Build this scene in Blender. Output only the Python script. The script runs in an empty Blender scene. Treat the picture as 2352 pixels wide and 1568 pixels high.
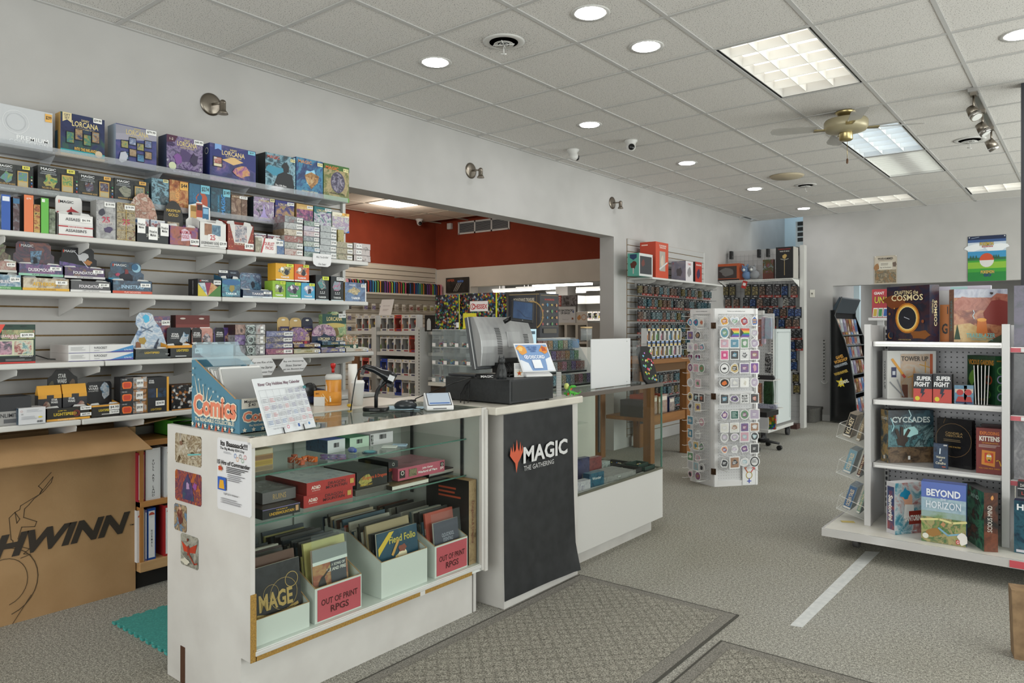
import bpy,bmesh,math,random
from mathutils import Vector,Matrix
random.seed(7)
SC=bpy.context.scene
COL=SC.collection
PI=math.pi
# ---------------------------------------------------------------- camera
FPX,CX,HY,CAMZ=1670.0,1176.0,750.0,1.45
PSI=math.atan2(1334,1670)
cam=bpy.data.cameras.new('camera');cam.sensor_width=36;cam.lens=FPX/2352*36
cam.shift_y=-(784-HY)/2352;cam.clip_end=100;cam.clip_start=.02
co=bpy.data.objects.new('camera',cam);COL.objects.link(co)
co.location=(0,0,CAMZ);co.rotation_euler=(PI/2,0,PSI);SC.camera=co
# ---------------------------------------------------------------- world, daylight, exposure
W=bpy.data.worlds.new('world');SC.world=W;W.use_nodes=True
W.node_tree.nodes['Background'].inputs[0].default_value=(.93,.95,1,1)
W.node_tree.nodes['Background'].inputs[1].default_value=.9
SC.view_settings.view_transform='Standard';SC.view_settings.look='None'
SC.view_settings.gamma=1;SC.view_settings.use_curve_mapping=False
SC.view_settings.exposure=EXPOSURE=0.0
SC.cycles.max_bounces=10;SC.cycles.diffuse_bounces=5;SC.cycles.glossy_bounces=4
SC.cycles.transparent_max_bounces=24;SC.cycles.transmission_bounces=6
SC.cycles.sample_clamp_indirect=6;SC.cycles.caustics_reflective=False;SC.cycles.caustics_refractive=False
def area(name,loc,rot,sx,sy,power,col=(1,1,1)):
    l=bpy.data.lights.new(name,'AREA');l.shape='RECTANGLE';l.size=sx;l.size_y=sy;l.energy=power;l.color=col
    o=bpy.data.objects.new(name,l);COL.objects.link(o);o.location=loc;o.rotation_euler=rot;return o
DAY=170
area('storefront_daylight_and_fill',(-1.2,-2.75,1.55),(-PI/2+PI+.32,0,0),5.6,2.3,DAY,(1,.985,.972))
area('storefront_daylight_and_fill',(3.25,3.0,1.55),(PI/2+.12,0,PI/2),5.0,2.3,DAY*.9,(1,.985,.972))
area('storefront_daylight_and_fill',(3.25,8.6,1.55),(PI/2+.02,0,PI/2),4.6,2.3,270,(1,.985,.972))  # added fill through an invented window, brightens the back of the shop
TROF=1.02
DOWN=80
# ---------------------------------------------------------------- picture ray to plane
SP,CP=math.sin(PSI),math.cos(PSI)
def ray(u,v):
    a=(u-CX)/FPX;b=(HY-v)/FPX
    return Vector((-SP+a*CP,CP+a*SP,b))
def onX(u,v,X):d=ray(u,v);t=X/d.x;return Vector((X,t*d.y,CAMZ+t*d.z))
def onY(u,v,Y):d=ray(u,v);t=Y/d.y;return Vector((t*d.x,Y,CAMZ+t*d.z))
def onZ(u,v,Z):d=ray(u,v);t=(Z-CAMZ)/d.z;return Vector((t*d.x,t*d.y,Z))
# ---------------------------------------------------------------- materials
def lin(c):
    if isinstance(c,str):
        c=c.lstrip('#');c=''.join(x*2 for x in c)if len(c)==3 else c;c=[int(c[i:i+2],16)/255 for i in(0,2,4)]
    return tuple(x/12.92 if x<=.04045 else((x+.055)/1.055)**2.4 for x in c)+(1,)
_m={}
def newmat(name):
    m=bpy.data.materials.new(name);m.use_nodes=True
    return m,m.node_tree,m.node_tree.nodes['Principled BSDF']
def S(c,rough=.5,metal=0,spec=.5):
    k=('s',c,rough,metal,spec)
    if k not in _m:
        m,t,b=newmat('plain_'+str(c).strip('#'));b.inputs['Base Color'].default_value=lin(c)
        b.inputs['Roughness'].default_value=rough;b.inputs['Metallic'].default_value=metal
        b.inputs['Specular IOR Level'].default_value=spec
        _m[k]=m
    return _m[k]
def N(t,kind,**kw):
    n=t.nodes.new('ShaderNode'+kind)
    for k,v in kw.items():setattr(n,k,v)
    return n
def ramp(t,stops,interp='LINEAR'):
    r=N(t,'ValToRGB');r.color_ramp.interpolation=interp;e=r.color_ramp.elements
    while len(e)>1:e.remove(e[0])
    e[0].position=stops[0][0];e[0].color=lin(stops[0][1])
    for p,c in stops[1:]:
        x=e.new(p);x.color=lin(c)
    return r
def noisy(name,c1,c2,scale,rough=.6,bump=0,detail=3,lo=.35,hi=.65,stretch=None,metal=0,coord='Object',bscale=None):
    k=('n',name)
    if k in _m:return _m[k]
    m,t,b=newmat(name);tc=N(t,'TexCoord');mp=N(t,'Mapping');nz=N(t,'TexNoise')
    nz.inputs['Scale'].default_value=scale;nz.inputs['Detail'].default_value=detail
    if stretch:mp.inputs['Scale'].default_value=stretch
    t.links.new(tc.outputs[coord],mp.inputs[0]);t.links.new(mp.outputs[0],nz.inputs['Vector'])
    r=ramp(t,[(lo,c1),(hi,c2)]);t.links.new(nz.outputs[0],r.inputs[0]);t.links.new(r.outputs[0],b.inputs['Base Color'])
    b.inputs['Roughness'].default_value=rough;b.inputs['Metallic'].default_value=metal
    if bump:
        bp=N(t,'Bump');bp.inputs['Strength'].default_value=bump;bp.inputs['Distance'].default_value=.004
        src=nz
        if bscale:
            src=N(t,'TexNoise');src.inputs['Scale'].default_value=bscale;t.links.new(mp.outputs[0],src.inputs['Vector'])
        t.links.new(src.outputs[0],bp.inputs['Height']);t.links.new(bp.outputs[0],b.inputs['Normal'])
    _m[k]=m;return m
def mute(c,k=.80,v=.88):
    c=c.lstrip('#');c=[int(c[i:i+2],16)for i in(0,2,4)];g=sum(c)/3
    return '#%02x%02x%02x'%tuple(int(min(255,(g+(x-g)*k)*v))for x in c)
def A(*cols,s=22,dist=1.2,rough=.32):
    """busy printed artwork: warped noise through a palette"""
    k=('a',cols,s,dist)
    if k in _m:return _m[k]
    m,t,b=newmat('printed_art');tc=N(t,'TexCoord');oi=N(t,'ObjectInfo');ml=N(t,'Math',operation='MULTIPLY');ml.inputs[1].default_value=37
    nz=N(t,'TexNoise',noise_dimensions='4D');nz.inputs['Scale'].default_value=s;nz.inputs['Detail'].default_value=5
    nz.inputs['Roughness'].default_value=.62;nz.inputs['Distortion'].default_value=dist
    t.links.new(tc.outputs['Object'],nz.inputs['Vector']);t.links.new(oi.outputs['Random'],ml.inputs[0]);t.links.new(ml.outputs[0],nz.inputs['W'])
    n=len(cols);r=ramp(t,[(.32+.36*i/max(1,n-1),mute(c))for i,c in enumerate(cols)],'LINEAR')
    t.links.new(nz.outputs[0],r.inputs[0]);t.links.new(r.outputs[0],b.inputs['Base Color']);b.inputs['Roughness'].default_value=rough
    _m[k]=m;return m
def V(*cols,s=60,rough=.35):
    """many small differently coloured pieces"""
    k=('v',cols,s)
    if k in _m:return _m[k]
    m,t,b=newmat('speckled_print');tc=N(t,'TexCoord');vo=N(t,'TexVoronoi');vo.inputs['Scale'].default_value=s
    sx=N(t,'SeparateColor');t.links.new(tc.outputs['Object'],vo.inputs['Vector']);t.links.new(vo.outputs['Color'],sx.inputs[0])
    n=len(cols);r=ramp(t,[(i/n,c)for i,c in enumerate(cols)],'CONSTANT')
    t.links.new(sx.outputs[0],r.inputs[0])
    mx=N(t,'Mix',data_type='RGBA');mx.blend_type='MULTIPLY';mx.inputs[0].default_value=.7
    r2=ramp(t,[(.0,'#ffffff'),(.35,'#c0c0c0'),(.6,'#202020')]);ma=N(t,'Math',operation='MULTIPLY');ma.inputs[1].default_value=1.0
    t.links.new(vo.outputs['Distance'],r2.inputs[0]);t.links.new(r.outputs[0],mx.inputs[6]);t.links.new(r2.outputs[0],mx.inputs[7])
    t.links.new(mx.outputs[2],b.inputs['Base Color']);b.inputs['Roughness'].default_value=rough
    _m[k]=m;return m
def emis(name,c,s):
    k=('e',name)
    if k not in _m:
        m,t,b=newmat(name);b.inputs['Base Color'].default_value=lin(c);b.inputs['Emission Color'].default_value=lin(c);b.inputs['Emission Strength'].default_value=s;_m[k]=m
    return _m[k]
def glassy(name,tint,refl,rough=.02,alpha=0,diff='#ffffff'):
    """thin sheet: mostly see-through, fresnel reflection, optional haze"""
    k=('g',name)
    if k in _m:return _m[k]
    m=bpy.data.materials.new(name);m.use_nodes=True;t=m.node_tree;t.nodes.clear()
    out=N(t,'OutputMaterial');tr=N(t,'BsdfTransparent');tr.inputs[0].default_value=lin(tint)
    gl=N(t,'BsdfGlossy');gl.inputs['Roughness'].default_value=rough
    lw=N(t,'LayerWeight');lw.inputs[0].default_value=refl;mx=N(t,'MixShader')
    ge=N(t,'NewGeometry');sb=N(t,'Math',operation='SUBTRACT');sb.inputs[0].default_value=1;mu=N(t,'Math',operation='MULTIPLY')
    t.links.new(ge.outputs['Backfacing'],sb.inputs[1]);t.links.new(sb.outputs[0],mu.inputs[0]);t.links.new(lw.outputs['Fresnel'],mu.inputs[1])
    t.links.new(mu.outputs[0],mx.inputs[0]);t.links.new(tr.outputs[0],mx.inputs[1]);t.links.new(gl.outputs[0],mx.inputs[2])
    last=mx
    if alpha:
        df=N(t,'BsdfDiffuse');df.inputs[0].default_value=lin(diff);m2=N(t,'MixShader');m2.inputs[0].default_value=alpha
        t.links.new(mx.outputs[0],m2.inputs[1]);t.links.new(df.outputs[0],m2.inputs[2]);last=m2
    t.links.new(last.outputs[0],out.inputs[0]);_m[k]=m;return m
def wood(name,c1,c2,axis='X',rough=.45,s=9):
    st={'X':(.08,1,1),'Y':(1,.08,1),'Z':(1,1,.08)}[axis]
    return noisy(name,c1,c2,s*3,rough,.15,5,.3,.7,st)
GLASS=glassy('case_glass','#f8fbf9',.22)
GLASST=glassy('counter_top_glass','#f2f7f4',.45)
GEDGE=S('#55786c',.15)
ACRYL=glassy('clear_acrylic','#f6f8f8',.25,.04,.05,'#e8eef0')
ACRYLH=glassy('hazy_acrylic','#f2f4f4',.35,.12,.22,'#dfe4e6')
FILM=glassy('plastic_film','#fbfdfd',.12,.12,.03,'#eef4f6')
WALL=noisy('painted_wall','#b3b1af','#bab8b6',3,.62,.05,2,bscale=220)
WALLW=noisy('warm_painted_wall','#c9c2b8','#d0c9bf',3,.6,.05,2,bscale=220)
RED=noisy('rust_red_wall','#7c2c12','#843218',3,.9,.05,2,bscale=220)
WHITE=S('#cfcecb',.42);WHITED=noisy('scuffed_white_laminate','#c4c1bd','#d0ceca',4,.4,0,4)
OFFW=S('#c2c1be',.4);STEELW=S('#c9c9c6',.35)
LAMC=noisy('white_laminate_top','#c8c3b8','#d4cfc4',6,.28)
BLACK=S('#17181a',.4);BLK=S('#0d0d0e',.3);DGREY=S('#2c2d30',.45)
CHROME=S('#b9bbbd',.25,1);NICKEL=S('#8d857a',.35,1);BRASS=S('#b5a577',.28,.9)
WIREW=S('#e6e6e2',.4);GOLDG=noisy('raw_groove','#7d6238','#8c7044',60,.7)
KRAFT=noisy('kraft_cardboard','#a8855c','#b28f66',5,.8,.1,4,bscale=90)
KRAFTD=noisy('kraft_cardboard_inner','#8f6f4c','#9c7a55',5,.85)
OAK=wood('honey_oak','#a06a36','#b98148','Z');OAKY=wood('honey_oak_long','#a87340','#c08a52','Y');PINE=wood('pine_board','#b48d60','#cba679','Y')
CHIP=noisy('raw_chipboard_edge','#8a6a34','#a9853f',160,.85,.3)
PAPER=S('#d6d6d8',.7);INK=S('#1c1c20',.6)
# ---------------------------------------------------------------- text
_txt={}
def text_geo(s,bold=0,shear=0):
    k=(s,bold,shear)
    if k not in _txt:
        c=bpy.data.curves.new('lettering','FONT');c.body=s;c.resolution_u=2;c.offset=bold;c.shear=shear;c.space_line=.9
        c.align_x='CENTER' if '\n' in s else 'LEFT'
        o=bpy.data.objects.new('lettering',c);me=bpy.data.meshes.new_from_object(o)
        vs=[(v.co.x,v.co.y)for v in me.vertices];fs=[tuple(p.vertices)for p in me.polygons]
        bpy.data.objects.remove(o);bpy.data.curves.remove(c);bpy.data.meshes.remove(me)
        if not vs:vs=[(0,0),(1,0),(1,1)];fs=[]
        x0=min(v[0]for v in vs);x1=max(v[0]for v in vs);y0=min(v[1]for v in vs);y1=max(v[1]for v in vs)
        _txt[k]=([((x-x0),(y-y0))for x,y in vs],fs,x1-x0 or 1,y1-y0 or 1)
    return _txt[k]
# ---------------------------------------------------------------- mesh builder
def mt(c):return S(c)if isinstance(c,str)else c
class MB:
    def __init__(s):s.v=[];s.f=[];s.mi=[];s.mats=[];s.X=None;s.sm=[]
    def M(s,m):
        m=mt(m)
        if m not in s.mats:s.mats.append(m)
        return s.mats.index(m)
    def add(s,vs,fs,m,smooth=False):
        n=len(s.v)
        if s.X is not None:vs=[s.X@Vector(p)for p in vs]
        s.v+=[tuple(p)for p in vs];i=s.M(m)
        for f in fs:s.f.append(tuple(n+k for k in f));s.mi.append(i);s.sm.append(smooth)
        return s
    def box(s,x0,y0,z0,x1,y1,z1,m):
        if x0>x1:x0,x1=x1,x0
        if y0>y1:y0,y1=y1,y0
        if z0>z1:z0,z1=z1,z0
        return s.add([(x0,y0,z0),(x1,y0,z0),(x1,y1,z0),(x0,y1,z0),(x0,y0,z1),(x1,y0,z1),(x1,y1,z1),(x0,y1,z1)],[(0,3,2,1),(4,5,6,7),(0,1,5,4),(1,2,6,5),(2,3,7,6),(3,0,4,7)],m)
    def cb(s,c,d,m):return s.box(c[0]-d[0]/2,c[1]-d[1]/2,c[2]-d[2]/2,c[0]+d[0]/2,c[1]+d[1]/2,c[2]+d[2]/2,m)
    def prism(s,pts,ax,a,b,m,smooth=False):
        """pts: 2D outline; ax: axis of extrusion"""
        def P(p,h):
            return{'x':(h,p[0],p[1]),'y':(p[0],h,p[1]),'z':(p[0],p[1],h)}[ax]
        n=len(pts);vs=[P(p,a)for p in pts]+[P(p,b)for p in pts]
        ar=sum(pts[i][0]*pts[(i+1)%n][1]-pts[(i+1)%n][0]*pts[i][1]for i in range(n))*(-1 if ax=='y' else 1)*(1 if b>a else-1)
        q=[(i,(i+1)%n,n+(i+1)%n,n+i)for i in range(n)]
        c0,c1=tuple(range(n))[::-1],tuple(range(n,2*n))
        if ar<0:q=[f[::-1]for f in q];c0=c0[::-1];c1=c1[::-1]
        s.add(vs,q,m,smooth)
        k=len(s.v)-2*n
        i=s.M(m)
        for f in(c0,c1):s.f.append(tuple(k+j for j in f));s.mi.append(i);s.sm.append(False)
        return s
    def cyl(s,p0,p1,r0,r1=None,n=12,m=None,caps=True,smooth=True):
        p0,p1=Vector(p0),Vector(p1);r1=r0 if r1 is None else r1
        d=(p1-p0).normalized();u=d.orthogonal().normalized();w=d.cross(u)
        vs=[]
        for p,r in((p0,r0),(p1,r1)):
            for k in range(n):
                a=2*PI*k/n;vs.append(p+u*math.cos(a)*r+w*math.sin(a)*r)
        s.add(vs,[(k,(k+1)%n,n+(k+1)%n,n+k)for k in range(n)],m,smooth)
        if caps:
            b=len(s.v)-2*n;i=s.M(m)
            s.f.append(tuple(b+k for k in range(n))[::-1]);s.f.append(tuple(b+n+k for k in range(n)));s.mi+=[i,i];s.sm+=[False,False]
        return s
    def tube(s,pts,r,n=6,m=None):
        pts=[Vector(p)for p in pts];vs=[];L=len(pts)
        u=None
        for i,p in enumerate(pts):
            d=(pts[min(i+1,L-1)]-pts[max(i-1,0)]).normalized()
            u=d.orthogonal().normalized()if u is None else(u-d*u.dot(d)).normalized()
            w=d.cross(u);rr=r[i]if isinstance(r,(list,tuple))else r
            vs+=[p+u*math.cos(2*PI*k/n)*rr+w*math.sin(2*PI*k/n)*rr for k in range(n)]
        fs=[(i*n+k,i*n+(k+1)%n,(i+1)*n+(k+1)%n,(i+1)*n+k)for i in range(L-1)for k in range(n)]
        fs+=[tuple(range(n))[::-1],tuple((L-1)*n+k for k in range(n))]
        return s.add(vs,fs,m,True)
    def lathe(s,prof,n=20,c=(0,0,0),m=None,ax='z'):
        vs=[]
        for r,z in prof:
            for k in range(n):
                a=2*PI*k/n;x,y=r*math.cos(a),r*math.sin(a)
                vs.append({'z':(c[0]+x,c[1]+y,c[2]+z),'x':(c[0]+z,c[1]+x,c[2]+y),'y':(c[0]+y,c[1]+z,c[2]+x)}[ax])
        L=len(prof);fs=[(i*n+k,i*n+(k+1)%n,(i+1)*n+(k+1)%n,(i+1)*n+k)for i in range(L-1)for k in range(n)]
        if prof[0][0]>1e-6:fs.append(tuple(range(n))[::-1])
        if prof[-1][0]>1e-6:fs.append(tuple((L-1)*n+k for k in range(n)))
        return s.add(vs,fs,m,True)
    def ball(s,c,r,m,n=12,sc=(1,1,1)):
        pr=[(max(r*math.sin(PI*i/(n//2)),1e-5),-r*math.cos(PI*i/(n//2)))for i in range(n//2+1)]
        old=s.X;T=Matrix.Translation(c)@Matrix.Diagonal((*sc,1));s.X=(old@T)if old is not None else T
        s.lathe(pr,n,(0,0,0),m);s.X=old;return s
    def face(s,org,ux,uy,W,H,els,base=.0006):
        """flat print on a face: org = lower left corner, ux / uy unit directions"""
        org,ux,uy=Vector(org),Vector(ux),Vector(uy);nr=ux.cross(uy)
        lay=base
        for e in els:
            k=e[0];lay+=.00035
            P=lambda x,y:org+ux*(x*W)+uy*(y*H)+nr*lay
            if k=='r':
                _,x0,y0,x1,y1,c=e;s.add([P(x0,y0),P(x1,y0),P(x1,y1),P(x0,y1)],[(0,1,2,3)],c)
            elif k in 'ce' and len(k)==1:
                if k=='c':_,x,y,r,c=e;rx,ry=r*H/W,r
                else:_,x,y,rx,ry,c=e
                n=18;s.add([P(x+rx*math.cos(2*PI*i/n),y+ry*math.sin(2*PI*i/n))for i in range(n)],[tuple(range(n))],c)
            elif k=='ring':
                _,x,y,r0,r1,c=e;n=22;q=H/W
                vs=[P(x+r*q*math.cos(2*PI*i/n),y+r*math.sin(2*PI*i/n))for r in(r0,r1)for i in range(n)]
                s.add(vs,[(i,(n+i),n+(i+1)%n,(i+1)%n)for i in range(n)],c)
            elif k=='p':
                _,pts,c=e;s.add([P(*p)for p in pts],[tuple(range(len(pts)))],c)
            elif k=='blob':
                _,x,y,rx,ry,sd,c=e;rnd=random.Random(sd);n=11
                s.add([P(x+rx*rr*math.cos(2*PI*i/n),y+ry*rr*math.sin(2*PI*i/n))for i in range(n)for rr in(rnd.uniform(.6,1.1),)],[tuple(range(n))],c)
            elif k=='star':
                _,x,y,r,c=e;q=H/W
                pp=[P(x+(r if i%2==0 else r*.42)*q*math.sin(PI*i/5),y+(r if i%2==0 else r*.42)*math.cos(PI*i/5))for i in range(10)][::-1]
                s.add(pp,[tuple(range(10))],c)
            elif k in('t','tv'):
                _,st,x,y,w,h,c=e[:7];bold=e[7]if len(e)>7 else .012;sh=e[8]if len(e)>8 else 0
                vs,fs,tw,th=text_geo(st,bold,sh)
                if k=='t':
                    ww,hh=w*W,h*H;sx=ww/tw;sy=hh/th
                    if sx>sy*1.25:sx=sy*1.25
                    if sy>sx*1.9:sy=sx*1.9
                    o=org+ux*(x*W-tw*sx/2)+uy*(y*H-th*sy/2)+nr*lay
                    s.add([o+ux*(p[0]*sx)+uy*(p[1]*sy)for p in vs],fs,c)
                else:
                    ww,hh=h*H,w*W;sx=ww/tw;sy=hh/th
                    if sx>sy*1.4:sx=sy*1.4
                    if sy>sx*1.8:sy=sx*1.8
                    dn=len(e)>9 and e[9]
                    if dn:
                        o=org+ux*(x*W-th*sy/2)+uy*(y*H+tw*sx/2)+nr*lay
                        s.add([o-uy*(p[0]*sx)+ux*(p[1]*sy)for p in vs],fs,c)
                    else:
                        o=org+ux*(x*W+th*sy/2)+uy*(y*H-tw*sx/2)+nr*lay
                        s.add([o+uy*(p[0]*sx)-ux*(p[1]*sy)for p in vs],fs,c)
            elif k=='lines':
                _,x0,y0,x1,y1,n,c=e;rnd=random.Random(int(x0*99+y0*77)+n)
                for i in range(n):
                    yy=y1-(y1-y0)*(i+.2)/n;hh=(y1-y0)/n*.45;xe=x0+(x1-x0)*rnd.uniform(.6,1)
                    s.add([P(x0,yy-hh),P(xe,yy-hh),P(xe,yy),P(x0,yy)],[(0,1,2,3)],c)
            elif k=='line':
                _,pts,wd,c=e;wd/=2
                for(xa,ya),(xb,yb)in zip(pts,pts[1:]):
                    pa=Vector((xa*W,ya*H));pb=Vector((xb*W,yb*H));dd=pb-pa
                    if dd.length<1e-6:continue
                    nn=Vector((-dd.y,dd.x)).normalized()*wd;dd=dd.normalized()*wd*.7
                    s.add([org+ux*q.x+uy*q.y+nr*lay for q in(pa-nn-dd,pb-nn+dd,pb+nn+dd,pa+nn-dd)],[(0,1,2,3)],c)
            elif k=='bars':
                _,x0,y0,x1,y1,n,c=e;rnd=random.Random(n)
                for i in range(n):
                    xx=x0+(x1-x0)*i/n;ww=(x1-x0)/n*rnd.choice((.35,.6,.8))
                    s.add([P(xx,y0),P(xx+ww,y0),P(xx+ww,y1),P(xx,y1)],[(0,1,2,3)],c)
        return s
    def build(s,name,parent=None,loc=(0,0,0),rot=None,bevel=0,seg=2,auto=True):
        me=bpy.data.meshes.new(name);me.from_pydata(s.v,[],s.f)
        for m in s.mats:me.materials.append(m)
        me.polygons.foreach_set('material_index',s.mi);me.polygons.foreach_set('use_smooth',s.sm)
        if bevel:
            bm=bmesh.new();bm.from_mesh(me);bmesh.ops.remove_doubles(bm,verts=bm.verts,dist=1e-6)
            es=[e for e in bm.edges if len(e.link_faces)==2 and e.calc_face_angle(0)>.6]
            bmesh.ops.bevel(bm,geom=es,offset=bevel,segments=seg,affect='EDGES',profile=.5,clamp_overlap=True)
            bm.to_mesh(me);bm.free()
        me.update();return link(name,me,parent,loc,rot)
def link(name,me,parent=None,loc=(0,0,0),rot=None):
    o=bpy.data.objects.new(name,me);COL.objects.link(o);o.parent=parent;o.location=loc
    if rot is not None:o.rotation_euler=rot if isinstance(rot,(tuple,list))else(0,0,rot)
    return o
def empty(name,loc=(0,0,0),rot=0):
    return link(name,None,None,loc,rot)
def tag(o,label,cat,group=None,kind=None):
    o['label']=label;o['category']=cat
    if group:o['group']=group
    if kind:o['kind']=kind
    return o
def struct(o,label=None,kind='structure'):
    o['kind']=kind
    if label:o['label']=label
    return o
def dup(o,parent=None,loc=None,rot=None):
    c=o.copy();COL.objects.link(c)
    if parent is not None:c.parent=parent
    if loc is not None:c.location=loc
    if rot is not None:c.rotation_euler=(0,0,rot)
    for ch in o.children:dup(ch,c)
    return c
ORD=['first','second','third','fourth','fifth','sixth','seventh','eighth','ninth','tenth','eleventh','twelfth','thirteenth','fourteenth','fifteenth','sixteenth','seventeenth','eighteenth','nineteenth','twentieth']+['%dth'%i if i%10 not in(1,2,3)else '%d%s'%(i,['st','nd','rd'][i%10-1])for i in range(21,60)]
# ---------------------------------------------------------------- product boxes
def pricetag(parent,st,w,h,x,z,y=0,c='#f0f0ee',ink='#26262a',name='price_tag',rotz=0,tw=.8):
    m=MB();m.box(-w/2,-.0006,-h/2,w/2,.0006,h/2,c)
    if st:m.face((-w/2,-.0006,-h/2),(1,0,0),(0,0,1),w,h,[('t',st,.5,.5,tw,.55,ink)])
    o=m.build(name,parent,(x,y-.0032,z));o.rotation_euler=(0,rotz,0);return o
def prod(name,label,cat,w,h,d,loc,rot,body,front=(),left=(),right=(),top=(),tg=None,group=None,tilt=0,parent=None,bevel=.0015):
    """carton: origin at front-bottom centre, front faces local -Y. body: material or (front, side, top)"""
    if not isinstance(body,(tuple,list)):body=(body,body,body)
    fr,sd,tp=[mt(b)for b in body]
    m=MB();b=bevel
    m.add([(-w/2,0,0),(w/2,0,0),(w/2,0,h),(-w/2,0,h)],[(0,1,2,3)],fr)
    m.add([(w/2,0,0),(w/2,d,0),(w/2,d,h),(w/2,0,h)],[(0,1,2,3)],sd)
    m.add([(-w/2,d,0),(-w/2,0,0),(-w/2,0,h),(-w/2,d,h)],[(0,1,2,3)],sd)
    m.add([(w/2,d,0),(-w/2,d,0),(-w/2,d,h),(w/2,d,h)],[(0,1,2,3)],sd)
    m.add([(-w/2,0,h),(w/2,0,h),(w/2,d,h),(-w/2,d,h)],[(0,1,2,3)],tp)
    m.add([(-w/2,d,0),(w/2,d,0),(w/2,0,0),(-w/2,0,0)],[(0,1,2,3)],sd)
    m.face((-w/2,0,0),(1,0,0),(0,0,1),w,h,front)
    if right:m.face((w/2,0,0),(0,1,0),(0,0,1),d,h,right)
    if left:m.face((-w/2,d,0),(0,-1,0),(0,0,1),d,h,left)
    if top:m.face((-w/2,0,h),(1,0,0),(0,1,0),w,d,top)
    o=m.build(name,parent,loc,rot)
    if tilt:o.rotation_euler=(tilt,0,rot)
    if label:tag(o,label,cat,group)
    if tg:
        for t in(tg if isinstance(tg,list)else[tg]):
            st,x,y,tw,th=t[:5];c=t[5]if len(t)>5 else '#f0f0ee'
            pricetag(o,st,tw*w,th*h,(x-.5)*w,y*h,0,c)
    return o
# ================================================================= ROOM SHELL
CEIL=3.18;XW=-4.385
def carpet():
    m,t,b=newmat('grey_carpet');tc=N(t,'TexCoord')
    n1=N(t,'TexNoise');n1.inputs['Scale'].default_value=165;n1.inputs['Detail'].default_value=3;n1.inputs['Roughness'].default_value=.8
    n2=N(t,'TexNoise');n2.inputs['Scale'].default_value=.55;n2.inputs['Detail'].default_value=3
    n3=N(t,'TexNoise');n3.inputs['Scale'].default_value=70;n3.inputs['Detail'].default_value=2
    for n in(n1,n2,n3):t.links.new(tc.outputs['Object'],n.inputs['Vector'])
    r=ramp(t,[(.33,'#6b6a65'),(.5,'#b0aea6'),(.66,'#f0eee6')]);t.links.new(n1.outputs[0],r.inputs[0])
    r2=ramp(t,[(.35,'#ffffff'),(.7,'#e8e5dc')]);t.links.new(n2.outputs[0],r2.inputs[0])
    r3=ramp(t,[(.35,'#d0d0d0'),(.65,'#ffffff')]);t.links.new(n3.outputs[0],r3.inputs[0])
    mx=N(t,'Mix',data_type='RGBA');mx.blend_type='MULTIPLY';mx.inputs[0].default_value=1
    mx2=N(t,'Mix',data_type='RGBA');mx2.blend_type='MULTIPLY';mx2.inputs[0].default_value=1
    t.links.new(r.outputs[0],mx.inputs[6]);t.links.new(r2.outputs[0],mx.inputs[7]);t.links.new(mx.outputs[2],mx2.inputs[6]);t.links.new(r3.outputs[0],mx2.inputs[7])
    t.links.new(mx2.outputs[2],b.inputs['Base Color']);b.inputs['Roughness'].default_value=.95;b.inputs['Specular IOR Level'].default_value=.1
    bp=N(t,'Bump');bp.inputs['Strength'].default_value=.8;bp.inputs['Distance'].default_value=.006;t.links.new(n1.outputs[0],bp.inputs['Height']);t.links.new(bp.outputs[0],b.inputs['Normal'])
    return m
CARPET=carpet()
m=MB();m.box(-9.2,-3.0,-.1,3.3,17,0,CARPET);struct(m.build('floor'))
def matmat(name,tint1,tint2):
    m,t,b=newmat(name);tc=N(t,'TexCoord')
    n1=N(t,'TexNoise');n1.inputs['Scale'].default_value=150;n1.inputs['Detail'].default_value=2;n1.inputs['Roughness'].default_value=.75
    t.links.new(tc.outputs['Object'],n1.inputs['Vector']);r=ramp(t,[(.35,tint1),(.65,tint2)]);t.links.new(n1.outputs[0],r.inputs[0])
    mp=N(t,'Mapping');mp.inputs['Rotation'].default_value=(0,0,PI/4);mp.inputs['Scale'].default_value=(21,21,21);ch=N(t,'TexVoronoi',distance='CHEBYCHEV');ch.inputs['Scale'].default_value=1;ch.inputs['Randomness'].default_value=.12
    t.links.new(tc.outputs['Object'],mp.inputs[0]);t.links.new(mp.outputs[0],ch.inputs['Vector'])
    r2=ramp(t,[(.25,'#ffffff'),(.55,'#c8c8c8')]);t.links.new(ch.outputs['Distance'],r2.inputs[0]);mx=N(t,'Mix',data_type='RGBA');mx.blend_type='MULTIPLY';mx.inputs[0].default_value=.75
    t.links.new(r.outputs[0],mx.inputs[6]);t.links.new(r2.outputs[0],mx.inputs[7]);t.links.new(mx.outputs[2],b.inputs['Base Color'])
    b.inputs['Roughness'].default_value=.95;b.inputs['Specular IOR Level'].default_value=.1
    ad=N(t,'Math',operation='ADD');t.links.new(n1.outputs[0],ad.inputs[0]);t.links.new(r2.outputs[0],ad.inputs[1])
    bp=N(t,'Bump');bp.inputs['Strength'].default_value=.7;bp.inputs['Distance'].default_value=.004;t.links.new(ad.outputs[0],bp.inputs['Height']);t.links.new(bp.outputs[0],b.inputs['Normal'])
    return m
MATF=matmat('ribbed_mat_pile','#5a5851','#b8b4a8')
def floor_mat(x0,y0,x1,y1,label):
    e=MB();e.box(x0,y0,.0005,x1,y1,.006,S('#47453f',.9));e.box(x0+.012,y0+.012,.006,x1-.012,y1-.012,.0075,noisy('mat_border','#57554f','#96928a',230,.95))
    o=e.build('floor_mat');tag(o,label,'mat')
    p=MB();p.box(x0+.07,y0+.07,.0075,x1-.07,y1-.07,.012,MATF);p.build('raised_pile',o,bevel=.003)
floor_mat(-2.34,-.3,-1.385,3.56,'grey brown textured floor mat lying along the counter fronts')
floor_mat(-1.34,-.5,-.3,3.22,'second textured floor mat, lying right of the one by the counter')
m=MB()
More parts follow.
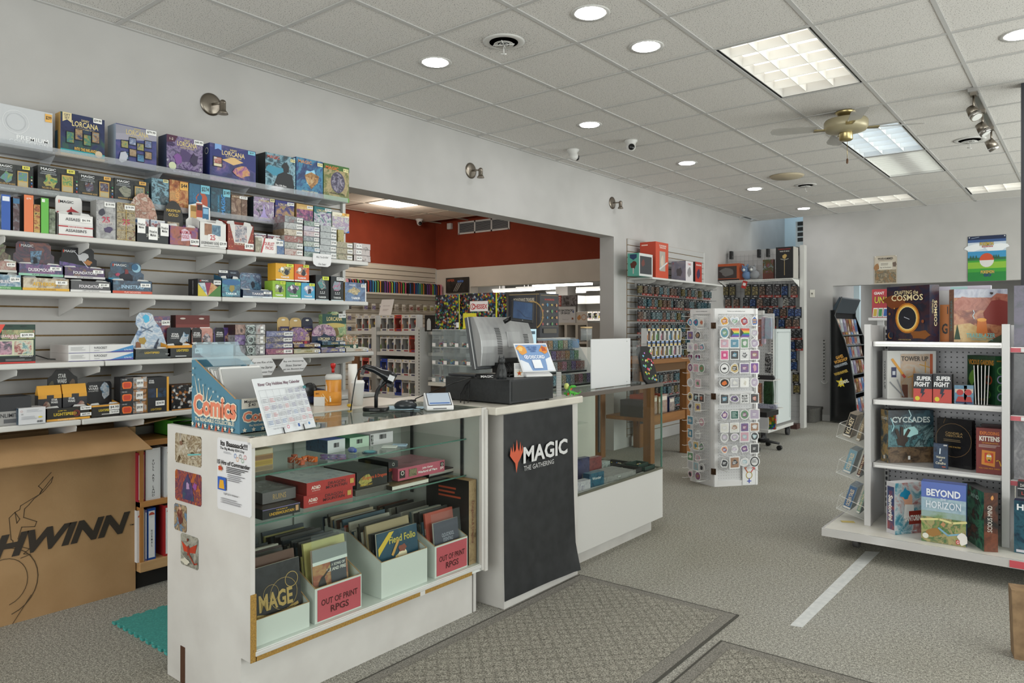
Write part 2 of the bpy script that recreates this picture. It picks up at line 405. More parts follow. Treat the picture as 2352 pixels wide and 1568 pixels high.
pa,pb,pc,pd=onZ(1815,1436,0),onZ(1843,1441,0),onZ(2020,1268,0),onZ(1988,1266,0)
m.add([(p.x,p.y,z)for z in(.0005,.0022)for p in(pa,pb,pc,pd)],[(4,5,6,7),(0,1,5,4),(1,2,6,5),(2,3,7,6),(3,0,4,7)],noisy('silver_tape','#c6c9c9','#d6d8d7',30,.4))
tag(m.build('floor_tape'),'strip of silver duct tape stuck on the carpet before the game shelves','tape')
# --- walls
m=MB()
m.box(XW-.19,-2.8,0,XW,3.47,CEIL+.1,WALL);m.box(XW-.19,3.47,2.505,XW,7.40,CEIL+.1,WALL);m.box(XW-.19,7.40,0,XW,11.79,CEIL+.1,WALL)
struct(m.build('wall_left'))
m=MB()
XA,XB=-3.56,-3.117
m.box(XA,11.79,0,XB,11.95,CEIL+.1,WALL);m.box(XB,11.79,2.075,3.3,11.95,CEIL+.1,WALL);m.box(1.5,11.79,0,3.3,11.95,2.075,WALL)
struct(m.build('wall_far'))
m=MB();m.box(XA-.9,13.6,0,XA+.4,13.7,4.2,S('#c9dbe2',.6));m.box(XW-.19,11.79,0,XW-.05,13.7,4.2,WALL);m.box(XA+.02,11.95,0,XA+.1,13.6,4.2,WALL)
m.box(XW-.1,11.79,4.1,XA+.1,13.7,4.2,WALL);m.box(XW-.1,11.70,CEIL+.1,XA+.1,11.79,4.2,WALL)
struct(m.build('wall_stairwell'))
area('stairwell_skylight',(-3.95,12.7,4.05),(0,0,0),.7,1.3,9,(.75,.9,1))
m=MB();m.box(3.0,-2.8,0,3.1,5.0-4.6,CEIL,WALL);m.box(3.0,5.6,0,3.1,6.2,CEIL,WALL);m.box(3.0,11.0,0,3.1,11.79,CEIL,WALL)
for ya,yb in((.4,5.6),(6.2,11.0)):m.box(3.0,ya,0,3.1,yb,.4,WALL);m.box(3.0,ya,2.7,3.1,yb,CEIL,WALL)
m.X=None;struct(m.build('wall_right'))
m=MB();m.box(XW,-2.6,0,3.1,-2.5,.4,WALL);m.box(XW,-2.6,2.7,3.1,-2.5,CEIL,WALL);m.box(XW,-2.6,.4,-4.0,-2.5,2.7,WALL);m.box(1.6,-2.6,.4,3.1,-2.5,2.7,WALL);struct(m.build('wall_back'))
for nm,bx in(('window_1',[(-4.0+k*1.4-.03,-2.57,.4,-4.0+k*1.4+.03,-2.53,2.7)for k in range(5)]),('window_2',[(3.03,.4+k*1.3-.03,.4,3.07,.4+k*1.3+.03,2.7)for k in range(5)]),('added_window',[(3.03,6.2+k*1.2-.03,.4,3.07,6.2+k*1.2+.03,2.7)for k in range(5)])):  # the last window, rear of the right wall, is invented to admit fill light
    m=MB()
    for b in bx:m.box(*b,S('#55575a',.4,.6))
    w=struct(m.build(nm));g=MB()
    if nm=='window_1':g.box(-4.0,-2.552,.4,1.6,-2.548,2.7,GLASS)
    elif nm=='window_2':g.box(3.048,.4,.4,3.052,5.6,2.7,GLASS)
    else:g.box(3.048,6.2,.4,3.052,11.0,2.7,GLASS)
    g.build('pane',w)
# side room
m=MB();m.box(-8.8,-2.8,0,-8.68,8.8,2.43,WALLW);m.box(-8.8,-2.8,2.43,-8.68,8.8,CEIL+.1,RED);struct(m.build('wall_side_left'))
m=MB();m.box(-8.8,8.8,0,-7.89,8.98,2.41,WALLW);m.box(-7.89,8.8,2.10,XW-.19,8.98,2.41,WALLW);m.box(-8.8,8.8,2.41,XW-.19,8.98,CEIL+.1,RED)
struct(m.build('wall_side_end'))
m=MB();m.box(-8.8,-2.9,0,XW,-2.8,CEIL+.1,WALLW);struct(m.build('wall_side_front'))
m=MB();m.box(-13.6,8.98,2.62,XW-.05,17.6,2.7,S('#cfcdca',.7));struct(m.build('ceiling'))
m=MB();m.box(-13.6,17.5,0,XW,17.6,2.62,WALL);m.box(-13.6,8.9,0,-13.5,17.5,2.62,WALL);m.box(XW-.19,11.79,0,XW,17.5,2.62,WALL);m.box(-13.6,8.8,0,-8.8,8.98,2.62,WALL)
m.box(-6.98,9.9,0,-6.74,10.15,2.62,WALL);m.box(-13.5,13.4,0,-11.0,13.5,2.62,WALL)
struct(m.build('wall_rear_room'))
m=MB();m.box(-13.6,8.98,-.1,-9.2,17.6,0,CARPET);struct(m.build('floor'))
for k,(u,v,t_)in enumerate(((1241,664,14.5),(1350,666,14.5),(1290,655,11.6),(1180,668,16),(1300,672,18))):
    d=ray(u,v);x,y,z=d.x*t_,d.y*t_,CAMZ+d.z*t_;q=MB();q.box(x-.55,y-.05,z-.012,x+.55,y+.05,z+.02,emis('rear_room_tube','#fff8ee',9));q.box(x-.57,y-.07,z+.02,x+.57,y+.07,z+.06,WHITE)
    for s in(-.4,.4):q.box(x+s-.004,y-.004,z+.06,x+s+.004,y+.004,2.62,WHITE)
    tag(q.build('strip_light'),'hanging strip light in the rear room, %s from the left'%ORD[[1,4,2,0,3][k]],'light','strip lights in the rear room')
area('rear_room_lamp',(-8.8,12.4,2.55),(0,0,0),4,4,160,(1,.97,.92))
# room beyond the far wall
m=MB();m.box(-3.6,11.95,0,-3.25,16.6,2.6,WALL);m.box(-3.3,16.5,0,3.3,16.6,2.6,WALL);m.box(3.2,11.95,0,3.3,16.6,2.6,WALL);m.box(-3.3,11.95,2.5,3.3,16.6,2.6,S('#d4d4d2',.7))
struct(m.build('wall_beyond'))
for(x,y)in((-2.2,13.6),(.2,13.6)):
    t_=MB();t_.box(x-.62,y-.32,2.47,x+.62,y+.32,2.5,WHITE);t_.box(x-.59,y-.29,2.462,x+.59,y+.29,2.471,emis('beyond_panel','#fbfdff',6))
    tag(t_.build('ceiling_light'),'flat fluorescent panel in the room past the far opening','light','panels in the room past the far opening')
m=MB();m.box(XB-.0,11.775,0,XB-.443,11.79,.09,WHITE);struct(m.build('baseboard_far'))
# stair step
m=MB();r_=.1
x0,x1,y0,y1=-4.2,-3.27,11.36,11.79
pts=[(x0,y1),(x0,y0)]+[(x1-r_+r_*math.sin(a*PI/12),y0+r_-r_*math.cos(a*PI/12))for a in range(7)]+[(x1,y1)]
STEPC=noisy('shaded_step_carpet','#3c3b38','#5c5a56',165,.95,.3);m.prism(pts,'z',.001,.21,STEPC);m.prism([(p[0]+(.012 if p[0]>x0 else 0),p[1]-.012 if p[1]<y1 else p[1])for p in pts],'z',.175,.215,STEPC)  # step carpet coloured darker than the floor to stand for its shade
struct(m.build('floor_step'))
# --- dropped ceilings
TILE=noisy('mineral_ceiling_tile','#75726e','#dedbd7',150,.85,.3,2,.34,.40)
TILES=noisy('warm_ceiling_tile','#b0a494','#dccfbf',150,.85,.2,2,.30,.42)
TBAR=S('#c2c1bf',.45)
GX=[-3.055+.5985*k for k in range(-2,11)];GY=[3.088+.6235*k for k in range(-9,15)]
c=MB();c.box(XW-.1,-2.6,CEIL+.1,3.1,11.85,CEIL+.18,S('#8a8987',.9))
c.box(XW,-2.5,CEIL-.004,XW+.022,11.79,CEIL+.016,TBAR);c.box(XW,11.768,CEIL-.004,3.0,11.79,CEIL+.016,TBAR)
ceil=struct(c.build('ceiling'))
def tile_mesh(w,d,mat,name='tile'):
    q=MB();q.box(-w/2,-d/2,0,w/2,d/2,.014,mat);o=q.build(name);me=o.data;bpy.data.objects.remove(o);return me
TM=tile_mesh(.5985-.026,.6235-.026,TILE)
LIGHTS={}
def cell(i,j):return(GX[i],GY[j])
TROFFERS=[(4,11,1,2,'lamp','large square-celled fluorescent ceiling light nearest the counters'),(4,15,1,2,'cool','bluish-white ceiling light partly behind the brass ceiling fan'),(4,17,1,2,'twin','ceiling light with two bright strips and a dark middle'),(2,21,2,1,'lamp','wide ceiling light lying crosswise near the far wall'),(5,21,2,1,'lamp','ceiling light near the far wall cut by the picture edge'),(7,5,1,2,'lamp',''),(7,11,1,2,'lamp',''),(7,17,1,2,'lamp',''),(2,5,1,2,'lamp',''),(10,9,1,2,'lamp',''),(10,15,1,2,'lamp','')]
used=set()
for t_ in TROFFERS:
    for i in range(t_[2]):
        for j in range(t_[3]):used.add((t_[0]+i,t_[1]+j))
q=MB();nt=0
cols=[XW+.02]+GX+[3.0];rows=[-2.5]+GY
for i in range(len(GX)):
    for j in range(len(GY)-1):
        if(i,j)in used:continue
        x0,y0=GX[i],GY[j]
        last=j==len(GY)-2
        if i==len(GX)-1:continue
        cx_,cy_=x0+.29925,y0+.31175
        if GY[j+1]>11.79:continue
        vis=cy_>.5 and cx_<.9 and cx_<-0.1*cy_+1.6
        if vis:
            o=link('tile',TM,ceil,(cx_,cy_,CEIL+.001+random.uniform(0,.0015)));nt+=1
        else:q.box(x0+.013,y0+.013,CEIL+.002,x0+.5855,y0+.6105,CEIL+.016,TILE)
o=q.build('tile_field',ceil);o['kind']='stuff'
b=MB();owner={}
for n_,t_ in enumerate(TROFFERS):
    for i in range(t_[2]):
        for j in range(t_[3]):owner[(t_[0]+i,t_[1]+j)]=n_
for i,x in enumerate(GX):
    for j,y in enumerate(GY[:-1]):
        a_,c_=owner.get((i-1,j),-1),owner.get((i,j),-2)
        if a_ !=c_:b.box(x-.012,y-.012,CEIL-.004,x+.012,min(y+.6115,11.79),CEIL+.016,TBAR)
for j,y in enumerate(GY):
    if y>11.7:continue
    b.box(XW,y-.012,CEIL-.0035,GX[0],y+.012,CEIL+.0165,TBAR)
    for i,x in enumerate(GX):
        if owner.get((i,j-1),-1)!=owner.get((i,j),-2):b.box(x,y-.012,CEIL-.0035,x+.5985,y+.012,CEIL+.0165,TBAR)
b.build('ceiling_grid',ceil)
# narrow edge tiles along the left and far walls
EM=tile_mesh(.10,.6235-.026,TILE);FM=tile_mesh(.5985-.026,.575,TILE)
for j in range(3,len(GY)-2):link('tile',EM,ceil,(XW+.077,GY[j]+.31,CEIL+.002))
for i in range(len(GX)-5):link('tile',FM,ceil,(GX[i]+.3,11.485,CEIL+.002))
q=MB();q.box(GX[-1]+.012,-2.5,CEIL+.002,3.0,11.79,CEIL+.016,TILE);o=q.build('tile_field',ceil);o['kind']='stuff'
# side room ceiling
c=MB();c.box(-8.75,-2.85,CEIL+.1,XW-.1,8.85,CEIL+.18,S('#8a8987',.9))
SX=[-4.9-.61*k for k in range(7)];SY=[-.05+.61*k for k in range(16)]
for x in SX:c.box(x-.01,-2.8,CEIL-.003,x+.01,8.8,CEIL+.016,S('#b0a596',.5))
for y in SY:c.box(-8.68,y-.01,CEIL-.0025,XW-.19,y+.01,CEIL+.0165,S('#b0a596',.5))
sc_=struct(c.build('ceiling'))
SM=tile_mesh(.588,.588,TILES)
SL=[(4,11),(2,3)]
for i in range(6):
    for j in range(14):
        if(i,j)in SL:continue
        link('tile',SM,sc_,(SX[i]-.305,SY[j]+.305,CEIL+.002))
# --- recessed troffers
BLKG=S('#151515',.6)
def troffer(i,j,ni,nj,kind,label):
    x0,y0=GX[i],GY[j];x1,y1=x0+.5985*ni,y0+.6235*nj
    e=empty('ceiling_light',((x0+x1)/2,(y0+y1)/2,CEIL));w,d=x1-x0-.026,y1-y0-.026
    h=MB();hz=.085
    h.box(-w/2,-d/2,hz,w/2,d/2,hz+.01,WHITE)
    for s in(-1,1):
        h.box(s*w/2,-d/2,0,s*(w/2-.006),d/2,hz,BLKG);h.box(-w/2,s*d/2,0,w/2,s*(d/2-.006),hz,BLKG)
        h.box(s*(w/2-.016),-d/2+.016,-.001,s*(w/2-.021),d/2-.016,hz,WHITE);h.box(-w/2+.016,s*(d/2-.010),-.001,w/2-.016,s*(d/2-.015),hz,WHITE)
    h.build('housing',e)
    colr={'lamp':'#fffaf0','cool':'#dcefff','twin':'#f4fbf6'}[kind]
    p=MB();mt_=emis('fluorescent_'+kind+('' if label else '_boosted'),colr,(TROF*(1.3 if kind=='cool' else 1))if label else 4)  # unlabelled troffers are out of view and glow stronger to fill the room
    if kind=='twin':
        for s in(-1,1):p.box(s*.30*w-.085,-d/2+.02,hz-.012,s*.30*w+.085,d/2-.02,hz-.004,mt_)
        q=MB();q.box(-.075,-d/2+.02,.03,.075,d/2-.02,.09,S('#a9a8a8',.6));q.build('ballast_cover',e)
    else:p.box(-w/2+.02,-d/2+.02,hz-.012,w/2-.02,d/2-.02,hz-.004,mt_)
    p.build('lamp_panel',e)
    l=MB();mw,md=(3,6)if nj==2 else(6,3)
    if kind=='twin':mw,md=1,12
    LW=S('#e9e8e4',.3)
    for k in range(1,mw):x=-w/2+w*k/mw;l.prism([(x-.003,.066),(x+.003,.066),(x+.0015,.006),(x-.0015,.006)],'y',-d/2+.02,d/2-.02,LW)
    for k in range(1,md):
        y=-d/2+d*k/md;l.prism([(y-.003,.066),(y+.003,.066),(y+.0015,.005),(y-.0015,.005)],'x',-w/2+.02,w/2-.02,LW)
    l.build('louvre',e)
    tag(e,label or 'fluorescent ceiling light beyond the picture','light',None if label else 'ceiling lights outside the picture')
for t_ in TROFFERS:troffer(*t_)
for n_,(i,j)in enumerate(SL):
    e=empty('ceiling_light',(SX[i]-.305,SY[j]+.305,CEIL));h=MB();h.box(-.29,-.29,.085,.29,.29,.095,WHITE)
    for s in(-1,1):h.box(s*.29,-.29,-.004,s*.27,.29,.09,WHITE);h.box(-.29,s*.29,-.004,.29,s*.27,.09,WHITE)
    h.build('housing',e);p=MB();p.cyl((-.2,.06,.06),(.25,.06,.06),.03,n=10,m=emis('side_room_tube','#fff0d8',22));p.cyl((-.2,-.1,.06),(.25,-.1,.06),.03,n=10,m=emis('side_room_tube','#fff0d8',22));p.build('lamp_tube',e)
    tag(e,['open square ceiling light with bare tube before the red walls','square ceiling light deeper inside the red-walled side room'][n_],'light')
area('side_room_lamp',(SX[2]-.305,SY[3]+.305,CEIL-.02),(0,0,0),.5,.5,60,(1,.93,.84))
l_=bpy.data.lights.new('side_room_bulb','POINT');l_.energy=24;l_.color=(1,.93,.84);l_.shadow_soft_size=.1;lo=bpy.data.objects.new('side_room_bulb',l_);COL.objects.link(lo);lo.location=(SX[4]-.305,SY[11]+.305,CEIL-.12)
# --- recessed downlights
DL=[((1356,31),'largest round downlight, top of the picture'),((1000,144),'round downlight left of the big round air vent'),((1484,108),'round downlight right of the big round air vent'),((1354,287),'round downlight above the two white dome cameras'),((1578,375),'round downlight right of the black-eyed dome camera'),((1733,434),'round downlight left of the far small air vent'),((1846,479),'smallest round downlight nearest the stairwell'),((2345,80),'round downlight cut off by the right picture edge')]
d0=MB();d0.lathe([(.078,.004),(.105,-.003),(.11,.004)],28,m=WHITE);d1=MB();d1.lathe([(.0,-.001),(.079,-.0015),(.079,.006)],28,m=emis('downlight_lens','#ffffff',DOWN))
for(uv,lb)in DL:
    p=onZ(*uv,CEIL);e=empty('downlight',(p.x,p.y,CEIL-.001));d0.build('trim_ring',e);d1.build('lens',e);tag(e,lb,'light')
# --- round air diffusers
def diffuser(u,v,sc,label):
    p=onZ(u,v,CEIL);e=empty('air_vent',(p.x,p.y,CEIL));W2=S('#cfcecb',.4)
    a=MB();a.lathe([(.145*sc,-.004),(.152*sc,-.012*sc),(.20*sc,-.010*sc),(.215*sc,0)],32,m=W2);a.build('flange',e)
    a=MB();a.lathe([(0,-.0045),(.148*sc,-.0045)],24,m=S('#1b1a1a',.9));a.build('duct_mouth',e)
    for r in(.035,.062,.09):
        a=MB();a.lathe([(r*sc,-.026*sc),((r+.012)*sc,-.032*sc),((r+.012)*sc,-.028*sc),(r*sc,-.022*sc)],24,m=W2);a.build('louvre_ring',e)
    a=MB()
    for k in range(4):an=k*PI/2+.5;a.cyl((0,0,-.03*sc),(.11*sc*math.cos(an),.11*sc*math.sin(an),-.03*sc),.006*sc,n=6,m=W2)
    a.build('spoke',e);a=MB();a.cyl((0,0,-.03),(0,0,-.115*sc),.0035,n=6,m=WHITE);a.cyl((-.018,0,-.115*sc),(.018,0,-.13*sc),.005,n=6,m=WHITE);a.build('pull_rod',e)
    tag(e,label,'air vent');return e
vent_=diffuser(1157,96,.60,'large round white ceiling air vent with a grimy halo');diffuser(2227,321,.62,'round ceiling air vent beside the track spotlights');diffuser(1850,425,.60,'small distant round air vent beside the cream disc')
rd=random.Random(6);a=MB()
for k in range(420):
    an=rd.uniform(0,2*PI);q=.132+abs(rd.gauss(0,.05));z=rd.uniform(.0008,.0022);x,y=q*math.cos(an),q*math.sin(an)
    a.add([(x-z,y,.0),(x,y-z,.0),(x+z,y,.0),(x,y+z,.0)],[(0,3,2,1),(0,1,2,3)],S('#3a3733',.9))
o=a.build('dust_specks',vent_);o['kind']='stuff'
p=onZ(1807,404,CEIL);m=MB();m.lathe([(0,-.02),(.17,-.018),(.19,0)],32,(p.x,p.y,CEIL),S('#b9ac92',.5));tag(m.build('ceiling_speaker'),'cream round disc cover flush on the ceiling','speaker')
# --- dome cameras
def domecam(p,ang,label,cat='camera'):
    e=empty('security_camera',p,ang);a=MB();a.lathe([(.06,0),(.062,-.012),(.045,-.03),(.042,-.055)],24,m=WHITE);a.build('mount',e)
    a=MB();a.ball((0,-.012,-.065),.043,WHITE,20);a.build('housing',e);a=MB();a.lathe([(.028,-.0),(.029,-.012),(.0,-.016)],18,(0,-.044,-.074),m=BLK,ax='y');a.build('lens',e)
    tag(e,label,cat)
domecam(onZ(1449,322,CEIL),PI/2*.4,'white dome camera with black lens facing the room');domecam(onZ(1316,343,CEIL),PI*.9,'white dome camera turned away, beside the wall lamps')
domecam(onZ(963,503,CEIL),PI/2*.7,'white dome camera in the red-walled side room')
# --- ceiling fan
p=onZ(1943,256,CEIL);e=empty('ceiling_fan',(p.x,p.y,CEIL))
a=MB();a.lathe([(.078,0),(.085,-.01),(.06,-.03),(.035,-.045),(.03,-.06)],28,m=BRASS);a.build('canopy',e)
a=MB();a.lathe([(.10,-.055),(.155,-.07),(.165,-.085),(.165,-.13),(.15,-.155),(.10,-.165),(.055,-.172)],36,m=S('#b0a688',.4,.3));a.build('motor_housing',e)
a=MB();a.lathe([(.055,-.165),(.05,-.18),(.052,-.225),(.04,-.235),(0,-.237)],24,m=BRASS);a.build('switch_housing',e)
a=MB();a.cyl((.01,0,-.235),(.01,0,-.38),.0022,n=5,m=BRASS);a.build('pull_chain',e)
a=MB();a.lathe([(0,-.375),(.007,-.385),(.009,-.41),(.005,-.42),(0,-.421)],10,(.01,0,0),m=S('#5a3a1e',.4));a.build('pull_knob',e)
for k in range(4):
    an=k*PI/2+.38
    b=MB();b.X=Matrix.Rotation(an,4,'Z');b.prism([(.13,-.02),(.13,.02),(.24,.035),(.24,-.035)],'z',-.145,-.138,BRASS);br=b.build('blade_bracket',e)
    b=MB();b.X=Matrix.Rotation(an,4,'Z')@Matrix.Rotation(.2,4,'X');b.prism([(.22,-.05),(.5,-.062),(.56,-.045),(.575,0),(.56,.045),(.5,.062),(.22,.05)],'z',-.138,-.132,glassy('pale_blade','#f4f4f2',.2,.1,.45,'#b9b7b3'));b.build('blade',e)
tag(e,'brass ceiling fan with pull chain hung before the bluish light','fan')
# --- track lights
p0,p1=onZ(2236,205,CEIL),onZ(2278,288,CEIL);xt=(p0.x+p1.x)/2;e=empty('track_light',(xt,p0.y,CEIL));L_=p1.y-p0.y
a=MB();a.box(-.018,0,-.022,.018,L_,0,S('#8c8a88',.3,.8));a.box(-.03,-.06,-.03,.03,.05,0,S('#a9a7a5',.35,.6));a.build('track',e)
for k,(yy,dr)in enumerate(((.0,-.25),(.45*L_,-.05),(L_*.97,.25))):
    a=MB();a.box(-.02,yy-.03,-.05,.02,yy+.03,-.02,NICKEL);a.cyl((0,yy,-.05),(0,yy,-.14),.008,n=8,m=NICKEL)
    hd=a.build('lamp_arm',e);b=MB();q=Vector((math.sin(.5)*.7,dr,-.6)).normalized();c0=Vector((0,yy,-.17));b.cyl(c0-q*.045,c0+q*.02,.032,.042,18,NICKEL);b.cyl(c0+q*.02,c0+q*.05,.042,.042,18,S('#b5b2ae',.25,1));b.cyl(c0+q*.0505,c0+q*.052,.034,.034,18,S('#e9e9e6',.2));b.build('spot_head',e)
tag(e,'brushed metal ceiling track with three small spotlights','light')
# --- wall spot lamps
def wallspot(u,v,label):
    p=onX(u,v,XW);e=empty('wall_lamp',p)
    a=MB();a.lathe([(.070,0),(.071,.005),(.055,.010),(.03,.014),(0,.015)],28,m=NICKEL,ax='x');a.build('back_plate',e)
    a=MB();a.cyl((.0,0,.0),(.095,.028,.0),.008,n=10,m=NICKEL);a.ball((.095,.028,0),.020,NICKEL,12);a.build('arm',e)
    a=MB();a.lathe([(.0,.018),(.017,.012),(.019,0),(.019,-.045),(.022,-.052),(.031,-.062),(.033,-.072),(.028,-.072),(.0,-.066)],20,(.095,.028,0),m=NICKEL);a.build('spot_head',e)
    tag(e,label,'lamp')
wallspot(484,240,'brushed nickel wall spot lamp above the card shelves, largest of three');wallspot(1081,392,'middle nickel wall spot lamp above the side room opening');wallspot(1406,466,'farthest small nickel wall spot lamp past the opening')
# --- side room wall fittings
q0,q1=onY(1055,508,8.8),onY(1170,503,8.8);zt,zb=onY(1110,504,8.8).z,onY(1110,533,8.8).z
m=MB();wv=q1.x-q0.x;m.box(0,-.015,0,wv,0,.025,WHITE);m.box(0,-.015,zt-zb-.025,wv,0,zt-zb,WHITE)
for k in range(4):x=wv*k/3;m.box(x-.014,-.015,0,x+.014,0,zt-zb,WHITE)
e=tag(m.build('air_grille',None,(q0.x,8.798,zb)),'white framed air grille with dark louvres on the red end wall','air grille')
m=MB();m.box(.01,-.004,.02,wv-.01,-.002,zt-zb-.02,S('#222426',.8));m.build('duct_mouth',e)
for k in range(9):m=MB();z=.03+k*(zt-zb-.05)/9;m.box(.02,-.013,z,wv-.02,-.006,z+.007,S('#8f9294',.4));m.build('slat',e)
p=onY(1036,520,8.8);m=MB();m.cb((p.x,8.77,p.z),(.085,.055,.10),WHITE);tag(m.build('wall_sensor',bevel=.006),'small white sensor box on red wall beside the air grille','sensor')
# --- slat walls
SLATM=noisy('grey_slat_laminate','#b2afac','#bab7b4',5,.5)
def slatwall(name,label,plane,a0,a1,z0,z1,zref,sgn,mat,out,thick=.018,groove=GOLDG):
    """plane: 'x' wall at X=out facing sgn; a0..a1 run along the other axis"""
    b=MB()
    def bx(m_,t0,t1,s0,s1,zz0,zz1,mt_):
        if plane=='x':m_.box(out+sgn*t0,s0,zz0,out+sgn*t1,s1,zz1,mt_)
        else:m_.box(s0,out+sgn*t0,zz0,s1,out+sgn*t1,zz1,mt_)
    bx(b,.0,.006,a0,a1,z0,z1,groove);o=b.build(name);tag(o,label,'slat wall')
    k0=math.floor((zref-z1)/.0762)-1
    zs=[zref-.0762*k for k in range(k0,k0+60)]
    for zt_ in zs:
        hi=min(zt_-.0045,z1);lo=max(zt_-.0762+.0045,z0)
        if hi-lo>.008:s=MB();bx(s,.006,thick,a0,a1,lo,hi,mat);s.build('slat',o)
    s=MB();bx(s,0,thick+.004,a1-.0,a1+.025,z0,z1,WHITE);s.build('end_trim',o)
    return o
slatwall('slat_wall','pale grey slat wall with brown grooves behind the card shelves','x',-1.2,3.43,.05,2.46,1.555,1,SLATM,XW)
slatwall('slat_wall','slat wall beyond the pillar holding miniature blister packs','x',7.70,9.87,.12,2.51,2.51,1,S('#b6b5b3',.5),XW)
slatwall('slat_wall','cream slat wall under red paint in the side room','x',1.0,8.78,.05,2.42,2.42,1,S('#ccc2b3',.5),-8.68,groove=S('#6e5a40',.7))
# dark post at the right edge of the shop
m=MB();p=onY(2345,400,6.3);m.box(p.x,6.3,0,p.x+.12,6.42,CEIL,S('#2b2c33',.5));struct(m.build('trim_1'))
# light switch, far wall panel, chain
p=onY(1866,674,11.79);m=MB();m.cb((p.x,11.785,p.z),(.075,.006,.12),S('#e8e5da',.4));o=tag(m.build('light_switch',bevel=.002),'cream light switch plate on the far wall','light switch');s=MB();s.cb((p.x,11.776,p.z),(.012,.014,.022),S('#44423c',.4));s.build('toggle',o)
p0,p1=onY(1829,560,11.99),onY(1846,508,11.99);m=MB();m.box(p0.x,11.96,p0.z-.1,p1.x+.03,11.99,p1.z,S('#c4d3d9',.5));o=tag(m.build('wall_panel'),'tall pale metal panel with dark slots high beside the stairwell','panel')
for k in range(4):s=MB();z=p0.z+.03+k*.085;s.box(p0.x+.03,11.955,z,p1.x+.01,11.96,z+.06,S('#22282c',.4));s.build('slot',o)
p=onY(1894,780,11.78);a=MB();pr=[]
zt,zb=onY(1894,782,11.78).z,onY(1894,878,11.78).z
n_=26
for k in range(n_):
    z=zt-(zt-zb)*k/n_;a.lathe([(.010,-.004),(.013,0),(.010,.004),(.007,0),(.010,-.004)],8,(p.x+(.006 if k%2 else-.006),11.77,z),WIREW,'x' if k%2 else 'y')
o=a.build('blind_chain');tag(o,'white loop of chain hanging on the far wall','chain')
a=MB();a.tube([(p.x-.045+.045*(1-math.cos(t*PI/6)),11.77,zb+.02-.04*math.sin(t*PI/6))for t in range(7)],.007,6,WIREW);a.build('chain_hook',o)
# ================================================================= LEFT WALL SHELVES
R90=PI/2
def wall_shelf(name,label,y0,y1,xf,z,brk,mat=WHITE,th=.028,group=None,acryl=False):
    e=empty(name,(XW+.022,(y0+y1)/2,z));d=xf-(XW+.022);h=(y1-y0)/2
    m=MB();m.box(0,-h,-th,d,h,0,mat)
    if acryl:m.box(d-.004,-h,0,d,h,.028,mat)
    m.build('board',e,bevel=0 if acryl else .006)
    for y in brk:
        yy=y-(y0+y1)/2;b=MB()
        if acryl:b.prism([(0,-th),(d*.9,-th),(0,-th-.12)],'y',yy-.002,yy+.002,mat)
        else:b.prism([(0,-th),(d-.015,-th),(d-.005,-th-.008),(d-.012,-th-.03),(d-.04,-th-.034),(0,-th-.095)],'y',yy-.0015,yy+.0015,WHITE)
        b.build('bracket',e)
    tag(e,label,'shelf',group);return e
ACS=glassy('acrylic_shelf','#f4f5f7',.3,.08,.22,'#e8ebee')
wall_shelf('acrylic_shelf','clear acrylic ledge, topmost shelf holding large card game boxes',-.2,3.31,-4.135,2.333,[1.45,2.0,2.55,3.1],ACS,.006,acryl=True)
wall_shelf('acrylic_shelf','clear acrylic ledge, second from the top of the card shelves',-.2,3.31,-4.185,2.123,[1.3,2.2,3.0],ACS,.006,acryl=True)
SH='long white wall shelves for card games'
def shelf_pair(z,xf,ord_,split):
    wall_shelf('wall_shelf','%s white wall shelf, left length'%ord_,-.6,split,xf,z,[split-.02-.37*k for k in range(0,8)if split-.02-.37*k>-.5],group=SH)
    wall_shelf('wall_shelf','%s white wall shelf, right length ending by the opening'%ord_,split+.004,3.42,xf,z,[3.25-.36*k for k in range(8)if 3.25-.36*k>split+.05],group=SH)
shelf_pair(1.912,-4.045,'uppermost',2.33);shelf_pair(1.628,-4.045,'second highest',2.30);shelf_pair(1.274,-3.985,'third highest',1.62);shelf_pair(.985,-3.96,'lowest',1.50)
m=MB();m.box(XW+.022,3.425,.05,XW+.045,3.45,2.46,STEELW)
tag(m.build('shelf_upright'),'slotted white upright at the right end of the card shelves','upright')
SHZ={1:(-4.15,2.3335),2:(-4.195,2.1235),3:(-4.07,1.9125),4:(-4.07,1.6285),5:(-4.01,1.2745),6:(-3.985,.9855)}
def span(u0,u1,vt,xf,zb,vb=None):
    a,b=onX(u0,HY,xf),onX(u1,HY,xf);um=(u0+u1)/2
    h=onX(um,vt,xf).z-zb
    if vb is not None:h=onX(um,vt,xf).z-onX(um,vb,xf).z
    return(a.y+b.y)/2,b.y-a.y,h
NOTE='#e6dd62';NOTEO='#e7b25a';NOTEB='#7fc4d6'
def LB(sh,u0,u1,vt,d,label,body,front=(),tg=None,cat='box',name='game_box',zb=None,dx=0,group=None,left=(),h=None,rot=0,top=()):
    xf,z=SHZ[sh];xf+=dx
    if zb is not None:z=zb
    y,w,hh=span(u0,u1,vt,xf,z)
    if h:hh=h
    if zb is None:z+=.0005
    return prod(name,label,cat,w*.985,hh,d,(xf,y,z),R90+rot,body,front,left,(),top,tg,group)
def art_cards(cols,n=4,y0=.35,y1=.6):
    out=[]
    for k in range(n):
        x=.12+k*.76/n;out+=[('r',x,y0+.1*(k%2),x+.6/n+.03,y1+.1*(k%2),'#15161c'),('r',x+.012,y0+.1*(k%2)+.02,x+.6/n+.018,y1+.1*(k%2)-.02,A(*cols[k%len(cols)],s=40))]
    return out
NAVY=A('#10163f','#1d2a6b','#3d2c78','#26357e',s=14);PURP=A('#241743','#5b3a86','#9a86b8','#3a2a66','#c4bcd4',s=20)
